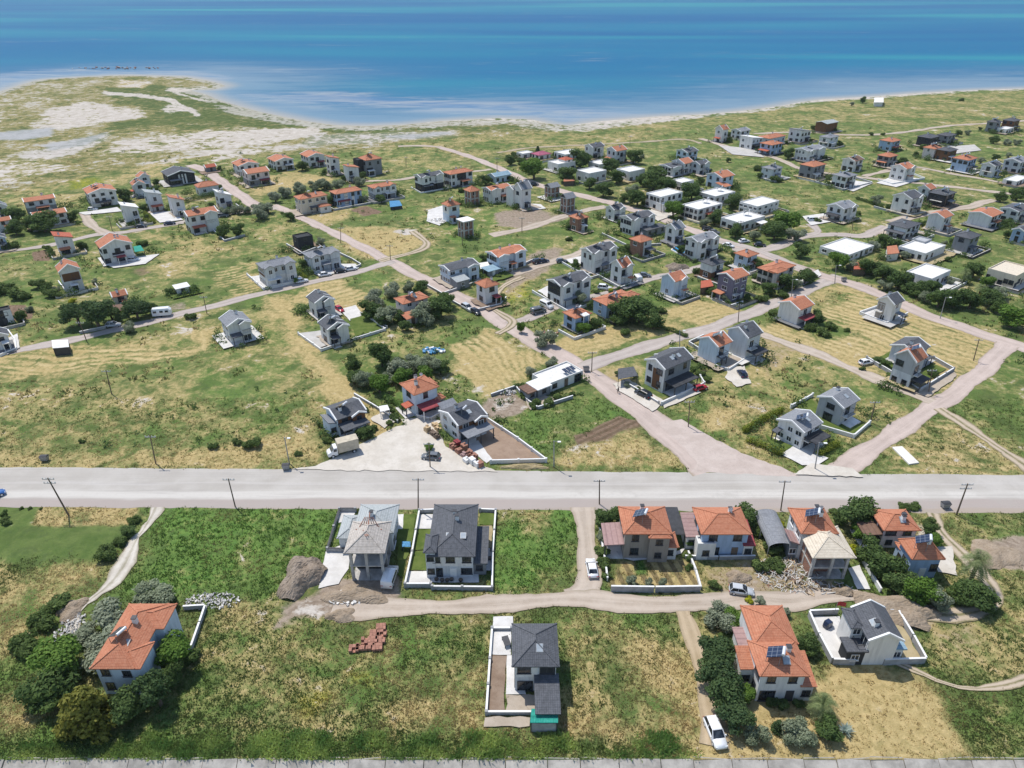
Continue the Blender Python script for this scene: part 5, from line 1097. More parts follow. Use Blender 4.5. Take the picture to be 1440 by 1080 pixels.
# ---------------------------------------------------------------- plants
def trans(b, m, col, k=.4):
    """leaves and blades let some of the light through"""
    t = b.n('ShaderNodeBsdfTranslucent'); b.put(t.inputs[0], col); x = b.n('ShaderNodeMixShader'); x.inputs[0].default_value = k
    o = b.t.nodes['Material Output']; b.t.links.new(b.bsdf.outputs[0], x.inputs[1]); b.t.links.new(t.outputs[0], x.inputs[2]); b.t.links.new(x.outputs[0], o.inputs[0]); return m
def leaf_mat(name, c1, c2, c3=None, rough=.7):
    b = NB(name); v = b.attr('tint'); oi = b.n('ShaderNodeObjectInfo').outputs['Random']
    col = b.mix(v, c1, c2)
    if c3: col = b.mix(b.ss(v, .82, .9), col, c3)
    col = b.mix(b.ss(oi, 0, 1, 0, .45), col, b.mix(1.0, col, (.72, .80, .62), 'MULTIPLY'))
    return trans(b, b.out(col, rough, .12), col)
LM = dict(r=leaf_mat('dark_leaves', (0.065, 0.113, 0.040), (0.174, 0.248, 0.077)), b=leaf_mat('bright_leaves', (0.090, 0.173, 0.033), (0.217, 0.338, 0.068)), o=leaf_mat('olive_leaves', (0.180, 0.210, 0.135), (0.405, 0.443, 0.315)),
          p=leaf_mat('pine_needles', (0.051, 0.095, 0.044), (0.137, 0.201, 0.077)), y=leaf_mat('yellow_green_needles', (0.120, 0.135, 0.030), (0.345, 0.330, 0.075)), f=leaf_mat('yellow_blossom', (0.210, 0.225, 0.030), (0.620, 0.620, 0.045)),
          s=leaf_mat('shrub_leaves', (0.090, 0.135, 0.045), (0.210, 0.285, 0.090)), m=leaf_mat('palm_fronds', (0.150, 0.195, 0.083), (0.375, 0.420, 0.210)), h=leaf_mat('hedge_leaves', (0.120, 0.165, 0.027), (0.375, 0.405, 0.068)),
          w=leaf_mat('weed_leaves', (0.105, 0.180, 0.045), (0.240, 0.375, 0.090)), a=leaf_mat('agave_leaves', (0.300, 0.375, 0.330), (0.540, 0.620, 0.570)))
def leaf_cloud(lobes, n, size, seed, name, mat, flat=.0):
    """many small leaf-clump faces spread through a set of ellipsoid lobes"""
    r = np.random.default_rng(seed); vol = np.array([l[3] * l[4] * l[5] for l in lobes]) ** .75; pk = r.choice(len(lobes), n, p=vol / vol.sum())
    L = np.array(lobes); d = r.normal(size=(n, 3)); d /= np.linalg.norm(d, axis=1)[:, None]
    rad = np.where(r.random(n) < .78, 1 - .22 * r.random(n) ** 1.3, r.random(n) ** .5) * (1 + .13 * r.normal(size=n))
    c = L[pk, :3] + d * rad[:, None] * L[pk, 3:6]
    lump = np.sin(c[:, 0] * 2.3 + seed) * np.sin(c[:, 1] * 2.1 + 1) * np.sin(c[:, 2] * 2.6 + 2)
    nrm = d + r.normal(size=(n, 3)) * .55; nrm[:, 2] += .25; nrm /= np.linalg.norm(nrm, axis=1)[:, None]
    t = np.cross(nrm, r.normal(size=(n, 3))); t /= np.linalg.norm(t, axis=1)[:, None] + 1e-9; bt = np.cross(nrm, t)
    s = size * (.6 + .8 * r.random(n))[:, None]
    v = np.stack([c + t * s, c + bt * s * .62 + nrm * s * .12, c - t * s, c - bt * s * .62 - nrm * s * .1], 1).reshape(-1, 3)
    v[:, 2] = np.maximum(v[:, 2], .02)
    f = np.arange(n * 4).reshape(n, 4)
    me = bpy.data.meshes.new(name); me.vertices.add(n * 4); me.vertices.foreach_set('co', v.astype(np.float32).ravel())
    me.loops.add(n * 4); me.loops.foreach_set('vertex_index', f.ravel().astype(np.int32)); me.polygons.add(n)
    me.polygons.foreach_set('loop_start', np.arange(0, n * 4, 4, dtype=np.int32)); me.update(calc_edges=True)
    tint = np.clip(.45 + .35 * lump + .22 * r.normal(size=n), 0, 1); tint = np.repeat(tint, 4)
    me.attributes.new('tint', 'FLOAT', 'POINT').data.foreach_set('value', tint.astype(np.float32))
    me.materials.append(mat); return me
PROTO = {}
def crown(kind, k):
    """unit crowns: width 2 (radius 1), base of crown above z = 0"""
    key = (kind, k)
    if key in PROTO: return PROTO[key]
    r = random.Random(hash(kind) % 97 * 0 + ord(kind) * 13 + k * 71); lob = []
    if kind in 'rb':
        for i in range(13):
            a = r.uniform(0, 2 * PI); q = r.uniform(.2, .68); z = r.uniform(.55, 1.55); s = r.uniform(.26, .46); lob.append((q * math.cos(a), q * math.sin(a), z, s, s, s * .8))
        lob.append((0, 0, 1.15, .5, .5, .55)); n, sz, th = 4200, .075, .7
    elif kind == 'o':
        for i in range(13):
            a = r.uniform(0, 2 * PI); q = r.uniform(.15, .72); z = r.uniform(.4, 1.3); s = r.uniform(.22, .40); lob.append((q * math.cos(a), q * math.sin(a), z, s, s, s * .9))
        n, sz, th = 4200, .062, .5
    elif kind == 'p':
        for i in range(15):
            a = r.uniform(0, 2 * PI); q = r.uniform(.2, .72); z = r.uniform(.9, 1.5) - q * .25; s = r.uniform(.24, .38); lob.append((q * math.cos(a), q * math.sin(a), z, s, s, s * .7))
        lob.append((0, 0, 1.05, .55, .55, .35)); n, sz, th = 4600, .062, .9
    elif kind == 'y':
        for i in range(18):
            z = i / 18 * 1.5 + .1; q = (1 - z / 1.9) * .75; a = i * 2.4 + r.uniform(-.4, .4); s = r.uniform(.26, .36); lob.append((q * math.cos(a), q * math.sin(a), z, s, s, s * .7))
        n, sz, th = 4600, .07, .2
    elif kind == 'c':
        for i in range(9): z = .25 + i * .32; s = .8 * (1 - (z / 3.6) ** 1.6) + .12; lob.append((r.uniform(-.08, .08), r.uniform(-.08, .08), z, s, s, .35))
        n, sz, th = 2600, .12, .2
    elif kind == 'f' or kind == 's':
        for i in range(10):
            a = r.uniform(0, 2 * PI); q = r.uniform(.1, .7); z = r.uniform(.2, .8); s = r.uniform(.25, .42); lob.append((q * math.cos(a), q * math.sin(a), z, s, s, s * .85))
        n, sz, th = 2600, .09, .1
    m = LM[{'c': 'p'}.get(kind, kind)]
    PROTO[key] = (leaf_cloud(lob, n, sz, ord(kind) * 7 + k, 'crown', m), th); return PROTO[key]
def trunk_mesh(kind):
    key = ('trunk', kind)
    if key in PROTO: return PROTO[key]
    b = MB(); H_ = dict(r=1.1, b=1.1, o=.75, p=1.15, y=.9, c=1.6, f=.4, s=.4)[kind]; w = dict(r=.075, b=.075, o=.09, p=.07, y=.08, c=.08, f=.05, s=.05)[kind]
    b.cyl((0, 0, -.15), (.02, .01, H_ * .5), w * 1.25, w, 8); b.cyl((.02, .01, H_ * .5), (0, .02, H_), w, w * .5, 8)
    for i in range(5):
        a = i * 1.26 + .4; b.cyl((.015, .01, H_ * (.42 + .08 * i)), (.5 * math.cos(a), .5 * math.sin(a), H_ * (.75 + .1 * i)), w * .55, w * .2, 6)
    PROTO[key] = b.mesh('trunk', [MT['bark']], True); return PROTO[key]
def palm_meshes():
    if 'palm' in PROTO: return PROTO['palm']
    r = random.Random(5); v = []; f = []; tint = []
    for i in range(64):
        a = i * 2.39996; el = r.uniform(-.5, 1.25); Ln = r.uniform(.85, 1.1); d = Vector((math.cos(a), math.sin(a), 0)); sd = Vector((-d.y, d.x, 0)); pts = []
        for k in range(8):
            t = k / 7 * Ln; pts.append(d * (t * math.cos(el) * .95) + Vector((0, 0, 1.35 + t * math.sin(el) - .55 * t * t)))
        for k in range(7):
            for sg in (-1, 1):
                p, q = pts[k], pts[k + 1]; ln = .2 * math.sin(PI * (k + 1) / 9) + .04; out = sd * sg * ln + d * ln * .6 + Vector((0, 0, -.05))
                m_ = (p + q) / 2
                for (a0, a1) in ((p, m_), (m_, q)):
                    n = len(v); v += [tuple(a0), tuple(a0.lerp(a1, .55)), tuple(a0.lerp(a1, .5) + out)]; f.append((n, n + 1, n + 2)); tint += [r.random()] * 3
    me = bpy.data.meshes.new('crown'); me.from_pydata(v, [], f); me.materials.append(LM['m'])
    me.attributes.new('tint', 'FLOAT', 'POINT').data.foreach_set('value', np.array(tint, np.float32))
    b = MB()
    for i in range(7): b.cyl((0, 0, i * .2 - .1), (0, 0, i * .2 + .12), .13, .10, 9)
    PROTO['palm'] = (me, b.mesh('trunk', [MT['bark']])); return PROTO['palm']
KN = dict(r=('broadleaf_tree', 'tree', 'dark green leafy tree'), b=('broadleaf_tree', 'tree', 'bright green leafy tree'), o=('olive_tree', 'tree', 'silvery grey-green tree'), p=('pine_tree', 'tree', 'dark pine tree'), y=('conifer', 'tree', 'yellow-green conifer'),
          c=('cypress', 'tree', 'slim dark cypress'), f=('flowering_shrub', 'shrub', 'yellow flowering shrub'), s=('shrub', 'shrub', 'low green shrub'), m=('palm_tree', 'palm', 'shaggy palm tree'))
ORD = ['', 'first', 'second', 'third', 'fourth', 'fifth', 'sixth', 'seventh', 'eighth', 'ninth', 'tenth', 'eleventh', 'twelfth', 'thirteenth', 'fourteenth', 'fifteenth']
def ordinal(i, n):
    if n == 1: return ''
    if n == 2: return ', ' + ('left one' if i == 0 else 'right one')
    if i == 0: return ', leftmost'
    if i == n - 1: return ', rightmost'
    if n == 3: return ', middle one'
    return ', ' + ORD[i + 1] + ' from left'
def grove(place, group, items):
    """items: (kind, px x, px y of the foot, px width, [height factor])"""
    by = {}
    for it in items: by.setdefault(it[0], []).append(it)
    for kd, lst in by.items():
        lst.sort(key=lambda q: q[1])
        for i, it in enumerate(lst):
            X, Y = P(it[1], it[2]); pm = J(X + .5, Y)[0] - J(X - .5, Y)[0]; R = it[3] / 2 / pm; hf = it[4] if len(it) > 4 else 1.0
            nm, cat, desc = KN[kd]; rr = random.Random(it[1] * 7 + it[2])
            t = thing(nm, f'{desc} {place}{ordinal(i, len(lst))}', cat, (X, Y, 0), rr.uniform(0, 6.28), group)
            if kd == 'm':
                c, tr = palm_meshes(); inst('crown', c, t, scale=(R, R, R * hf)); inst('trunk', tr, t, scale=(R, R, R * hf)); continue
            c, th = crown(kd, rr.randrange(3)); fl = .85 if kd in 'rb' else .8
            inst('crown', c, t, scale=(R * rr.uniform(.95, 1.08), R * rr.uniform(.95, 1.08), R * hf * fl)); inst('trunk', trunk_mesh(kd), t, scale=(R, R, R * hf * fl))
TG = 'garden trees and shrubs'
grove('beside the long orange-roofed house at lower left', TG, [('r', 76, 988, 74, .85), ('b', 92, 945, 76, .85), ('y', 128, 1024, 86, 1.3), ('r', 184, 1012, 54, 1.1), ('p', 227, 992, 64, 1.35), ('r', 246, 962, 40, 1.2), ('o', 150, 922, 84, .7), ('o', 178, 880, 80, .7), ('o', 215, 852, 66, .65), ('s', 62, 880, 40), ('s', 80, 855, 40), ('s', 38, 915, 46), ('b', 246, 938, 56, 1.1), ('s', 272, 925, 34), ('p', 244, 853, 18, 1.6), ('o', 125, 898, 46, .7)])
grove('in the garden right of the low blue house', TG, [('r', 1240, 812, 54, 1.0), ('r', 1222, 790, 46), ('r', 1258, 832, 46), ('b', 1290, 846, 50, 1.0), ('o', 1318, 856, 46, 1.25), ('r', 1347, 846, 44), ('r', 1376, 852, 52, .9), ('m', 1362, 822, 46, 1.5)])
grove('between the two orange-roofed houses at right', TG, [('r', 1200, 742, 58), ('r', 1226, 738, 40), ('f', 1196, 776, 26, 1.3), ('b', 1208, 758, 26), ('s', 1172, 722, 20), ('r', 1180, 738, 22)])
grove('beside the pinkish house near main road', TG, [('s', 1272, 716, 20, .9), ('s', 1285, 715, 20, .9), ('r', 1306, 752, 24), ('b', 1315, 768, 22), ('s', 1305, 738, 24)])
grove('in the pine row left of the joined orange roofs', TG, [('p', 1006, 930, 58, 1.05), ('p', 1004, 962, 64, 1.1), ('p', 1018, 990, 64, 1.1), ('p', 1030, 1020, 58, 1.1), ('o', 1008, 880, 52, .9), ('b', 1030, 885, 38), ('s', 1022, 900, 26), ('b', 1048, 985, 30), ('s', 1012, 862, 34)])
grove('in the front garden of the joined orange roofs', TG, [('o', 1060, 1042, 40, 1.0), ('c', 1092, 1028, 18, 1.0), ('o', 1112, 1042, 48, 1.0), ('o', 1132, 1040, 44, .9), ('r', 1163, 1034, 46, .8), ('m', 1152, 1008, 46, 1.0), ('s', 1100, 992, 26), ('s', 1124, 992, 24), ('r', 1134, 918, 34, 1.1), ('s', 1086, 990, 20)])
grove('in the vegetable garden of the taupe house', TG, [('r', 852, 742, 40, 1.0), ('r', 875, 738, 40, .9), ('o', 848, 760, 24), ('s', 846, 778, 26), ('s', 848, 796, 22), ('o', 888, 822, 20, 1.2), ('o', 911, 822, 15, 1.2), ('o', 931, 823, 17, 1.3), ('s', 854, 812, 20)])
grove('between the taupe and the blue house', TG, [('b', 966, 752, 18, .9), ('b', 969, 768, 20, .9), ('s', 962, 735, 18), ('s', 966, 785, 20), ('s', 968, 800, 16), ('r', 1046, 742, 46, .9), ('s', 1072, 752, 24), ('s', 1085, 775, 30), ('s', 1100, 765, 26), ('f', 1097, 742, 16, 1.4)])
grove('in the overgrown plot by the silver car', TG, [('s', 1005, 826, 22), ('s', 1070, 800, 34), ('s', 1090, 800, 30), ('f', 1052, 846, 16), ('o', 1100, 868, 24), ('c', 1106, 862, 8), ('o', 1068, 850, 20)])
grove('in the grove behind the maroon-porched house', 'trees of the middle grove', [('r', 538, 515, 38, 1.3), ('r', 498, 522, 28, 1.1), ('o', 512, 543, 38), ('b', 534, 552, 32), ('o', 560, 528, 40), ('r', 552, 520, 28), ('o', 582, 526, 40), ('b', 566, 540, 30), ('o', 604, 524, 36), ('r', 620, 526, 26), ('b', 600, 535, 28), ('r', 498, 540, 26), ('o', 545, 540, 26), ('s', 548, 578, 20), ('s', 556, 590, 18)])
grove('around the tree-wrapped orange-roofed house', TG, [('o', 530, 432, 36), ('o', 550, 418, 34), ('r', 522, 448, 34), ('o', 546, 455, 40), ('r', 572, 465, 20), ('o', 598, 456, 44), ('r', 620, 446, 42), ('r', 626, 432, 30), ('r', 592, 412, 24), ('f', 590, 406, 14), ('o', 574, 410, 22), ('r', 536, 458, 22)])
grove('around the blue-grey cottages on the diagonal road', TG, [('r', 898, 452, 58, .8), ('r', 872, 456, 40), ('r', 918, 462, 34), ('o', 812, 428, 28), ('b', 820, 470, 22), ('r', 836, 464, 24), ('o', 765, 487, 34, 1.0), ('b', 733, 468, 13, 1.6), ('s', 930, 440, 18), ('s', 880, 470, 20)])
grove('among the big dark trees by the white caravan', 'big dark trees left of the caravan', [('p', 112, 458, 46, 1.1), ('p', 140, 462, 58, 1.1), ('p', 158, 450, 34), ('p', 194, 448, 42, 1.0), ('p', 172, 430, 24), ('o', 182, 467, 22, 1.1), ('r', 214, 442, 24), ('f', 102, 425, 14), ('s', 76, 418, 26), ('s', 30, 420, 34), ('s', 10, 412, 30), ('o', 44, 438, 14), ('s', 60, 405, 30)])
NG = 'trees between the far houses'
grove('near the magenta roof', NG, [('b', 751, 252, 38, .9), ('r', 718, 232, 18), ('c', 756, 214, 7), ('r', 795, 256, 32, .9), ('r', 816, 236, 32), ('r', 890, 230, 26), ('r', 860, 244, 28), ('r', 735, 236, 18), ('o', 902, 222, 10)])
grove('among the flat white houses', NG, [('r', 848, 277, 28), ('r', 829, 266, 22), ('r', 867, 258, 24), ('r', 896, 290, 30), ('o', 889, 274, 24), ('r', 918, 268, 40), ('r', 936, 272, 32), ('r', 918, 252, 26), ('b', 946, 306, 28), ('r', 972, 282, 32), ('r', 1030, 294, 28), ('o', 989, 319, 20), ('r', 1005, 316, 26), ('r', 1034, 334, 24), ('s', 967, 334, 10), ('r', 905, 262, 22), ('r', 984, 290, 18), ('r', 878, 285, 18)])
grove('by the road fork right of centre', NG, [('b', 1102, 326, 40, .9), ('r', 1088, 338, 34), ('o', 1118, 338, 28), ('r', 1125, 362, 26), ('r', 1034, 368, 20), ('o', 1060, 338, 22), ('r', 1080, 330, 24), ('s', 1112, 310, 18)])
grove('in the tree belt along the long road', 'trees of the tree belt along the long road', [('b', 1177, 378, 34, .9), ('r', 1214, 386, 30), ('o', 1196, 380, 22), ('r', 1240, 394, 30), ('r', 1262, 406, 34), ('o', 1244, 408, 22), ('r', 1288, 418, 30), ('r', 1318, 432, 34), ('r', 1340, 432, 40, .9), ('r', 1362, 434, 34), ('r', 1367, 390, 32, .9), ('b', 1420, 460, 48, .8), ('r', 1392, 432, 34), ('o', 1405, 420, 28), ('m', 1354, 398, 20, 1.2), ('m', 1376, 416, 20, 1.0), ('r', 1310, 412, 24), ('r', 1240, 346, 24), ('o', 1228, 352, 22), ('r', 1340, 350, 22), ('o', 1272, 364, 18), ('r', 1256, 352, 22), ('b', 1386, 404, 20), ('o', 1300, 425, 22), ('r', 1400, 440, 24), ('y', 1380, 420, 14), ('r', 1228, 385, 22), ('r', 1276, 412, 24)])
grove('beside the beige duplex and purple house', NG, [('r', 1104, 406, 30), ('r', 1131, 400, 28), ('o', 1118, 406, 22), ('r', 1078, 414, 24), ('r', 1060, 374, 16), ('o', 1020, 424, 16), ('s', 1002, 414, 22), ('s', 1070, 424, 22), ('r', 1140, 396, 18), ('s', 1040, 430, 12), ('s', 1100, 418, 20)])
grove('beside the blank gable house in yellow field', NG, [('r', 1148, 455, 24), ('s', 1140, 464, 22), ('s', 1168, 462, 20), ('s', 1086, 442, 18), ('s', 1158, 472, 26), ('s', 1190, 466, 12)])
grove('on the far right meadow', NG, [('r', 1406, 284, 18), ('r', 1429, 282, 24), ('o', 1232, 288, 20), ('r', 1108, 224, 18, 1.1), ('s', 1067, 240, 16), ('s', 1092, 256, 20), ('r', 1024, 228, 9), ('r', 1270, 232, 14), ('o', 1379, 230, 14), ('r', 1397, 202, 14), ('o', 1414, 204, 13), ('o', 1429, 204, 12), ('r', 1400, 226, 12), ('o', 1418, 222, 12), ('r', 1347, 192, 12), ('o', 1360, 190, 10), ('s', 1225, 190, 9), ('s', 1241, 190, 9), ('r', 1213, 145, 10, 1.1), ('o', 1197, 149, 9), ('s', 1351, 142, 10), ('s', 1300, 210, 16), ('r', 1386, 240, 14), ('b', 1095, 214, 12)])
grove('in the far left village', NG, [('r', 64, 326, 46, .8), ('r', 48, 324, 28), ('r', 26, 314, 30), ('r', 104, 312, 20), ('r', 176, 283, 24), ('r', 220, 273, 14), ('r', 250, 288, 12), ('r', 24, 330, 26), ('s', 200, 345, 16), ('s', 118, 350, 18), ('r', 314, 334, 24, 1.0), ('r', 336, 332, 22, 1.0), ('s', 68, 352, 16), ('s', 15, 350, 22)])
grove('in the olive hedge at the left road bend', 'olive trees at the left road bend', [('o', 318, 303, 18), ('o', 331, 301, 18), ('o', 346, 300, 18), ('o', 362, 297, 18), ('o', 378, 300, 24), ('o', 368, 308, 28), ('o', 388, 284, 24), ('o', 402, 278, 24), ('o', 420, 272, 24), ('r', 409, 310, 16), ('o', 445, 268, 22), ('o', 460, 266, 22), ('o', 478, 268, 24), ('o', 505, 262, 20), ('r', 467, 288, 18), ('r', 537, 286, 16), ('r', 425, 240, 18), ('r', 394, 238, 14), ('r', 510, 252, 14), ('r', 683, 260, 18), ('s', 650, 270, 14)])
grove('near the diagonal road houses', NG, [('r', 300, 330, 1, 1), ][:0] + [('s', 440, 384, 10), ('b', 417, 398, 10), ('s', 418, 388, 14), ('s', 640, 394, 16), ('b', 652, 400, 14), ('s', 700, 390, 12), ('s', 838, 412, 12), ('f', 858, 410, 12), ('s', 800, 338, 12), ('s', 870, 352, 14), ('r', 872, 318, 10), ('s', 690, 420, 14), ('s', 1150, 312, 14), ('s', 1205, 302, 12)])
grove('in the front garden of the wood-panelled duplex', TG, [('s', 872, 528, 16), ('s', 892, 528, 14), ('o', 882, 545, 12), ('h' if False else 's', 985, 528, 18), ('s', 992, 536, 18), ('s', 978, 520, 14), ('s', 896, 548, 10)])
grove('around the flat house with solar panels', TG, [('o', 748, 528, 22), ('o', 774, 516, 22), ('s', 738, 560, 20), ('s', 752, 572, 24), ('s', 770, 570, 22), ('s', 786, 562, 18), ('s', 730, 545, 16), ('s', 804, 555, 12)])
grove('beside the box truck and pale brick-fronted house', TG, [('r', 511, 616, 26, .9), ('s', 525, 606, 18), ('s', 548, 596, 14), ('s', 505, 570, 12), ('s', 515, 578, 12), ('s', 460, 622, 16), ('s', 420, 640, 12), ('b', 604, 633, 16, .7), ('s', 452, 600, 14)])
grove('in the grey house garden right of the curved lane', TG, [('r', 1242, 516, 20, .8), ('r', 1232, 510, 16, .8), ('s', 1252, 530, 16), ('s', 1312, 528, 18), ('s', 1212, 520, 10), ('s', 1268, 545, 12)])
grove('in the long field beside main road', NG, [('s', 116, 622, 12), ('s', 300, 630, 16), ('s', 335, 624, 20), ('s', 355, 628, 26), ('s', 268, 448, 18)])
grove('on the verge by the left lawn', TG, [('r', 180, 752, 26, .7), ('s', 168, 765, 28), ('s', 152, 782, 34), ('s', 190, 735, 20), ('s', 10, 736, 20), ('r', 8, 728, 14), ('s', 30, 716, 8), ('s', 42, 716, 8), ('s', 58, 716, 6)])
# clipped hedges
def hedge(label, pts, wd, ht, kind='h'):
    c = catmull(W(pts), .9); lob = []; r = random.Random(len(pts) + int(pts[0][0])); ox, oy = c[0]
    for (x, y) in c:
        for k in range(2): lob.append((x - ox + r.uniform(-.2, .2), y - oy + r.uniform(-.2, .2), ht * r.uniform(.35, .62), wd * r.uniform(.5, .65), wd * r.uniform(.5, .65), ht * r.uniform(.42, .52)))
    me = leaf_cloud(lob, int(len(c) * 260), .13, len(c), 'hedge', LM[kind]); tag(inst('hedge', me, None, (ox, oy, 0)), label, 'hedge')
hedge('upper clipped yellow-green hedge of the black-porched white house', [(1046, 608), (1070, 594), (1098, 580)], 1.3, 1.5)
hedge('lower clipped yellow-green hedge of the black-porched white house', [(1052, 622), (1075, 630), (1098, 640)], 1.3, 1.5)
hedge('short clipped hedge right of the white driveway by main road', [(1151, 640), (1163, 634), (1176, 628)], 1.6, 1.8)
hedge('yellow-green hedge in front of the white mono-pitch house', [(183, 318), (200, 312), (216, 314), (205, 302)], 1.6, 1.6)
hedge('dark hedge below the low wide orange roof', [(262, 284), (280, 280), (300, 276)], 2.2, 2.4, 'r')
hedge('dark clipped hedge by the white house at right edge', [(1408, 318), (1425, 312), (1445, 306)], 2.0, 2.4, 'r')
hedge('green hedge on the orchard side of the maroon-porched house', [(540, 560), (556, 568), (568, 578)], 1.2, 1.3, 'w')
hedge('green hedge beside the parked cars at the grey duplex', [(418, 382), (430, 392)], 1.4, 1.4)
hedge('olive-green hedge along the dark-walled duplex road frontage', [(858, 412), (885, 402)], .9, 1.0, 's')
hedge('dark hedge line beside the small mown field', [(918, 458), (945, 466), (964, 474)], 1.2, 1.1, 's')
hedge('long hedge across the right meadow below the white duplexes', [(1205, 280), (1240, 292)], 1.4, 1.4, 's')
# agave rosette
def agave(px, py, R, label):
    r = random.Random(3); b = MB(); t = []
    for i in range(38):
        a = i * 2.4; el = r.uniform(.15, 1.2); d = Vector((math.cos(a) * math.cos(el), math.sin(a) * math.cos(el), math.sin(el))); sd = Vector((-math.sin(a), math.cos(a), 0)) * .09 * R; L = R * r.uniform(.75, 1.05); m_ = d * L * .45 + Vector((0, 0, .1)); b.poly([tuple(sd * .6), tuple(m_ + sd), tuple(d * L), tuple(m_ - sd), tuple(sd * -.6)])
    me = b.mesh('agave', [LM['a']]); me.attributes.new('tint', 'FLOAT', 'POINT').data.foreach_set('value', np.repeat([r.random() for _ in range(38)], 5).astype(np.float32))
    X, Y = P(px, py); tag(inst('agave', me, None, (X, Y, .05)), label, 'plant')
agave(1188, 1030, 1.5, 'grey-blue agave rosette at the corner of the joined orange roofs garden')
# ---------------------------------------------------------------- grass and weeds (uncountable)
def exclude(X, Y):
    k = np.zeros(X.shape, bool)
    for poly in EXC:
        p = np.asarray(poly); s = (X > p[:, 0].min()) & (X < p[:, 0].max()) & (Y > p[:, 1].min()) & (Y < p[:, 1].max()) & ~k
        if s.any(): k[s] = inside(X[s], Y[s], poly)
    return k
def grass_mat():
    b = NB('grass_blades'); c = b.attr('gcol', 'Color'); return trans(b, b.out(c, .8, .08), c, .5)
GM = grass_mat()
def tufts(name, X, Y, hgt, wid, cols, nb, seed):
    r = np.random.default_rng(seed); n = len(X); N = n * nb
    bx = np.repeat(X, nb) + r.normal(size=N) * np.repeat(wid, nb) * 1.1; by = np.repeat(Y, nb) + r.normal(size=N) * np.repeat(wid, nb) * 1.1
    h = np.repeat(hgt, nb) * (.55 + .7 * r.random(N)); a = r.random(N) * 2 * PI; w = np.repeat(wid, nb) * (.35 + .35 * r.random(N)); ln = h * (.25 + .55 * r.random(N)); la = r.random(N) * 2 * PI
    v = np.zeros((N, 3, 3)); v[:, 0] = np.stack([bx - np.cos(a) * w, by - np.sin(a) * w, np.zeros(N)], -1); v[:, 1] = np.stack([bx + np.cos(a) * w, by + np.sin(a) * w, np.zeros(N)], -1)
    v[:, 2] = np.stack([bx + np.cos(la) * ln, by + np.sin(la) * ln, h], -1)
    me = bpy.data.meshes.new(name); me.vertices.add(N * 3); me.vertices.foreach_set('co', v.astype(np.float32).ravel())
    me.loops.add(N * 3); me.loops.foreach_set('vertex_index', np.arange(N * 3, dtype=np.int32)); me.polygons.add(N); me.polygons.foreach_set('loop_start', np.arange(0, N * 3, 3, dtype=np.int32)); me.update(calc_edges=True)
    c = np.repeat(cols, nb, 0) * (.80 + .42 * r.random((N, 1))); c = np.repeat(c, 3, 0); c = np.concatenate([c, np.ones((N * 3, 1))], 1)
    me.attributes.new('gcol', 'FLOAT_COLOR', 'POINT').data.foreach_set('color', c.astype(np.float32).ravel()); me.materials.append(GM)
    tag(inst(name, me), kind='stuff')
def scatter(n, y0, y1, seed, x0=-40, x1=1480):
    r = np.random.default_rng(seed); x = r.uniform(x0, x1, n); y = r.uniform(y0, y1, n); return PA(x, y)
def grass_cols(Aq, r, X, Y):
    n = len(X); d = np.clip((Aq['dry'] + (fbm(X, Y, 14, 3) - .5) * 1.3 + (fbm(X, Y, 3.5, 2) - .5) * .9 + r.normal(size=n) * .12 - .22) / .6, 0, 1); l = np.clip(Aq['lush'] + (fbm(X, Y, 6, 2) - .5) * .4, 0, 1)
    g = np.array([.145, .175, .06]) * (1 - l[:, None]) + np.array([.125, .235, .05]) * l[:, None]; s = np.array([.48, .37, .18]); y = np.array([.42, .40, .04])
    c = g * (1 - d[:, None]) + s * d[:, None]; yy = np.clip(Aq['yel'], 0, 1)[:, None] * (r.random((n, 1)) < .6); c = c * (1 - yy) + y * yy
    return c, d, l
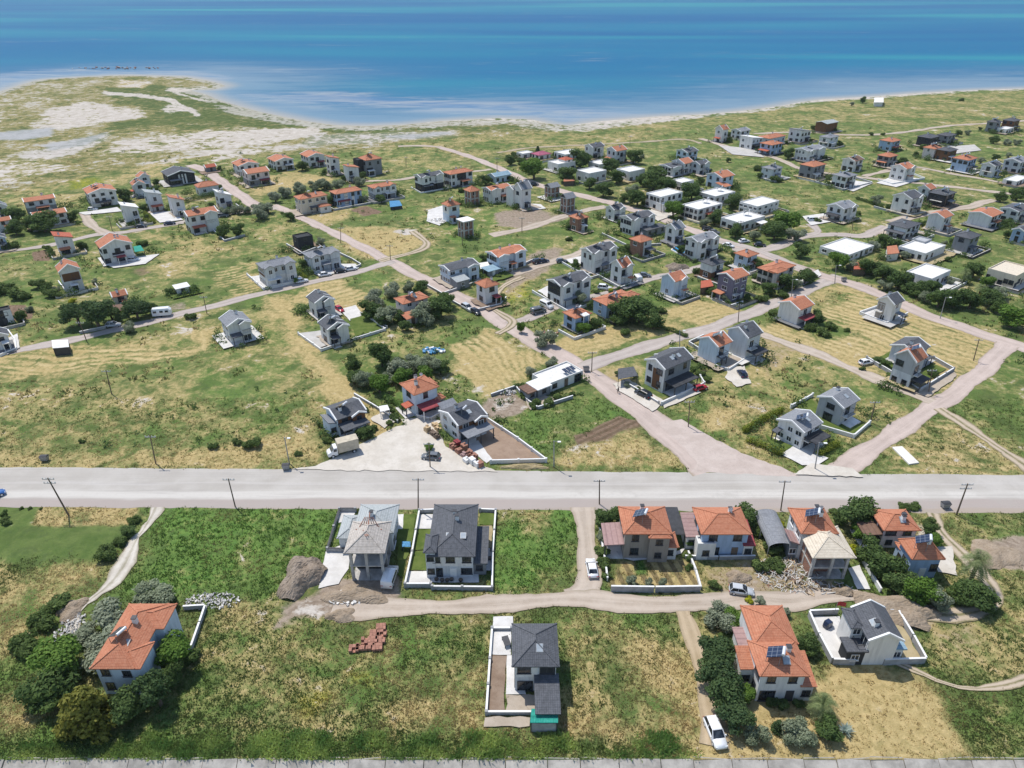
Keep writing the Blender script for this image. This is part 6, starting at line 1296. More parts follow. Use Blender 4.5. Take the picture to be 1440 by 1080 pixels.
def make_grass():
    r = np.random.default_rng(21)
    X, Y = scatter(95000, 560, 1066, 5); Aq = zones(X, Y); bad = Aq['bare'] + Aq['soil'] + Aq['sand'] + Aq['lawn'] * .8
    k = (r.random(len(X)) > bad * 1.3) & (Y > EMB_Y + .1); X, Y = X[k], Y[k]; k = ~exclude(X, Y); X, Y = X[k], Y[k]; Aq = zones(X, Y); c, d, l = grass_cols(Aq, r, X, Y)
    k = r.random(len(X)) < .35 + .9 * fbm(X, Y, 5, 2) * (1 - .45 * Aq['stripe']); X, Y, c, d, l = X[k], Y[k], c[k], d[k], l[k]
    hg = (.14 + .30 * r.random(len(X)) ** 2 + .22 * l * fbm(X, Y, 8, 2)) * (1 - .3 * d); tufts('grass_tufts', X, Y, hg, .10 + .12 * r.random(len(X)), c, 5, 31)
    X, Y = scatter(11000, 1030, 1066, 9, -40, 985); k = (fbm(X, Y, 3.6, 4) > .40 + .16 * r.random(len(X)) + .10 * (Y > EMB_Y + 2.2)) & (Y > EMB_Y - .1) & ~exclude(X, Y); X, Y = X[k], Y[k]; n = len(X)
    t = fbm(X, Y, 2.2, 2)[:, None]; t = np.clip((t - .3) * 2.2, 0, 1); c = np.array([.075, .13, .035]) * (1 - t) + np.array([.21, .25, .08]) * t; tufts('tall_weeds', X, Y, .12 + .42 * np.clip(fbm(X, Y, 3.5, 3) * 2.6 - .9, 0, 1) + .12 * r.random(n), .14 + .14 * r.random(n), c * 2.3, 4, 33)
    # low bushes nobody could count: along plot edges, house corners and meadows
    lob = []
    for (hx, hy, ya, hw, hd, lb) in HOUSES:
        if math.hypot(hx, hy) < 125: continue
        for i in range(int(r.integers(14, 26))):
            a = r.uniform(0, 2 * PI); q = r.uniform(1.1, 2.3); ex, ey = math.cos(a) * hw * .62 * q, math.sin(a) * hd * .62 * q; lob.append((hx + math.cos(ya) * ex - math.sin(ya) * ey, hy + math.sin(ya) * ex + math.cos(ya) * ey, r.uniform(.35, 1.0) + 1.1 * r.random() ** 4))
    X, Y = scatter(1500, 200, 640, 41); k = fbm(X, Y, 40, 3) > .55
    lob += [(x, y, .25 + .75 * r.random() ** 2.5) for x, y in zip(X[k], Y[k])]
    lx = np.array(lob); k = ~exclude(lx[:, 0], lx[:, 1]) & (zones(lx[:, 0], lx[:, 1])['stripe'] < .3); lob = [(x, y, q * .7, q * 1.1, q * 1.1, q * .8) for x, y, q in lx[k]]
    me = leaf_cloud(lob, 95000, .26, 5, 'undergrowth', LM['r']); tag(inst('undergrowth', me), kind='stuff')
    # scattered scrub far off
    X, Y = scatter(9000, 180, 560, 17); Aq = zones(X, Y); k = (fbm(X, Y, 26, 3) > .50) & (Aq['sand'] < .3) & (Aq['stripe'] < .2) & (Aq['bare'] < .3) & ~exclude(X, Y) & (sdist(X, Y, SEA) < -12); X, Y = X[k], Y[k]; c, d, l = grass_cols(zones(X, Y), r, X, Y); n = len(X)
    tufts('scrub', X, Y, .3 + .6 * r.random(n) ** 3, .25 + .4 * r.random(n) ** 2, c * .85, 7, 35)
# ---------------------------------------------------------------- vehicles
def loft(b, secs, m=0):
    """secs: list of rings (same count) -> skin"""
    k = len(b.v); n = len(secs[0])
    for s in secs: b.v += [tuple(p) for p in s]
    for i in range(len(secs) - 1):
        for j in range(n):
            a, c = k + i * n + j, k + i * n + (j + 1) % n; b.f.append((a, c, c + n, a + n)); b.m.append(m)
    b.f.append(tuple(k + j for j in range(n))[::-1]); b.m.append(m); b.f.append(tuple(k + (len(secs) - 1) * n + j for j in range(n))); b.m.append(m)
def ring(x, hw, z0, z1, ch=.08): return [(x, -hw, z0), (x, hw, z0), (x, hw + .02, (z0 + z1) / 2), (x, hw - ch, z1), (x, -hw + ch, z1), (x, -hw - .02, (z0 + z1) / 2)]
VM = {}
def car_meshes(kind):
    if kind in VM: return VM[kind]
    body, glass, roofm = MB(), MB(), MB()
    if kind in ('hatch', 'sedan', 'suv'):
        L = dict(hatch=4.05, sedan=4.5, suv=4.6)[kind]; hw = dict(hatch=.85, sedan=.88, suv=.93)[kind]; bz = dict(hatch=.88, sedan=.86, suv=1.02)[kind]; tz = dict(hatch=1.47, sedan=1.43, suv=1.72)[kind]
        x0, x1 = -L / 2, L / 2
        loft(body, [ring(x0, hw * .82, .38, bz - .18), ring(x0 + .12, hw * .95, .28, bz - .04), ring(x0 + .7, hw, .24, bz), ring(0, hw, .24, bz), ring(x1 - 1.15, hw, .24, bz - .02), ring(x1 - .35, hw * .94, .26, bz - .16), ring(x1, hw * .74, .36, bz - .32)])
        r0, r1 = (x0 + .12, x0 + .55) if kind != 'sedan' else (x0 + .55, x0 + 1.1); f1, f0 = x1 - 1.15, x1 - 1.95
        wb, wt = hw - .08, hw - .24
        glass.hexa([(r0, -wb, bz - .01), (f1, -wb, bz - .01), (f1, wb, bz - .01), (r0, wb, bz - .01)], [(r1, -wt, tz - .05), (f0, -wt, tz - .05), (f0, wt, tz - .05), (r1, wt, tz - .05)])
        roofm.hexa([(r1 - .03, -wt - .02, tz - .05), (f0 + .02, -wt - .02, tz - .05), (f0 + .02, wt + .02, tz - .05), (r1 - .03, wt + .02, tz - .05)], [(r1 + .1, -wt + .1, tz + .02), (f0 - .1, -wt + .1, tz + .02), (f0 - .1, wt - .1, tz + .02), (r1 + .1, wt - .1, tz + .02)])
        for sy in (-1, 1):
            for (xa, xb) in ((r0, r1), (f1, f0)): roofm.bar((xa, sy * wb, bz - .02), (xb, sy * wt, tz - .05), .09, .05)
            roofm.bar(((r0 + f1) / 2 - .1, sy * (wb + .005), bz - .02), ((r0 + f1) / 2 - .1, sy * (wt + .012), tz - .05), .08, .05)
            body.box(f1 - .35, f1 - .18, sy * (hw + .09) - .09, sy * (hw + .09) + .09, bz + .02, bz + .17)
        ax = L * .305; wr = .33 if kind != 'suv' else .37
    else:   # van
        L, hw, bz, tz = 4.9, .97, 1.1, 1.95; x0, x1 = -L / 2, L / 2
        loft(body, [ring(x0, hw * .93, .35, tz - .1), ring(x0 + .1, hw, .3, tz), ring(x1 - 1.7, hw, .3, tz), ring(x1 - 1.0, hw, .28, bz + .15), ring(x1 - .3, hw * .95, .28, bz - .08), ring(x1, hw * .82, .35, bz - .3)])
        for sy in (-1, 1):
            y = sy * (hw + .004); glass.hexa([(x0 + .3, y - .03, bz + .1), (x1 - 1.45, y - .03, bz + .1), (x1 - 1.45, y + .03, bz + .1), (x0 + .3, y + .03, bz + .1)], [(x0 + .3, y - .06 * sy - .02, tz - .25), (x1 - 1.85, y - .06 * sy - .02, tz - .25), (x1 - 1.85, y - .06 * sy + .02, tz - .25), (x0 + .3, y - .06 * sy + .02, tz - .25)])
        glass.hexa([(x1 - 1.66, -hw + .15, tz - .06), (x1 - 1.04, -hw + .12, bz + .2), (x1 - 1.04, hw - .12, bz + .2), (x1 - 1.66, hw - .15, tz - .06)], [(x1 - 1.62, -hw + .15, tz - .01), (x1 - 1.0, -hw + .12, bz + .25), (x1 - 1.0, hw - .12, bz + .25), (x1 - 1.62, hw - .15, tz - .01)])
        roofm.box(x0 + .5, x0 + 2.3, -.05, .05, tz + .002, tz + .06); ax, wr = 1.5, .35
    wh = MB(); wh.cyl((0, -.11, 0), (0, .11, 0), wr, wr, 16, 0); wh.cyl((0, -.118, 0), (0, .118, 0), wr * .6, wr * .6, 12, 1)
    hl = MB(); hl.box(-.06, .05, -.17, .17, -.07, .07)
    VM[kind] = (body, glass.mesh('windows', [MT['glass']]), roofm, wh.mesh('wheel', [MT['rubber'], MT['tank']]), hl.mesh('headlight', [MT['lamp']]), hl.mesh('taillight', [MT['tail']]), L, hw, bz, ax, wr); return VM[kind]
BC = {}
def car(px, py, head, kind, colr, label, cat='car', z=0.06, sc_=1.0):
    X, Y = P(px, py); body, gl, rf, wh, hl, tl, L, hw, bz, ax, wr = car_meshes(kind); cm = MT['car_' + colr]
    if (kind, colr) not in BC: BC[(kind, colr)] = (body.mesh('body', [cm], True), rf.mesh('roof', [cm]))
    bm_, rm = BC[(kind, colr)]; t = thing('parked_car' if kind != 'van' else 'parked_van', label, cat, (X, Y, z), math.radians(head), 'cars parked around the village'); t.scale = (sc_,) * 3
    inst('body', bm_, t); inst('windows', gl, t); inst('roof', rm, t)
    for sx in (-1, 1):
        for sy in (-1, 1): inst('wheel', wh, t, (sx * ax, sy * (hw - .1), wr))
    for sy in (-1, 1):
        inst('headlight', hl, t, (L / 2 - .14, sy * (hw - .28), bz - .32)); inst('taillight', tl, t, (-L / 2 + .04, sy * (hw - .22), bz - .2))
    c, s = math.cos(math.radians(head)), math.sin(math.radians(head)); EXC.append([(X + c * a - s * b, Y + s * a + c * b) for a, b in ((-2.3, -1), (2.3, -1), (2.3, 1), (-2.3, 1))])
car(832, 802, 92, 'sedan', 'white', 'white car parked on the dirt lane beside the vegetable garden')
car(1005, 1034, -82, 'suv', 'white', 'white SUV at the foot of the pine row, near the bottom edge')
car(1042, 834, -12, 'hatch', 'silver', 'silver hatchback in the overgrown plot by the rubble')
car(606, 645, 172, 'hatch', 'grey', 'dark grey hatchback on the pale gravel lot beside a utility pole')
car(904, 557, 130, 'suv', 'black', 'black SUV at the gate of the wood-panelled duplex')
car(984, 548, 25, 'hatch', 'red', 'red hatchback right of the wood-panelled duplex')
car(1043, 528, 95, 'hatch', 'navy', 'dark navy car on the pale patch by the grey twin house')
car(1217, 512, 20, 'hatch', 'white', 'white hatchback outside the dark-walled grey house garden')
car(425, 397, 25, 'hatch', 'white', 'white car in front of the grey duplex with brown corners, leftmost of four')
car(457, 388, 25, 'sedan', 'white', 'white sedan, second from left of four before the grey duplexes')
car(479, 383, 25, 'sedan', 'black', 'black sedan between two white cars before the grey duplexes')
car(494, 380, 25, 'hatch', 'white', 'white car nearest the diagonal road junction, rightmost of four')
car(657, 435, -52, 'suv', 'silver', 'silver car parked on the diagonal road, left of a dark one')
car(669, 441, -52, 'hatch', 'black', 'dark car parked on the diagonal road, right of a silver one')
car(477, 437, -50, 'sedan', 'red', 'red car beside the white house with dark roof')
car(757, 370, 30, 'suv', 'black', 'black SUV on the dirt parking place, left of a pair')
car(764, 369, 30, 'sedan', 'navy', 'dark blue car on the dirt parking place, right of a pair')
car(790, 369, 10, 'hatch', 'grey', 'grey car at the white yard wall of the black-cornered duplex')
car(751, 261, 20, 'suv', 'black', 'black pickup-like car beside the road near the brick shells')
car(850, 407, -15, 'suv', 'white', 'white SUV between the long-walled duplex and orange cottages')
car(906, 389, -10, 'sedan', 'grey', 'grey sedan on the dirt lane behind the white van')
car(896, 394, 100, 'van', 'white', 'white van at the dark-walled plot gate', 'van')
car(769, 432, -52, 'van', 'white', 'white van beside grey van near the orange cottage', 'van')
car(757, 440, 30, 'van', 'grey', 'grey minibus on the lane off the diagonal road', 'van')
car(995, 324, -30, 'suv', 'black', 'black SUV by the long road among flat white houses, left of two')
car(1004, 328, -30, 'sedan', 'grey', 'dark car by the long road among flat white houses, right of two')
car(1024, 347, -35, 'sedan', 'white', 'white car on the long road beside the pool duplex')
car(1046, 341, 15, 'sedan', 'white', 'white car on the verge near the road fork')
car(1068, 346, -10, 'sedan', 'black', 'black car at the road fork near dense trees')
car(1142, 311, 10, 'suv', 'white', 'white car on the paved yard of the lone lane house')
car(131, 296, 12, 'hatch', 'white', 'white car in front of the big white three-storey block')
car(199, 320, 15, 'sedan', 'black', 'black car on the village lane beside the yellow-green hedge')
car(239, 316, 25, 'sedan', 'navy', 'dark blue car on the village lane by the pale courtyard')
car(189, 367, 10, 'hatch', 'white', 'white car beside the maroon porch canopy')
car(160, 459, 10, 'hatch', 'silver', 'silver-blue car on the lane in the shade of big dark trees')
car(314, 305, 20, 'suv', 'grey', 'grey car by the white orange-roofed duplex and round trees')
car(196, 439, 10, 'van', 'white', 'white van half hidden under the dark trees beside the caravan', 'van')
car(549, 815, 84, 'van', 'white', 'white van parked beside the timber-roofed unfinished shell', 'van')
car(-8, 699, 40, 'hatch', 'blue', 'blue car at the left edge beside the main road')
car(1094, 755, 80, 'hatch', 'silver', 'silver car under the arched dark canopy') if False else None
# box truck
def truck(px, py, head):
    X, Y = P(px, py); t = thing('box_truck', 'beige box truck with white cab on the pale gravel lot', 'truck', (X, Y, .05), math.radians(head))
    b = MB(); b.box(-3.1, 1.3, -1.1, 1.1, .95, 3.3); b.box(-3.12, 1.32, -1.12, 1.12, 3.3, 3.36); b.build('cargo_box', plain('beige_canvas', (.50, .44, .34), .8, .15), t)
    b = MB(); b.box(-3.1, 2.9, -.45, .45, .55, .93); b.build('chassis', MT['dtrim'], t)
    b = MB(); loft(b, [ring(1.42, 1.0, .5, 2.35), ring(2.1, 1.0, .5, 2.3), ring(2.75, .98, .5, 1.5), ring(3.35, .92, .45, 1.25), ring(3.5, .85, .5, .95)]); b.build('cab', MT['car_white'], t, smooth=False)
    b = MB(); b.hexa([(2.16, -.85, 2.24), (2.72, -.85, 1.56), (2.72, .85, 1.56), (2.16, .85, 2.24)], [(2.2, -.85, 2.29), (2.78, -.85, 1.60), (2.78, .85, 1.60), (2.2, .85, 2.29)]); b.build('windscreen', MT['glass'], t)
    for sy in (-1, 1):
        b = MB(); b.box(1.6, 2.25, sy * 1.02 - .02, sy * 1.02 + .02, 1.5, 2.1); b.build('side_window', MT['glass'], t); b = MB(); b.box(-.06, .05, -.17, .17, -.08, .08); b.build('headlight', MT['lamp'], t, (3.42, sy * .62, .85))
        for ax in (-2.0, 2.5):
            w_ = MB(); w_.cyl((0, -.14, 0), (0, .14, 0), .42, .42, 16); w_.cyl((0, -.15, 0), (0, .15, 0), .22, .22, 12, 1); w_.build('wheel', [MT['rubber'], MT['tank']], t, (ax, sy * .88, .42))
truck(484, 637, 206)
def caravan(px, py, head):
    X, Y = P(px, py); t = thing('caravan', 'white touring caravan beside the lane and dark trees', 'caravan', (X, Y, .03), math.radians(head))
    b = MB(); loft(b, [ring(-2.6, 1.0, .6, 2.3, .2), ring(-2.45, 1.1, .45, 2.55, .25), ring(2.0, 1.1, .45, 2.55, .25), ring(2.6, 1.0, .6, 1.9, .25)]); b.build('body', MT['car_white'], t)
    for x in (-1.7, .1, 1.6): b = MB(); b.box(x - .45, x + .45, -1.15, -1.10, 1.4, 2.0); b.build('window', MT['glass'], t)
    for sy in (-1, 1): w_ = MB(); w_.cyl((0, -.1, 0), (0, .1, 0), .33, .33, 14); w_.build('wheel', MT['rubber'], t, (-.2, sy * .95, .33))
    b = MB(); b.bar((2.5, 0, .5), (3.6, 0, .5), .1, .1); b.build('drawbar', MT['steel'], t)
caravan(229, 444, 12)
# ---------------------------------------------------------------- utility poles
def pole(base, top, label, arms=1, lamp=0, group='utility poles along the roads'):
    X, Y = P(*base); h = 8.0
    for _ in range(20): h += (J(X, Y, h)[1] - top[1]) / (J(X, Y, 0)[1] - J(X, Y, 1)[1]) * .8
    h = min(max(h, 5.5), 12); lx = 0.0
    for _ in range(10): lx += .7 * (top[0] - J(X + lx, Y, h)[0]) / (J(X + 1, Y, h)[0] - J(X, Y, h)[0])
    lx = min(max(lx, -1.6), 1.6)
    t = thing('utility_pole', label, 'pole', (X, Y, 0), 0, group)
    b = MB(); b.cyl((0, 0, -.3), (lx, 0, h), .17 if arms > 1 else .13, .10, 8); b.build('shaft', MT['wood'] if not lamp else MT['steel'], t)
    for i in range(arms):
        z = h - .35 - i * .9; b = MB(); b.bar((lx - 1.1, 0, z), (lx + 1.1, 0, z), .12, .12); b.build('crossarm', MT['steel'], t)
        ins = MB(); ins.cyl((0, 0, 0), (0, 0, .32), .07, .05, 8); im = ins.mesh('insulator', [MT['trim']])
        for q in (-1.0, -.35, .35, 1.0): inst('insulator', im, t, (lx + q, 0, z + .12))
    if lamp:
        b = MB(); b.bar((lx, 0, h - .1), (lx + .9, -.5, h + .15), .06, .06); b.build('lamp_arm', MT['steel'], t)
        b = MB(); b.box(lx + .7, lx + 1.35, -.75, -.35, h + .1, h + .24); b.build('lamp_head', MT['lamp'], t)
pole((97, 725), (67, 672), 'tallest leaning utility pole with double crossarm by the left lawn', 2)
for (bx, by, tx, ty, lb) in [(331, 713, 321, 673, 'utility pole on the near road verge, above the tall lush grass field'), (588, 718, 588, 673, 'utility pole on the near road verge, between the two walled plots'), (843, 709, 843, 675, 'utility pole on the near road verge at the lane mouth'),
                             (1098, 718, 1104, 676, 'utility pole on the near road verge by the arched dark canopy'), (1345, 724, 1361, 680, 'leaning utility pole on the near road verge at far right')]: pole((bx, by), (tx, ty), lb, 2 if bx > 1300 else 1)
for (bx, by, tx, ty, lp, lb) in [(407, 652, 400, 615, 1, 'lamp pole beside the grey waste bin at main road'), (219, 652, 211, 613, 0, 'utility pole at the far road edge in front of the big field'), (157, 554, 149, 521, 0, 'lone utility pole in the middle of the big field'), (779, 657, 779, 620, 1, 'lamp pole at the corner of the brown gravel garden'),
     (605, 657, 603, 623, 0, 'utility pole beside the dark grey hatchback'), (122, 480, 112, 453, 0, 'utility pole on the left lane below the dark trees'), (291, 441, 286, 424, 0, 'utility pole on the left lane near the mown straw patch'), (832, 523, 833, 495, 0, 'utility pole at the lane corner across from the solar-panelled flat house'),
     (956, 490, 956, 465, 1, 'lamp pole on the cross lane behind the wood-panelled duplex'), (1038, 453, 1040, 428, 0, 'utility pole on the cross lane above the grey twin house'), (1322, 448, 1330, 418, 1, 'lamp pole on the long road right of the white-walled plot'), (1174, 399, 1176, 373, 1, 'lamp pole at the corner of long road and cross lane'),
     (1113, 418, 1115, 393, 1, 'lamp pole on the cross lane by the beige duplex'), (1369, 507, 1377, 477, 0, 'utility pole in the mown field near the curved lane'), (1224, 594, 1231, 567, 0, 'utility pole beside the white-walled green garden'), (1146, 660, 1152, 622, 1, 'lamp pole at the white driveway by main road'),
     (968, 600, 970, 564, 0, 'utility pole on the grass right of the brick-paved road'), (479, 342, 479, 320, 0, 'utility pole on the diagonal road above the tan field'), (549, 366, 548, 346, 0, 'utility pole at the diagonal road junction'), (734, 327, 734, 306, 0, 'utility pole on the dirt lane near the brick-red house'), (699, 240, 699, 222, 0, 'utility pole at the far road bend'),
     (158, 325, 153, 304, 0, 'utility pole in the far left village lane'), (1199, 323, 1200, 304, 0, 'utility pole on the lane right of the lone white house'), (1328, 293, 1332, 272, 0, 'utility pole beside the black-walled house'), (1306, 552, 1311, 520, 0, 'utility pole at the dark-walled garden corner of the grey house'), (930, 300, 930, 281, 0, 'utility pole on the long road by the two-storey flat block'), (650, 345, 650, 326, 0, 'utility pole in the grass below the white-topped brick shell'),
     (571, 236, 571, 222, 0, 'utility pole in the far green field'), (1042, 330, 1042, 312, 0, 'utility pole by the flat white house at the road fork'), (886, 205, 886, 192, 0, 'utility pole on the far meadow behind the grey gabled house')]: pole((bx, by), (tx, ty), lb, 1 if not lp else 0, lp)
# ---------------------------------------------------------------- garden walls and fences
def gwall(label, pts, ht=.9, mat='pconc', th=.22, cap='trim', pil=True, name='garden_wall', cat='wall'):
    w_ = W(pts); ox, oy = w_[0]; t = thing(name, label, cat, (ox, oy, 0)); b = MB(); cb = MB(); pb = MB(); pb.box(-.2, .2, -.2, .2, -.2, ht + .22); pm = None; used = []
    for i in range(len(w_) - 1):
        a, c = Vector((w_[i][0] - ox, w_[i][1] - oy, 0)), Vector((w_[i + 1][0] - ox, w_[i + 1][1] - oy, 0)); L = (c - a).length; d = (c - a).normalized()
        if L < .3: continue
        b.bar(a + d * .11 + Vector((0, 0, -.2)), c - d * .11 + Vector((0, 0, -.2)), th, ht + .2); cb.bar(a + d * .1 + Vector((0, 0, ht + .003)), c - d * .1 + Vector((0, 0, ht + .003)), th + .08, .07)
        if pil:
            k = max(1, int(L / 4.2))
            for j in range(k + (1 if i == len(w_) - 2 else 0)): used.append(a.lerp(c, j / k))
    b.build('wall_body', MT[mat], t); cb.build('coping', MT[cap], t)
    if pil:
        pm = pb.mesh('pillar', [MT[mat if mat != 'pconc' else 'trim']])
        for p in used: inst('pillar', pm, t, p)
gwall('white-capped wall around the long grey-clad house plot', [(606, 826), (570, 826), (580, 780), (590, 722), (640, 720)], .9, 'gwall')
gwall('low front and right wall of the long grey-clad house plot', [(608, 829), (692, 830), (693, 780), (697, 721), (675, 720)], .8, 'gwall')
gwall('dark-posted wall around the half-built grey house', [(492, 777), (461, 776), (470, 745), (478, 720), (500, 720)], .9, 'gwall', cap='dtrim')
gwall('low wall around the yard of the dark hip-roofed house', [(756, 1005), (684, 1005), (689, 930), (692, 887), (719, 887)], .7, 'gwall')
gwall('grey wall around the white-paved plot of the dark gable house', [(1178, 864), (1136, 866), (1150, 898), (1169, 934), (1202, 935)], 1.2, 'gwall', pil=False)
gwall('right-hand wall of the white-paved plot with dark gable house', [(1240, 935), (1300, 933), (1282, 900), (1260, 864), (1248, 864)], 1.2, 'gwall', pil=False)
gwall('white wall between dirt lane and taupe house garden', [(842, 735), (846, 765), (851, 795), (854, 818)], .8, 'trim', pil=False)
gwall('dark grey retaining wall below the vegetable garden', [(858, 832), (920, 833), (985, 832)], 1.3, 'gwall', pil=False)
gwall('white wall between vegetable garden and overgrown plot', [(985, 830), (978, 805), (967, 778)], .7, 'trim', pil=False)
gwall('grey wall behind the blue house back yard', [(962, 786), (1010, 787), (1062, 786)], .8, 'gwall', pil=False)
gwall('pillared grey wall around the brown gravel garden', [(690, 652), (768, 650), (728, 620), (684, 591)], .9, 'pconc')
gwall('white rail wall beside the unfinished beige-roofed shell', [(1238, 834), (1225, 812), (1212, 790)], .9, 'trim', pil=False)
gwall('pillared wall at the gate of the wood-panelled duplex', [(930, 570), (958, 557), (990, 542), (984, 532)], .9, 'pconc')
gwall('dark-topped front wall of the wood-panelled duplex', [(878, 540), (902, 554), (926, 569)], .8, 'gwall')
gwall('low white wall around the small dark-roofed house in the yellow field', [(1240, 431), (1208, 442), (1246, 457), (1276, 443)], .9, 'trim', pil=False)
gwall('dark wall around the orange-roofed grey house garden', [(1218, 506), (1255, 528), (1292, 552), (1340, 522), (1312, 506)], 1.0, 'gwall')
gwall('white wall of the green garden, behind the grey gabled house', [(1112, 574), (1132, 564), (1142, 558)], .9, 'trim')
gwall('white front wall of the green garden by the grey gabled house', [(1152, 602), (1200, 616), (1222, 597)], .9, 'trim')
gwall('white low wall around the twin dark-roofed houses garden', [(420, 471), (452, 494), (500, 478), (542, 465), (514, 444)], .7, 'pconc')
gwall('low wall beside the twin orange and grey gable houses', [(990, 498), (968, 484), (990, 474)], .9, 'gwall', pil=False)
gwall('low wall of the yard in front of the orange-roofed twin', [(1004, 516), (1024, 522), (1046, 508), (1066, 505)], .8, 'trim', pil=False)
gwall('white terrace wall of the grey-roofed duplex with brown corners', [(348, 388), (371, 408), (420, 397)], .8, 'pconc')
gwall('low wall around the black cube house garden', [(403, 345), (425, 358), (446, 350)], .8, 'gwall', pil=False)
gwall('roadside wall of the grey duplex at the diagonal junction', [(478, 358), (495, 366), (508, 374), (498, 379)], .8, 'gwall', pil=False)
gwall('low wall around the corner house by the diagonal road', [(634, 424), (662, 440), (705, 430), (712, 420)], .8, 'gwall', pil=False)
gwall('long wall around the pale blue duplex yard', [(592, 398), (622, 415), (672, 398)], .8, 'gwall', pil=False)
gwall('long white wall of the black-ended duplex plot', [(748, 411), (800, 441), (838, 426)], .8, 'pconc', pil=False)
gwall('white front wall of the black-cornered duplex', [(790, 370), (822, 388), (868, 378)], .6, 'trim', pil=False)
gwall('dark wall around the white orange-gabled house', [(838, 388), (872, 407), (904, 396)], .9, 'gwall', pil=False)
gwall('dark fence wall around the pool duplex', [(938, 345), (975, 370), (1016, 352)], .9, 'dtrim', pil=False, cap='dtrim')
gwall('grey wall around the long-walled white house at upper right', [(1140, 255), (1186, 268), (1226, 258), (1200, 250)], .8, 'gwall', pil=False)
gwall('white wall around the white orange gable house at upper right', [(1234, 254), (1254, 260), (1300, 252), (1285, 246)], .8, 'trim', pil=False)
gwall('grey wall in front of the white dark-gabled house at right', [(1228, 292), (1276, 305), (1302, 300)], .8, 'gwall', pil=False)
gwall('wall along the diagonal plot of the dirt parking duplex', [(684, 388), (722, 380), (752, 366)], .8, 'gwall', pil=False)
gwall('low wall around two round trees in left village', [(300, 325), (316, 340), (345, 332)], .7, 'gwall', pil=False)
gwall('white garden wall of the house at the left edge', [(12, 466), (22, 480), (24, 492), (0, 502)], .7, 'trim', pil=False)
gwall('white wall beside the house with brown upper storey', [(83, 398), (92, 410), (120, 405)], .9, 'trim', pil=False)
gwall('low wall in front of the silver-blue car and dark trees', [(112, 470), (150, 462)], .8, 'gwall', pil=False)
gwall('low white base wall of the black-based duplex', [(578, 264), (592, 272), (632, 265)], .5, 'trim', pil=False)
gwall('long wall behind the brick-red house field', [(846, 330), (884, 348), (930, 345)], .8, 'gwall', pil=False)
gwall('stone wall around the tree-wrapped house garden', [(508, 442), (528, 452), (545, 462)], .7, 'pconc', pil=False)
gwall('rough stone wall at the flat house with solar panels', [(690, 558), (725, 546), (742, 566), (756, 576), (806, 560)], .8, 'gwall', pil=False)
gwall('white wall fragment by the purple house', [(1010, 424), (1026, 432), (1045, 426)], .7, 'trim', pil=False)
gwall('low yard wall right of the long orange-roofed house', [(258, 858), (290, 856), (282, 880), (268, 920)], .9, 'gwall', pil=False)
gwall('grey wall beside the walled drive of the maroon-porched house', [(586, 588), (605, 592), (632, 578)], .9, 'gwall', pil=False)
gwall('wire-topped wall between grove and maroon-porched house', [(498, 556), (530, 575), (560, 595)], .7, 'gwall', pil=False)
# ---------------------------------------------------------------- concrete canal embankment at the bottom edge
t = thing('concrete_embankment', 'sloping concrete slab embankment along the bottom edge', 'embankment', (0, EMB_Y, 0))
x_ = -130.0
emb = plain('weathered_concrete', (.40, .37, .33), .95, .28, .5)
while x_ < 130:
    wd_ = random.uniform(4.2, 5.6); j0, j1 = random.uniform(-.25, .25), random.uniform(-.25, .25); b = MB()
    b.hexa([(x_ + .05, -7.6, -4.3), (x_ + wd_ - .05, -7.6, -4.3), (x_ + wd_ - .05, j1, -.32), (x_ + .05, j0, -.32)], [(x_ + .05, -7.6, -4.0), (x_ + wd_ - .05, -7.6, -4.0), (x_ + wd_ - .05, j1, .05), (x_ + .05, j0, .05)])
    b.build('slab', emb, t); x_ += wd_
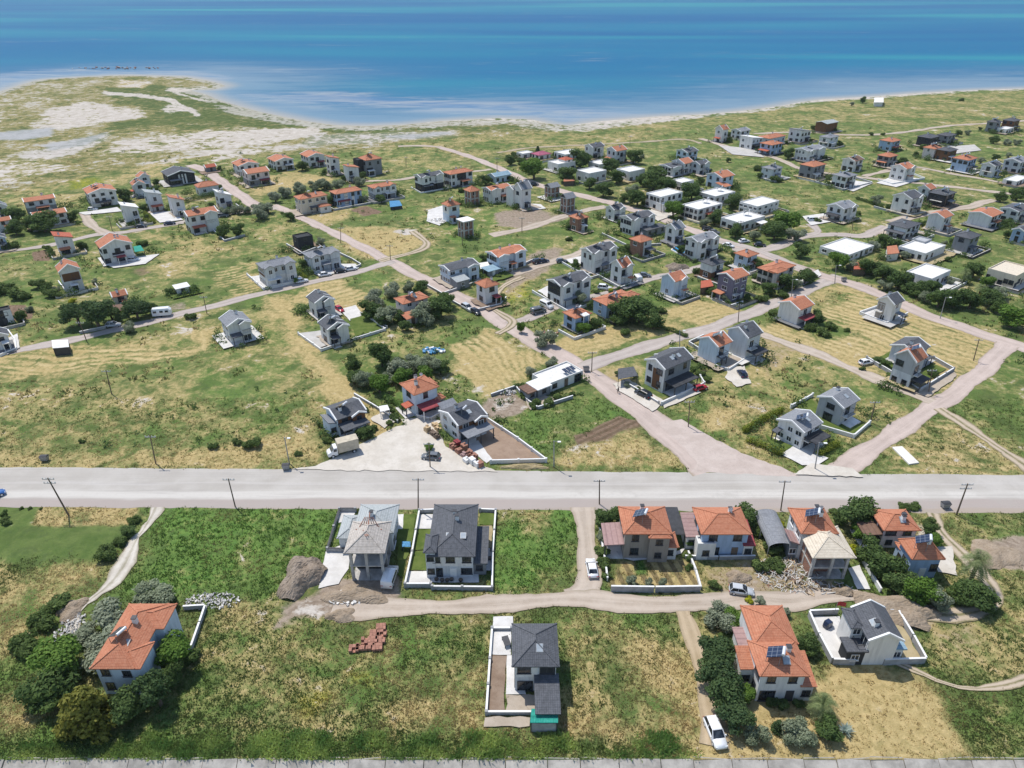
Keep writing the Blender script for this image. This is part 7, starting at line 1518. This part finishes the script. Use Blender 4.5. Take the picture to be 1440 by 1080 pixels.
# ---------------------------------------------------------------- unfinished shells south of the road
def shell(box, rstyle_mat, label, infill, at):
    X, Y, s, k = fit(box, 0, 8, 9.5, 6.4, 1.9, 'hip', .6); w_, d_, h_, r_ = 8 * s, 9.5 * s, 6.4 * k, 1.9 * k
    if at: X, Y, w_, d_, h_, r_ = (at[0] + at[1]) / 2, (at[2] + at[3]) / 2, at[1] - at[0], at[3] - at[2], at[4], at[5]
    t = thing('unfinished_house', label, 'house', (X, Y, 0)); x0, x1, y0, y1 = -w_ / 2, w_ / 2, -d_ / 2, d_ / 2
    HOUSES.append((X, Y, 0, w_, d_, label)); EXC.append([(X + x0, Y + y0), (X + x1, Y + y0), (X + x1, Y + y1), (X + x0, Y + y1)])
    b = MB(); roof_geo('hip', x0, x1, y0, y1, h_, r_, .6, b); ro = b.build('roof', MT[rstyle_mat], t)
    for z in (0.1, h_ / 2, h_ - .06):
        b = MB(); b.box(x0 - .04, x1 + .04, y0 - .04, y1 + .04, z - .25, z); b.build('floor_slab', MT['conc'], t)
    cb = MB(); cb.box(-.22, .22, -.22, .22, .12, h_ - .35); cm = cb.mesh('column', [MT['conc']])
    for ux in (0, .55, 1) if infill else (.0, .5, 1):
        for uy in (0, .5, 1): inst('column', cm, t, (x0 + .22 + ux * (w_ - .44), y0 + .22 + uy * (d_ - .44), 0))
    for f_ in range(2):
        z0, z1 = .11 + f_ * h_ / 2, h_ / 2 * (f_ + 1) - .27
        b = MB(); b.box(x0 + .1, x1 - .1, y1 - .3, y1 - .1, z0, z1); b.build('wall', MT['wr'] if infill else MT['conc'], t)
        if infill:
            b = MB(); b.box(x0 + .05, x0 + .25, y0 + .5, y1 - .5, z0, z1 - (0 if f_ else .0)); b.build('wall', MT['wr'], t)
            b = MB(); b.box(x0 + .4, x1 - w_ * .3, y0 + 1.6, y0 + 1.8, z0, z1); b.build('wall', MT['wr'], t)
            if not f_:
                me, pm = win_mesh(1.4, 1.5, 'conc', 'window_opening')
                for q in (-.3, .02): o_ = inst('window_opening', me, t, (q * w_, y0 + 1.6, .9)); inst('pane', pm, o_)
        else:
            b = MB(); b.box(x0 + .4, x1 - .4, y0 + 2.6, y0 + 2.8, z0, z1); b.build('wall', MT['dark'], t)  # near-black wall, the shade inside the open storeys put into its colour
    return t, (w_, d_, h_, r_), ro
t1, g1, ro1 = shell((483, 733, 551, 816), 'rT', 'unfinished concrete shell with pale timber battens on its roof', False, None)
w_, d_, h_, r_ = g1
b = MB(); q0 = h_ + r_ * .25
for i in range(7):
    u = -w_ * .34 + i * w_ * .68 / 6; b.bar((u, d_ * .16, q0), (u * .35, d_ * .30, h_ + r_ + .5), .12, .14)
b.bar((-w_ * .4, d_ * .14, q0 + .2), (w_ * .4, d_ * .14, q0 + .2), .14, .14); b.bar((0, d_ * .05, h_ + r_ * .7), (0, d_ * .45, h_ + r_ + .6), .16, .16)
for i in range(9): b.bar((random.uniform(-.6, .6), -d_ * .1 + random.uniform(-1, 1), h_ + r_ * .75), (random.uniform(-.8, .8), -d_ * .1 + random.uniform(-1.2, 1.2), h_ + r_ * .8), .12, .12)
b.build('rafters', MT['rust'], ro1)
t2, g2, ro2 = shell((1129, 741, 1202, 823), 'rB', 'unfinished brick shell with beige boarded hip roof above a rubble heap', True, (49.7, 55.7, 87.0, 93.6, 5.3, 1.5))
# ---------------------------------------------------------------- earth mounds and rubble
def mound(label, px, py, rx, ry, hh, mat, cat='mound', name='earth_mound', rot=0, n=34):
    X, Y = P(px, py); me = bpy.data.meshes.new(name); v = []; f = []; r = np.random.default_rng(int(px)); ph = r.random(6) * 6
    for i in range(n + 1):
        for j in range(n + 1):
            a, b = i / n * 2 - 1, j / n * 2 - 1; q = math.hypot(a, b); e = q / (1 + .18 * math.sin(3 * math.atan2(b, a) + ph[0]) + .1 * math.sin(5 * math.atan2(b, a) + ph[1]))
            z = max(0, 1 - e * e) ** .85 * hh * (1 + .25 * math.sin(a * 6 + ph[2]) * math.sin(b * 5 + ph[3])) + (r.random() - .5) * .22 * hh * .4; z = z if e < .98 else -.12
            v.append((a * rx + (r.random() - .5) * .1, b * ry + (r.random() - .5) * .1, z))
    for i in range(n):
        for j in range(n): k = i * (n + 1) + j; f.append((k, k + n + 1, k + n + 2, k + 1))
    me.from_pydata(v, [], f); me.materials.append(mat); tag(inst(name, me, None, (X, Y, 0), (0, 0, math.radians(rot))), label, cat); EXC.append([(X - rx * .8, Y - ry * .8), (X + rx * .8, Y - ry * .8), (X + rx * .8, Y + ry * .8), (X - rx * .8, Y + ry * .8)])
def earth(name, c, c2):
    b = NB(name); o = b.co(); n1 = b.noise(o, .8, 5, .7); n2 = b.noise(o, 3.5, 5, .75); col = b.mix(b.ss(n1, .3, .7), c, c2); col = b.mix(b.ss(n2, .48, .75, 0, .55), col, sc(c, .55)); b.bump(n2, .8, .25); return b.out(col, .95, .1)
EM = earth('dug_earth', (.26, .205, .155), (.36, .295, .235)); EM2 = earth('tan_earth', (.30, .23, .16), (.40, .32, .24))
mound('large heap of dark dug earth left of the timber-roofed shell', 425, 812, 3.5, 5.2, 2.4, EM, rot=-12)
mound('churned earth heap in front of the timber-roofed shell', 500, 838, 5.5, 2.2, 1.1, EM2)
mound('small sand heap beside the dirt lane near the shell', 480, 866, 2.5, 1.5, .7, EM2)
mound('brown earth bank beside the white-paved walled plot', 1262, 858, 6.5, 3.6, 1.5, EM2, rot=-15)
mound('earth heap in the meadow at far right', 1400, 780, 4.5, 3.6, .8, EM2)
mound('grey sand heap at the beige shell doorway', 1186, 833, 2.0, 1.1, .8, EM2)
mound('brown earth heap near the grey hip house with dark base', 952, 377, 4.0, 2.5, 1.6, EM)
mound('straw-coloured heap on the verge below the brown gravel garden', 738, 657, 5.0, .9, .7, earth('dry_hay', (.40, .32, .17), (.5, .4, .23)))
mound('pale brown heap at the end of the rubble path', 100, 858, 2.2, 2.6, .9, EM2)
mound('reddish soil heap in the overgrown plot', 1038, 812, 2.2, 1.5, .8, EM2)
def heap(label, px, py, rx, ry, n, mats, sz, name, cat, hh=.6, plank=False):
    """many loose pieces no one could count: one object"""
    X, Y = P(px, py); r = random.Random(int(px * 3 + py)); b = MB()
    for i in range(n):
        a = r.uniform(0, 6.28); q = r.random() ** .6; x, y = q * rx * math.cos(a), q * ry * math.sin(a); z = r.uniform(0, hh) * (1 - q); s = sz * r.uniform(.4, 1.2); an = r.uniform(0, 3.14); L = s * (r.uniform(2, 5) if plank else r.uniform(.8, 1.8)); dx, dy = math.cos(an) * L / 2, math.sin(an) * L / 2
        b.bar((x - dx, y - dy, z + r.uniform(-.1, .1)), (x + dx, y + dy, z + r.uniform(-.05, .25)), s * (.45 if plank else 1), s * (.3 if plank else .6), r.randrange(len(mats)))
    o = b.build(name, [MT[m] for m in mats], None, (X, Y, .03)); tag(o, label, cat)
heap('rubble and planks heaped left of the beige-roofed shell', 1110, 808, 5.5, 4.2, 620, ['pconc', 'conc', 'pwood', 'conc', 'pconc', 'wr', 'wood', 'conc'], .22, 'rubble_heap', 'rubble', 1.0, True)
heap('scattered timber planks in front of the beige-roofed shell', 1150, 828, 6.5, 1.5, 120, ['pwood', 'conc', 'wood'], .3, 'plank_heap', 'planks', .5, True)
heap('broken white rubble at the end of the path by the orange house', 98, 885, 2.0, 3.2, 170, ['pconc', 'conc', 'conc', 'gwall'], .22, 'rubble_heap', 'rubble', .4)
heap('white stone rubble on the bare patch right of the long orange-roofed house', 300, 846, 4.6, 1.9, 260, ['pconc', 'conc', 'conc', 'gwall', 'conc'], .22, 'rubble_heap', 'rubble', .18)
heap('white building rubble beside the white and blue-grey house', 616, 310, 4.5, 3.0, 120, ['pconc', 'trim', 'conc'], .5, 'rubble_heap', 'rubble', .6)
heap('bricks and broken slabs in front of the timber-roofed shell', 488, 842, 3.0, 1.6, 110, ['pconc', 'conc'], .35, 'rubble_heap', 'rubble', .5)
heap('dark stones along the rough wall near the solar flat house', 712, 553, 2.5, 1.2, 60, ['conc', 'gwall'], .4, 'stone_heap', 'stones', .5)
heap('reddish rocks in the shallow sea off the point', 170, 96, 60, 9, 46, ['rust', 'conc', 'wr'], 1.5, 'rock_reef', 'rocks', .5)
heap('clutter of garden junk beside the cottage with white canopy', 772, 470, 3, 2, 60, ['pconc', 'wood', 'rust'], .4, 'junk_heap', 'clutter', .5)
heap('crumpled blue tarpaulins beside the grove', 610, 494, 3.0, 1.6, 60, ['tarp', 'tarp', 'trim'], .6, 'tarp_heap', 'tarpaulin', .8)
# ---------------------------------------------------------------- small structures and objects
def stack(label, px, py, nx, ny, mat, size, gap=.1, ang=0, name='pallet_stack', cat='pallet', group=None, z=.05):
    X, Y = P(px, py); sx, sy, sz = size; t = thing(name, label, cat, (X, Y, z), math.radians(ang), group)
    b = MB()
    for k in range(3 if 'pallet' in name else 0): b.box(-sx / 2, sx / 2, -sy / 2 + k * (sy - .12) / 2, -sy / 2 + k * (sy - .12) / 2 + .12, 0, .12)
    b.box(-sx / 2, sx / 2, -sy / 2, sy / 2, .123, .15); b.build('pallet' if 'pallet' in name else 'base', MT['pwood' if 'pallet' in name else mat], t)
    b = MB(); r = random.Random(int(px))
    nz_ = max(1, int(sz / .32)); 
    for i in range(3):
        for j in range(2):
            for k in range(nz_):
                if k == nz_ - 1 and r.random() < .25: continue
                cx, cy = -sx / 2 + (i + .5) * sx / 3, -sy / 2 + (j + .5) * sy / 2; b.box(cx - sx / 6 + .015, cx + sx / 6 - .015, cy - sy / 4 + .015, cy + sy / 4 - .015, .16 + k * sz / nz_, .15 + (k + 1) * sz / nz_ - .01)
    b.build('load', MT[mat], t)
i_ = 0
for (x, y, m, lb) in [(637, 631, 'rust', 'pallet of red roof tiles, farthest left of the row'), (645, 637, 'rust', 'pallet of red roof tiles, second in the row'), (652, 642, 'rV', 'pallet under pinkish sheeting in the tile row'), (660, 641, 'rust', 'pallet of red tiles behind the white bags'), (643, 626, 'rM', 'pallet of maroon tiles beside the shed timber'), (656, 650, 'trim', 'pallet of white bags, left of three on the lot'),
                      (664, 652, 'trim', 'pallet of white bags, middle of three on the lot'), (671, 656, 'trim', 'pallet of white bags, right of three on the lot'), (653, 632, 'rust', 'pallet of red tiles nearest the white house wall'), (667, 646, 'rust', 'pallet of orange tiles at the house corner'), (675, 656, 'rust', 'orange crate stack at the end of the pallet row'),
                      (601, 607, 'pwood', 'pale timber crate, left of the stacked crates'), (608, 611, 'wood', 'dark timber crate among the stacked crates'), (616, 605, 'pwood', 'pale timber crate, right of the stacked crates'), (612, 600, 'pwood', 'timber crate farthest back by the driveway'), (614, 616, 'wood', 'low dark timber stack beside the crates')]:
    stack(lb, x, y, 3, 2, m, (1.35, 1.15, random.uniform(.7, 1.3)), ang=-52, group='pallets and crates of building material')
P_ = [(498, 914), (508, 912), (520, 911), (531, 912), (515, 903), (524, 902), (535, 902), (527, 893), (537, 892), (536, 884)]
for i, (x, y) in enumerate(P_):
    stack(['rust-red formwork stack in the grass, left end of the bottom row', 'rust-red formwork stack, second of the bottom row in the grass', 'rust-red formwork stack, third of the bottom row in the grass', 'rust-red formwork stack, right end of the bottom row', 'rust-red formwork stack, left of the second row from the bottom', 'rust-red formwork stack, middle of the second row from the bottom', 'rust-red formwork stack, right of the second row from the bottom', 'rust-red formwork stack, left of the third row from the bottom', 'rust-red formwork stack, right of the third row from the bottom', 'rust-red formwork stack alone at the top of the stepped pile'][i], x, y, 3, 2, 'rust', (1.5, 1.25, .4), ang=6, name='formwork_stack', cat='formwork', group='stepped pile of rust-red formwork in the grass')
def shelter(label, pts, ht, mat, rise=.0, name='canopy', cat='canopy', post='dtrim', side=None):
    w_ = W(pts); cx = sum(p[0] for p in w_) / 4; cy = sum(p[1] for p in w_) / 4; t = thing(name, label, cat, (cx, cy, 0)); q = [(p[0] - cx, p[1] - cy) for p in w_]
    b = MB(); b.hexa([(q[0][0], q[0][1], ht), (q[1][0], q[1][1], ht), (q[2][0], q[2][1], ht + rise), (q[3][0], q[3][1], ht + rise)], [(q[0][0], q[0][1], ht + .1), (q[1][0], q[1][1], ht + .1), (q[2][0], q[2][1], ht + rise + .1), (q[3][0], q[3][1], ht + rise + .1)]); b.build('roof', MT[mat], t)
    for i, p in enumerate(q):
        pb = MB(); pb.box(-.06, .06, -.06, .06, -.2, ht + (rise if i > 1 else 0) - .003); pb.build('post', MT[post], t, (p[0] * .94, p[1] * .94, 0))
    if side:
        b = MB()
        for i in range(4):
            a, c = Vector((q[i][0] * .9, q[i][1] * .9, 0)), Vector((q[(i + 1) % 4][0] * .9, q[(i + 1) % 4][1] * .9, 0)); d = (c - a).normalized() * .06; b.bar(a + d, c - d, .08, ht * .92)
        b.build('wall', MT[side], t)
    EXC.append(w_)
shelter('green corrugated lean-to at the bottom of the dark hip-roofed house', [(745, 1030), (784, 1030), (784, 1012), (747, 1012)], 2.0, 'rE', .25, 'lean_to', 'lean-to', side='gwall')
shelter('black net carport beside the taupe house', [(932, 768), (962, 768), (950, 730), (930, 730)], 2.6, 'rK', .2, 'carport', 'carport')
shelter('black canopy shed left of the wood-panelled duplex', [(868, 545), (896, 540), (890, 528), (868, 531)], 2.3, 'rD', .2, 'carport', 'carport')
shelter('white-roofed open hut beside the left lane', [(78, 501), (101, 499), (100, 490), (77, 491)], 2.3, 'rW', .3, 'hut', 'hut', side='dtrim')
shelter('dark canopy under the big pines', [(160, 448), (182, 446), (178, 438), (158, 440)], 2.2, 'rN', .2)
shelter('green canopy beside the large orange-gabled house', [(192, 363), (205, 361), (200, 354), (190, 356)], 2.2, 'rE', .2)
shelter('blue pool cover on frame in the middle plot', [(549, 296), (566, 294), (562, 287), (548, 288)], 1.4, 'tarp', .2, 'pool_cover', 'cover', side='dtrim')
shelter('orange shed roof in the tree belt by the road', [(1198, 388), (1216, 388), (1214, 379), (1199, 380)], 2.3, 'rR', .4, 'garden_shed', 'shed', side='wood')
shelter('orange shed roof between two flat white houses in the belt', [(1245, 368), (1262, 366), (1258, 356), (1244, 358)], 2.6, 'rO', .4, 'garden_shed', 'shed', side='pconc')
shelter('small orange shed roof below the bright flat white house', [(792, 262), (808, 261), (806, 256), (793, 256)], 2.2, 'rO', .3, 'garden_shed', 'shed', side='wood')
shelter('small red hut near the purple house', [(984, 415), (1002, 412), (998, 404), (984, 406)], 2.3, 'rR', .3, 'garden_shed', 'shed', side='wood')
shelter('pale boat-like hut on the shore meadow', [(1228, 150), (1241, 150), (1241, 144), (1228, 144)], 3.0, 'rW', .4, 'hut', 'hut', side='trim')
shelter('white garden tent beside the walled drive', [(536, 590), (549, 587), (546, 580), (534, 582)], 2.0, 'rW', .0, 'garden_tent', 'tent', 'trim')
shelter('white-roofed pergola beside the pale duplex', [(676, 388), (690, 385), (686, 378), (674, 380)], 2.4, 'rW', .1, 'pergola', 'pergola')
shelter('blue plastic cover beside the timber-roofed shell', [(566, 776), (578, 776), (578, 769), (566, 769)], 1.1, 'tarp', .1, 'cover', 'cover')
# arched dark canopy by the blue house
X, Y = P(1085, 760); t = thing('arched_canopy', 'arched dark grey canopy over a drive beside the orange-roofed houses', 'canopy', (X, Y, 0)); b = MB(); pts = [(math.cos(PI * i / 10) * 2.1, 2.0 + math.sin(PI * i / 10) * 1.0) for i in range(11)]
for i in range(10): (a0, z0), (a1, z1) = pts[i], pts[i + 1]; b.hexa([(a1, -4, z1), (a0, -4, z0), (a0, 5, z0), (a1, 5, z1)], [(a1, -4, z1 + .08), (a0, -4, z0 + .08), (a0, 5, z0 + .08), (a1, 5, z1 + .08)])
b.build('roof', MT['rG'], t)
for sx in (-2.05, 2.05):
    for sy in (-3.9, .5, 4.9): pb = MB(); pb.box(-.06, .06, -.06, .06, -.1, 1.97); pb.build('post', MT['steel'], t, (sx, sy, 0))
def pool(label, pts):
    w_ = W(pts); cx = sum(p[0] for p in w_) / 4; cy = sum(p[1] for p in w_) / 4; t = thing('swimming_pool', label, 'pool', (cx, cy, 0)); q = [Vector((p[0] - cx, p[1] - cy, 0)) for p in w_]; b = MB()
    for i in range(4): b.bar(q[i], q[(i + 1) % 4], .5, .30)
    b.build('rim', MT['pconc'], t); b = MB(); b.poly([(p.x * .93, p.y * .93, .22) for p in q]); b.build('water_surface', MT['water_pool'], t)
pool('blue swimming pool left of the grey-roofed duplex', [(944, 352), (960, 360), (966, 353), (950, 346)]); pool('small blue pool beside the two-storey flat block', [(930, 303), (940, 303), (942, 297), (931, 297)])
# waste bins
for (x, y, lb) in [(403, 660, 'grey wheeled waste bin beside a lamp pole at main road'), (1328, 714, 'grey waste bin on the near verge by the leaning pole'), (64, 648, 'grey waste bin alone at the far edge of main road'), (824, 522, 'dark waste bin at the lane corner by a utility pole'), (1186, 396, 'dark waste bin at the corner of long road')]:
    X, Y = P(x, y); t = thing('waste_bin', lb, 'bin', (X, Y, .05), .1); b = MB(); b.hexa([(-.6, -.45, .2), (.6, -.45, .2), (.6, .45, .2), (-.6, .45, .2)], [(-.75, -.6, 1.15), (.75, -.6, 1.15), (.75, .6, 1.15), (-.75, .6, 1.15)]); b.build('body', MT['steel'], t)
    b = MB(); b.hexa([(-.78, -.62, 1.16), (.78, -.62, 1.16), (.78, .62, 1.16), (-.78, .62, 1.16)], [(-.7, -.2, 1.4), (.7, -.2, 1.4), (.7, .2, 1.4), (-.7, .2, 1.4)]); b.build('lid', MT['dtrim'], t)
    for sx in (-.5, .5):
        for sy in (-.35, .35): w_ = MB(); w_.cyl((0, -.04, 0), (0, .04, 0), .1, .1, 10); w_.build('wheel', MT['rubber'], t, (sx, sy, .1))
# flag by the walled plot
X, Y = P(1172, 866); t = thing('flagpole', 'red flag on a short pole at the white-paved plot gate', 'flag', (X, Y, 0)); b = MB(); b.cyl((0, 0, 0), (0, 0, 3.2), .04, .03, 8); b.build('pole', MT['steel'], t)
b = MB()
for i in range(6): a, c = i * .22, (i + 1) * .22; b.poly([(a + .04, math.sin(a * 4) * .12, 2.2), (c + .04, math.sin(c * 4) * .12, 2.15), (c + .04, math.sin(c * 4) * .12, 3.05), (a + .04, math.sin(a * 4) * .12, 3.1)])
b.build('flag_cloth', MT['red'], t)
# covered motorcycle / barbecue in the paved plot, concrete slab, roof-top solar array
X, Y = P(1163, 882); t = thing('grill', 'dark blue covered grill on the white paving of the dark gable house', 'grill', (X, Y, .08), .5); b = MB(); loft(b, [ring(-.8, .3, .3, .7), ring(-.5, .5, .1, 1.3), ring(.4, .5, .1, 1.3), ring(.8, .3, .2, .8)]); b.build('cover', MT['car_navy'], t); b = MB(); b.box(-.6, .6, -.35, .35, 0, .1); b.build('base', MT['steel'], t)
w_ = W([(1254, 630), (1268, 629), (1292, 652), (1278, 654)]); X, Y = w_[0]; t = thing('concrete_slab', 'bare pale concrete slab lying in the dry meadow by main road', 'slab', (X, Y, 0)); q = [(p[0] - X, p[1] - Y) for p in w_]; b = MB(); b.hexa([(q[i][0], q[i][1], -.1) for i in (3, 2, 1, 0)], [(q[i][0], q[i][1], .3) for i in (3, 2, 1, 0)]); b.build('deck', MT['pconc'], t)
for i, (px, py) in enumerate([(762, 1), ]): pass
# solar array on the flat house: three panels lying on its roof
for hx in HOUSES:
    if 'solar panels beside' in hx[5]:
        par = [o for o in bpy.data.objects if o.get('label') == hx[5]][0]
        for i in range(3): b = MB(); b.hexa([(-.5, -.85, .0), (.5, -.85, .0), (.5, .85, .25), (-.5, .85, .25)], [(-.5, -.85, .06), (.5, -.85, .06), (.5, .85, .31), (-.5, .85, .31)]); b.build('solar_panel', MT['panel'], par, (hx[3] * .12 + i * 1.15, -hx[4] * .2, 3.0))
# outdoor table and chairs on the dark hip-roofed house terrace
X, Y = P(712, 906); t = thing('garden_table', 'dark garden table on the paved yard of the dark hip-roofed house', 'table', (X, Y, .08), .3); b = MB(); b.box(-.5, .5, -.9, .9, .7, .76); b.build('table_top', MT['dtrim'], t)
for sx in (-.42, .42):
    for sy in (-.8, .8): b = MB(); b.box(-.04, .04, -.04, .04, 0, .69); b.build('leg', MT['dtrim'], t, (sx, sy, 0))
# tyres / pots on the terrace of the long house
for i, (x, y) in enumerate([(614, 817), (622, 818), (629, 818), (635, 817), (648, 818), (692, 775), (689, 787), (677, 794)]):
    X, Y = P(x, y); t = thing('flower_pot', ['round dark flower pot on white terrace, leftmost of the front five', 'round dark flower pot on white terrace, second of the front five', 'round dark flower pot on white terrace, middle of the front five', 'round dark flower pot on white terrace, fourth of the front five', 'round dark flower pot on white terrace, rightmost of the front five', 'round dark flower pot on the side patio, farthest back', 'round dark flower pot on the side patio, middle one', 'round dark flower pot on the side patio, nearest the house'][i], 'flower pot', (X, Y, .08), 0, 'dark flower pots on the terrace')
    b = MB(); b.cyl((0, 0, 0), (0, 0, .45), .28, .38, 14, 0); b.build('pot', MT['dtrim'], t); b = MB(); b.cyl((0, 0, .44), (0, 0, .47), .3, .3, 14, 0); b.build('soil', MT['wood'], t)
# ---------------------------------------------------------------- person on the brick-paved road
def skin(name, verts, edges, radii, mat, parent, sub=2, root=0):
    me = bpy.data.meshes.new(name); me.from_pydata(verts, edges, []); o = bpy.data.objects.new(name, me); COL.objects.link(o); o.parent = parent; me.materials.append(mat)
    m = o.modifiers.new('skin', 'SKIN'); m.use_smooth_shade = True
    for i, r in enumerate(radii): me.skin_vertices[0].data[i].radius = (r, r); me.skin_vertices[0].data[i].use_root = (i == root)
    s = o.modifiers.new('sub', 'SUBSURF'); s.levels = sub; s.render_levels = sub; return o
X, Y = P(869, 553); t = thing('person', 'person in dark clothes walking along the brick-paved road', 'person', (X, Y, .06), math.radians(130))
V = [(0, 0, .95), (0, 0, 1.15), (.02, 0, 1.38), (.03, 0, 1.50), (.05, 0, 1.62), (.05, 0, 1.70), (0, .1, .9), (.16, .11, .5), (.05, .11, .08), (.2, .11, .03), (0, -.1, .9), (-.06, -.11, .5), (-.28, -.11, .10), (-.15, -.11, .03),
     (.02, .19, 1.40), (-.08, .25, 1.12), (.05, .25, .90), (.08, .25, .82), (.02, -.19, 1.40), (.08, -.25, 1.12), (.2, -.25, .92), (.23, -.25, .84)]
Ed = [(0, 1), (1, 2), (2, 3), (3, 4), (4, 5), (0, 6), (6, 7), (7, 8), (8, 9), (0, 10), (10, 11), (11, 12), (12, 13), (2, 14), (14, 15), (15, 16), (16, 17), (2, 18), (18, 19), (19, 20), (20, 21)]
Rd = [.13, .12, .14, .055, .10, .08, .095, .06, .045, .035, .095, .06, .045, .035, .06, .045, .035, .03, .06, .045, .035, .03]
skin('body', V, Ed, Rd, plain('skin_tone', (.45, .28, .2), .6), t)
skin('shirt', [V[i] for i in (0, 1, 2, 14, 15, 18, 19)], [(0, 1), (1, 2), (2, 3), (3, 4), (2, 5), (5, 6)], [.15, .14, .16, .08, .06, .08, .06], plain('dark_shirt', (.03, .03, .04), .8), t)
skin('trousers', [V[i] for i in (0, 6, 7, 8, 10, 11, 12)], [(0, 1), (1, 2), (2, 3), (0, 4), (4, 5), (5, 6)], [.15, .11, .08, .065, .11, .08, .065], plain('dark_trousers', (.04, .045, .06), .8), t)
skin('hair', [(.03, 0, 1.66), (.03, 0, 1.74)], [(0, 1)], [.105, .08], MT['dark'], t)
# low walls in front of the farther houses
def auto_yards():
    rs = random.Random(9)
    for (X, Y, ya, w_, d_, lb) in list(HOUSES):
        if math.hypot(X, Y) < 170 or rs.random() < .25: continue
        c, s = math.cos(ya), math.sin(ya); a0, a1, b0, b1 = -w_ / 2 - rs.uniform(.5, 3.5), w_ / 2 + rs.uniform(.5, 3.5), -d_ / 2 - rs.uniform(1.5, 4.5), d_ / 2 + rs.uniform(.3, 2.5); m_ = rs.choice(['dirt', 'dirt', 'dry', 'conc', 'lawn', 'soil', 'dark', 'slab'])
        n_ = len(EXC); sheet('yard', [(X + c * x - s * y, Y + s * x + c * y) for x, y in ((a0, b0), (a1, b0), (a1, b1), (a0, b1))], FM[m_], .35 if m_ in ('dirt', 'dry', 'lawn', 'soil') else .04, True); del EXC[n_:]
auto_yards()
def auto_walls():
    rs = random.Random(4); roads = [np.asarray(p) for p in ROADP]
    for (X, Y, ya, w_, d_, lb) in list(HOUSES):
        nW = len(lb.split())
        if math.hypot(X, Y) < 185 or nW > 11 or rs.random() < .3 or 'shed' in lb or 'unfinished' in lb: continue
        a, b2, c, s = w_ / 2 + rs.uniform(1.5, 3.5), d_ / 2 + rs.uniform(3, 5), math.cos(ya), math.sin(ya)
        q = [(-a, rs.uniform(-.2, .4) * d_), (-a, -b2), (a, -b2), (a, rs.uniform(-.3, .5) * d_)]
        pts = [(X + c * x - s * y, Y + s * x + c * y) for x, y in q]; tst = [(pts[i][0] + (pts[i + 1][0] - pts[i][0]) * t, pts[i][1] + (pts[i + 1][1] - pts[i][1]) * t) for i in range(3) for t in (0, .25, .5, .75, 1)]
        tx, ty = np.array([p[0] for p in tst]), np.array([p[1] for p in tst])
        if any(inside(tx, ty, r_).any() for r_ in roads) or any(math.hypot(h[0] - px, h[1] - py) < (h[3] + h[4]) * .3 for h in HOUSES if h[5] != lb for px, py in tst): continue
        gwall('low garden wall of the ' + lb, [J(*p) for p in pts], .8, rs.choice(['gwall', 'gwall', 'conc', 'dtrim', 'pconc']), pil=False, cap=rs.choice(['dtrim', 'trim', 'conc']))
auto_walls()
def auto_trees():
    rs = random.Random(12); roads = [np.asarray(p) for p in ROADP]
    for (X, Y, ya, w_, d_, lb) in list(HOUSES):
        if math.hypot(X, Y) < 185 or len(lb.split()) > 11 or 'unfinished' in lb: continue
        for side, word in ((-1, 'left of'), (1, 'right of')):
            if rs.random() < .42: continue
            kd = rs.choice('rrrros'); R = rs.uniform(1.2, 2.3); dd = (w_ + d_) / 2 * .62 + R * .8; vx, vy = -Y / math.hypot(X, Y), X / math.hypot(X, Y)
            x, y = X - side * vx * dd + rs.uniform(-1, 1), Y - side * vy * dd + rs.uniform(-2, 2)
            if any(inside(np.array([x]), np.array([y]), r_)[0] for r_ in roads) or any(math.hypot(h[0] - x, h[1] - y) < (h[3] + h[4]) * .27 + R * .6 for h in HOUSES if h[5] != lb): continue
            nm, cat, desc = KN[kd]; t = thing(nm, {'r': 'dark tree', 'o': 'grey-green tree', 's': 'green shrub'}[kd] + ' ' + word + ' the ' + lb, cat, (x, y, 0), rs.uniform(0, 6), 'trees beside the farther houses')
            c_, th = crown(kd, rs.randrange(3)); hh = R * rs.uniform(.75, 1.05); inst('crown', c_, t, scale=(R, R, hh)); inst('trunk', trunk_mesh(kd), t, scale=(R, R, hh))
auto_trees()
make_grass()

# ---------------------------------------------------------------- air: one even box of haze below the sky
hz = MB(); hz.box(-1400, 1400, -60, 3000, -6, 93); hm = bpy.data.materials.new('haze'); hm.use_nodes = True; ht = hm.node_tree; ht.nodes.clear()
pv = ht.nodes.new('ShaderNodeVolumePrincipled'); pv.inputs['Color'].default_value = (.86, .92, 1.0, 1); pv.inputs['Density'].default_value = 0.00005; pv.inputs['Anisotropy'].default_value = .2
ho = ht.nodes.new('ShaderNodeOutputMaterial'); ht.links.new(pv.outputs[0], ho.inputs['Volume']); tag(hz.build('haze', hm), kind='stuff')
